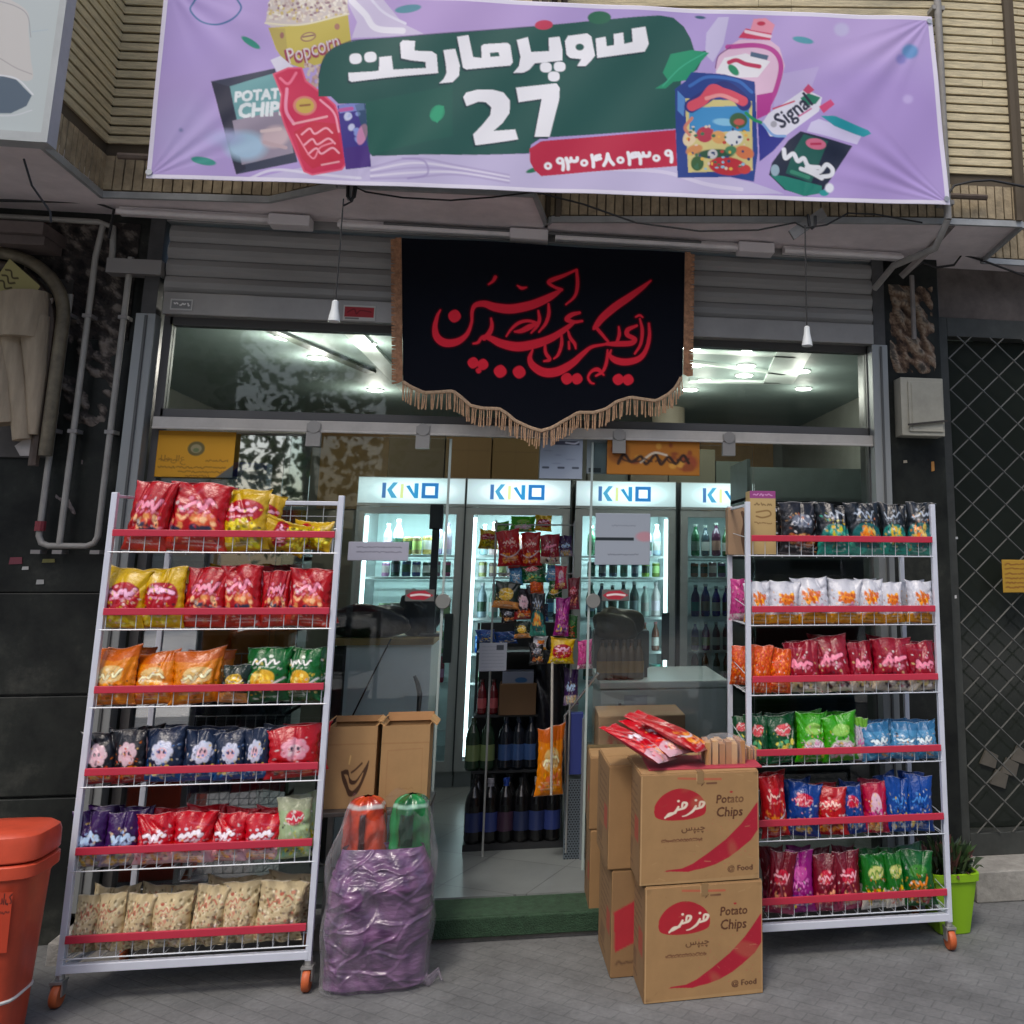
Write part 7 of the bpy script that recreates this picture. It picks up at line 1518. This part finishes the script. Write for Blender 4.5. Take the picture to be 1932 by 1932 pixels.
# white chest freezer at the right inside
fz = empty('chest_freezer', (.72, 1.0, FL), 'white chest freezer at the right inside the door', 'freezer')
a, b = at(1133, 1290, Yp=.72), at(1372, 1290, Yp=.72); wm = mat('freezer white', (.50, .56, .57), .35, var=.04)
MB().box((a[0] - .72, -.28, 0), (b[0] - .72, .35, a[2] - FL - .03)).build('body', wm, fz, bevel=.01)
MB().box((a[0] - .72 - .005, -.29, a[2] - FL - .028), (b[0] - .72 + .005, .36, a[2] - FL + .01)).build('lid', wm, fz, bevel=.006)
MB().box((-.14 - .10, -.286, a[2] - FL - .20), (-.02 - .10, -.28, a[2] - FL - .06)).build('rating_label', mat('freezer label', (.36, .40, .46), .5), fz)
MB().box((-.27, -.288, a[2] - FL - .11), (-.255, -.28, a[2] - FL - .095)).build('lock', mat('lock', (.15, .17, .2), .4), fz)
ZFZ = a[2] + .01
def paint_front(x0, x1, y, z0, z1, c, fn, name, label, cat, dpt=.04, group=None): return small_box(name, x0, x1, y, y + dpt, z0, z1, c, label, cat, fn, group=group)
# things standing on the freezer
p = at(1160, 1180, Yp=.8)
lump('leather_bag', p[0] + .02, .86, ZFZ + .20, .13, .07, .16, (84, 80, 66), 'olive speckled bag on the freezer behind the right glass door', 'bag', 8, .6)
bx = at(1130, 1205, Yp=.78)
for k in range(6):
    xx = at(1136 + k * 14, 1250, Yp=.78)[0]; o = drink('bottle', xx, .80, ZFZ, (76, 56, 28), (126, 92, 24), (60, 50, 44), ORD[k] + ' of the amber bottles in the row on the freezer', 'amber bottles on the freezer', .9)
cr2 = MB().col((50, 46, 40)).box((-.13, -.05, 0), (.14, .06, .05)).build('crate', VCM); cr2.location = (at(1172, 1250, Yp=.90)[0], .92, ZFZ + .0); tag(cr2, 'dark tray on the freezer behind the amber bottles', 'tray')
stt = MB().col((60, 66, 66)).box((-.15, -.07, 0), (.15, .07, .195)).build('scale_box', VCM, bevel=.004); stt.location = (at(1165, 1250, Yp=.86)[0] + .02, .93, ZFZ + .05); tag(stt, 'dark grey box on the freezer under the olive bag', 'box')

# ------------------------------------------------------------------ island of soda packs in the doorway
pk = empty('goods_stand', (-.06, .78, FL), 'dark wire stand stacked with soda packs in the middle of the doorway', 'stand'); kk = mat('stand black', (.02, .022, .025), .5)
xs0, xs1 = at(872, 1600, Yp=.64)[0], at(1062, 1600, Yp=.64)[0]; O = np.array([-.06, .78, FL])
MB().box((xs0 - O[0], -.14, 0), (xs1 - O[0], .3, .03)).build('base', kk, pk)
MB().box((xs0 - O[0] + .02, .28, .03), (xs1 - O[0], .31, 1.05)).build('back_panel', kk, pk)
for z in (.33, .60, .91): MB().box((xs0 - O[0] + .02, -.02, z), (xs1 - O[0] - .02, .28, z + .012)).build('shelf', kk, pk)
for x in (xs0 - O[0] + .01, xs1 - O[0] - .01): MB().box((x - .007, .26, .03), (x + .007, .275, 1.05)).build('post', kk, pk)
for k in range(6):
    xx = xs0 + .045 + k * (xs1 - xs0 - .07) / 5.4
    drink('big', xx, .68, FL + .031, (12, 12, 16), ((38, 50, 96), (46, 60, 120), (60, 40, 60), (34, 44, 80))[k % 4], ((24, 26, 30), (150, 150, 160), (30, 60, 140))[k % 3], ORD[k] + ' of the cola bottles with blue labels, front bottom row, doorway stand', 'cola bottles at the foot of the stand', .92)
    drink('big', xx + .01, .79, FL + .031, (14, 16, 22), (34, 44, 84), (24, 26, 30), ORD[k] + ' of the cola bottles in the rear bottom row, doorway stand', 'cola bottles behind the front row', .92)
for k, px in enumerate((890, 918)): drink('big', at(px, 1450, Yp=.78)[0], .80, FL + .342, (40, 62, 44), (120, 140, 90), (70, 90, 70), ['left', 'right'][k] + ' one of the two green soda bottles on the doorway stand', 'green bottles on the stand', .80)
for k, px in enumerate((952, 976, 1000)): drink('big', at(px, 1450, Yp=.78)[0], .80, FL + .342, (24, 30, 40), (60, 90, 140), (40, 50, 70), ['left', 'middle', 'right'][k] + ' one of three blue labelled soda bottles, middle shelf, doorway stand', 'blue labelled bottles on the stand', .80)
for k, px in enumerate((908, 930)): drink('bottle', at(px, 1340, Yp=.78)[0], .80, FL + .612, (110, 24, 34), (190, 90, 96), (60, 20, 24), ['left', 'right'][k] + ' one of the two red bottles beside the small carton, doorway stand', 'red bottles on the stand', .75)
a, b = at(942, 1304, Yp=.72), at(1010, 1362, Yp=.72); small_box('small_carton', a[0], b[0], .74, .88, FL + .612, FL + .612 + a[2] - b[2], (116, 88, 60), 'small plain brown carton on the upper shelf of the doorway stand', 'carton')
a, b = at(948, 1276, Yp=.74), at(1006, 1302, Yp=.74)
def pf6(cv): cv.ell(60, 26, 20, 9, (50, 100, 150)); cv.rect(0, 34, 100, 60, (150, 140, 130))
_zt = FL + .612 + (at(942, 1304, Yp=.72)[2] - at(942, 1362, Yp=.72)[2]) + .002
small_box('tissue_pack', a[0], b[0], .75, .86, _zt, _zt + .06, (130, 140, 160), 'grey blue tissue pack lying on the small brown carton', 'pack', pf6)
notice('paper_sheet', 905, 1213, 955, 1266, .38, (140, 146, 158), n6, 'grey printed sheet hanging left in the doorway stand')
for kn, px0, px1, ty, by, y, lb in (('yelred', 1036, 1082, 1204, 1252, .38, 'yellow square packet hanging right in the doorway display'), ('blackor', 1000, 1028, 1212, 1254, .40, 'small tan and brown packet hanging beside the yellow one'), ('redchip', 942, 985, 1000, 1068, .42, 'dark red packet hanging left in the upper doorway display'), ('redchip', 985, 1022, 1004, 1068, .43, 'dark red packet hanging in the middle of the upper doorway display'), ('crimson', 1020, 1056, 1008, 1064, .42, 'crimson packet hanging right in the upper doorway display'),
        ('dgreen', 930, 978, 1098, 1148, .40, 'dark packet with orange crisps, left of the middle doorway display'), ('black', 972, 1005, 1110, 1168, .42, 'black packet in the middle of the doorway display'), ('tealor', 1002, 1030, 1120, 1200, .38, 'narrow packet with blue foot hanging in the doorway'), ('magenta', 1046, 1072, 1128, 1200, .37, 'narrow pink and purple packet strip hanging in the doorway'), ('rose', 1048, 1070, 1068, 1112, .38, 'small rose packet hanging above the purple strip'),
        ('deepgreen', 985, 1030, 1062, 1100, .44, 'dark green packet under the red packets in the doorway'), ('lime', 962, 1010, 974, 1004, .46, 'green packet at the very top of the doorway display'), ('sky', 1028, 1064, 1066, 1100, .45, 'grey blue packet under the crimson packet'), ('orange', 1012, 1062, 1372, 1500, .36, 'large yellow and orange bag hanging low right in the doorway'), ('pinkpuff', 1090, 1118, 1208, 1262, .34, 'pink packet hanging at the door edge'), ('yelfoil', 903, 940, 1000, 1036, .8, 'yellow packet left of the red packets in the doorway')):
    a, b = at(px0, ty, Yp=y), at(px1, by, Yp=y); bag(kn, (a[0] + b[0]) / 2, y, b[2], (b[0] - a[0]) * 1.08, a[2] - b[2], .05, label=lb, group='packets hanging in the doorway')
lump('black_bag_heap', at(1035, 1380, Yp=.78)[0], .80, FL + .342, .085, .06, .60, (16, 17, 26), 'tall dark bag at the right end of the doorway stand', 'bag', 12)
for j, (kn, px0, px1, ty, by, y) in enumerate((('lime', 935, 962, 985, 1020, .47), ('yelred', 1010, 1040, 972, 1002, .47), ('red', 962, 990, 1036, 1072, .46), ('purple', 1056, 1080, 1010, 1050, .44), ('sky', 962, 986, 1070, 1104, .45), ('green', 1034, 1060, 1096, 1130, .43),
        ('blackor', 948, 974, 1146, 1176, .42), ('nets', 1000, 1026, 1090, 1122, .44), ('bigblue', 900, 935, 1188, 1212, .60), ('bigblue', 936, 975, 1192, 1214, .60), ('navy', 1008, 1034, 1140, 1172, .41), ('pasta', 1004, 1030, 1200, 1226, .41), ('wine', 1072, 1092, 1090, 1150, .40), ('dgreen', 972, 1000, 1172, 1204, .44), ('purple', 1066, 1090, 1262, 1330, .46), ('leafgreen', 1066, 1088, 1160, 1204, .42))):
    a, b = at(px0, ty, Yp=y), at(px1, by, Yp=y); bag(kn, (a[0] + b[0]) / 2, y, b[2], (b[0] - a[0]) * 1.15, a[2] - b[2], .04, label=f"small {DESC[kn]}, doorway display, {['upper left', 'upper right', 'under the red packets', 'upper right edge', 'left of centre', 'right of centre', 'lower left', 'centre', 'on the blue row, left', 'on the blue row, right', 'below centre', 'by the yellow packet', 'at the door edge', 'low centre', 'low at the door edge', 'above the pink packet'][j]}", group='small packets in the doorway display')
hgr = empty('hanging_rail', tuple(at(1000, 990, Yp=.45)), 'thin steel display rail carrying the hanging packets in the doorway', 'rail'); h0 = np.array(hgr.location)
zz0 = at(1000, 990, Yp=.45)[2]
for k, z in enumerate((0, -.24)): MB().tube([(at(935, 1000, Yp=.45)[0] - h0[0], 0, z), (at(1085, 1000, Yp=.45)[0] - h0[0], 0, z)], .004, 6).build('rail_bar', mat('rail steel', (.4, .42, .42), .4, .5), hgr)
for px in (936, 1084): MB().tube([(at(px, 1000, Yp=.45)[0] - h0[0], 0, .02), (at(px, 1000, Yp=.45)[0] - h0[0], 0, FL + .03 - zz0)], .005, 6).build('upright', MATS['rail steel'], hgr)
# thin white pole
pp = at(1042, 1250, Yp=.30); qq = at(1040, 1500, Yp=.30); o = MB().tube([(0, 0, 0), (pp[0] - qq[0], .0, pp[2] - qq[2])], .006, 8).build('broom_pole', mat('pole pale', (.5, .48, .44), .5), None, smooth=True); o.location = tuple(qq); tag(o, 'thin pale pole standing in the doorway', 'pole')
# folded shopping trolley at the right door edge
tr = empty('shopping_trolley', tuple(at(1090, 1620, Zp=FL)), 'folded metal trolley with perforated side leaning at the right door edge', 'trolley'); t0 = np.array(tr.location)
def q_(px, py, y): return np.array(at(px, py, Yp=y)) - t0
yb_ = t0[1]
MB().tube([q_(1068, 1600, yb_), q_(1066, 1350, yb_), q_(1096, 1312, yb_), q_(1128, 1270, yb_ - .05)], .007, 8).build('handle', mat('trolley chrome', (.5, .54, .58), .25, .8), tr, smooth=True)
cvp = Canvas(0, 0, 40, 200, 50, 250, (112, 124, 134))
for j in range(33):
    for i in range(6): cvp.ell(4 + i * 6.5 + (j % 2) * 3.2, 4 + j * 6, 1.9, 1.9, (24, 28, 34))
a, b = q_(1066, 1470, yb_), q_(1094, 1622, yb_)
gridface('perforated_side', cvp, (a[0], 0, a[2]), (b[0] - a[0], 0, 0), (0, 0, b[2] - a[2]), (0, -.004, 0), tr, mat('perforated sheet', vc=True, rough=.35, metal=.5))
MB().box((b[0] - .005, -.02, b[2]), (b[0] + .015, .08, a[2] + .28)).build('frame_post', mat('trolley frame', (.30, .34, .38), .35, .6), tr)
MB().col((46, 60, 130)).box((a[0] + .01, .0, a[2] + .02), (b[0], .06, a[2] + .30)).build('blue_liner', VCM, tr)
# window mullion post seen right of the open door
# ------------------------------------------------------------------ ceiling spot lights
spot_m = mat('ceiling spot', (1, 1, 1), .5, emit=(1, .97, .9), estr=22.0); rim_m = mat('spot rim', (.6, .62, .6), .4)
spots = [(540, 637, 'first from left'), (600, 675, 'second from left, lower'), (690, 648, 'left of the black cloth'), (708, 736, 'low, left of the black cloth'), (1305, 655, 'nearest right of the cloth'), (1412, 657, 'fourth of the right half'), (1310, 688, 'small one right of the cloth'), (1408, 690, 'right half, second row'), (1404, 708, 'right half, third row'), (1328, 718, 'right half, lower left'), (1512, 700, 'right end of the ceiling'), (1302, 735, 'lowest right of the cloth'), (1516, 733, 'warm one low at the right')]
for px, py, n in spots:
    p = at(px, py, Zp=2.655)
    if p[1] > 4.2: p = at(px, py, Yp=4.1)
    t = empty('ceiling_spot', (p[0], p[1], 2.661), f'lit round ceiling spot inside the shop, {n}', 'ceiling light', 'ceiling spots')
    MB().lathe([(.05, -.004), (.05, -.012), (.001, -.012)], (0, 0, 0), 16).build('lamp', spot_m, t); MB().lathe([(.05, 0), (.062, 0), (.06, -.01), (.053, -.009), (.053, 0)], (0, 0, 0), 16).build('rim', rim_m, t)
# the light those lamps give
def area(name, loc_, rot, sx, sy, e, c):
    l_ = bpy.data.lights.new(name, 'AREA'); l_.shape = 'RECTANGLE'; l_.size = sx; l_.size_y = sy; l_.energy = e; l_.color = c; o = bpy.data.objects.new(name, l_); COL.objects.link(o); o.location = loc_; o.rotation_euler = rot; return o
for o_ in [o for o in bpy.data.objects if o.name.startswith('ceiling_spot')]:
    l_ = bpy.data.lights.new('spot_lamp', 'POINT'); l_.energy = 3.0 if o_.location.x < -.3 else 1.4; l_.shadow_soft_size = .045; l_.color = (1, .95, .84); so_ = bpy.data.objects.new('spot_lamp', l_); COL.objects.link(so_); so_.location = o_.location; so_.location.z -= .11
for i, x in enumerate(fx): area('fridge_lamp', (x + .34, FY + .06, FZ + 1.67), (rad(20), 0, 0), .5, .08, (6, 6, 6, 1.2)[i], (.8, .98, 1))
# boards added on the back wall, standing in for amber glow in the glass
wp = MB().box((-1.9, 4.26, 1.9), (-1.2, 4.298, 2.64)).build('wood_panelling', mat('amber stand-in', (.42, .25, .09), .4, var=.4, vscale=3)); tag(wp, 'amber stand-in panel added for warm reflections, high on the back wall, left', 'panel')
wp = MB().box((1.5, 4.26, 1.9), (2.2, 4.298, 2.64)).build('wood_panelling', MATS['amber stand-in']); tag(wp, 'amber stand-in panel added for warm reflections, high on the back wall, right', 'panel')
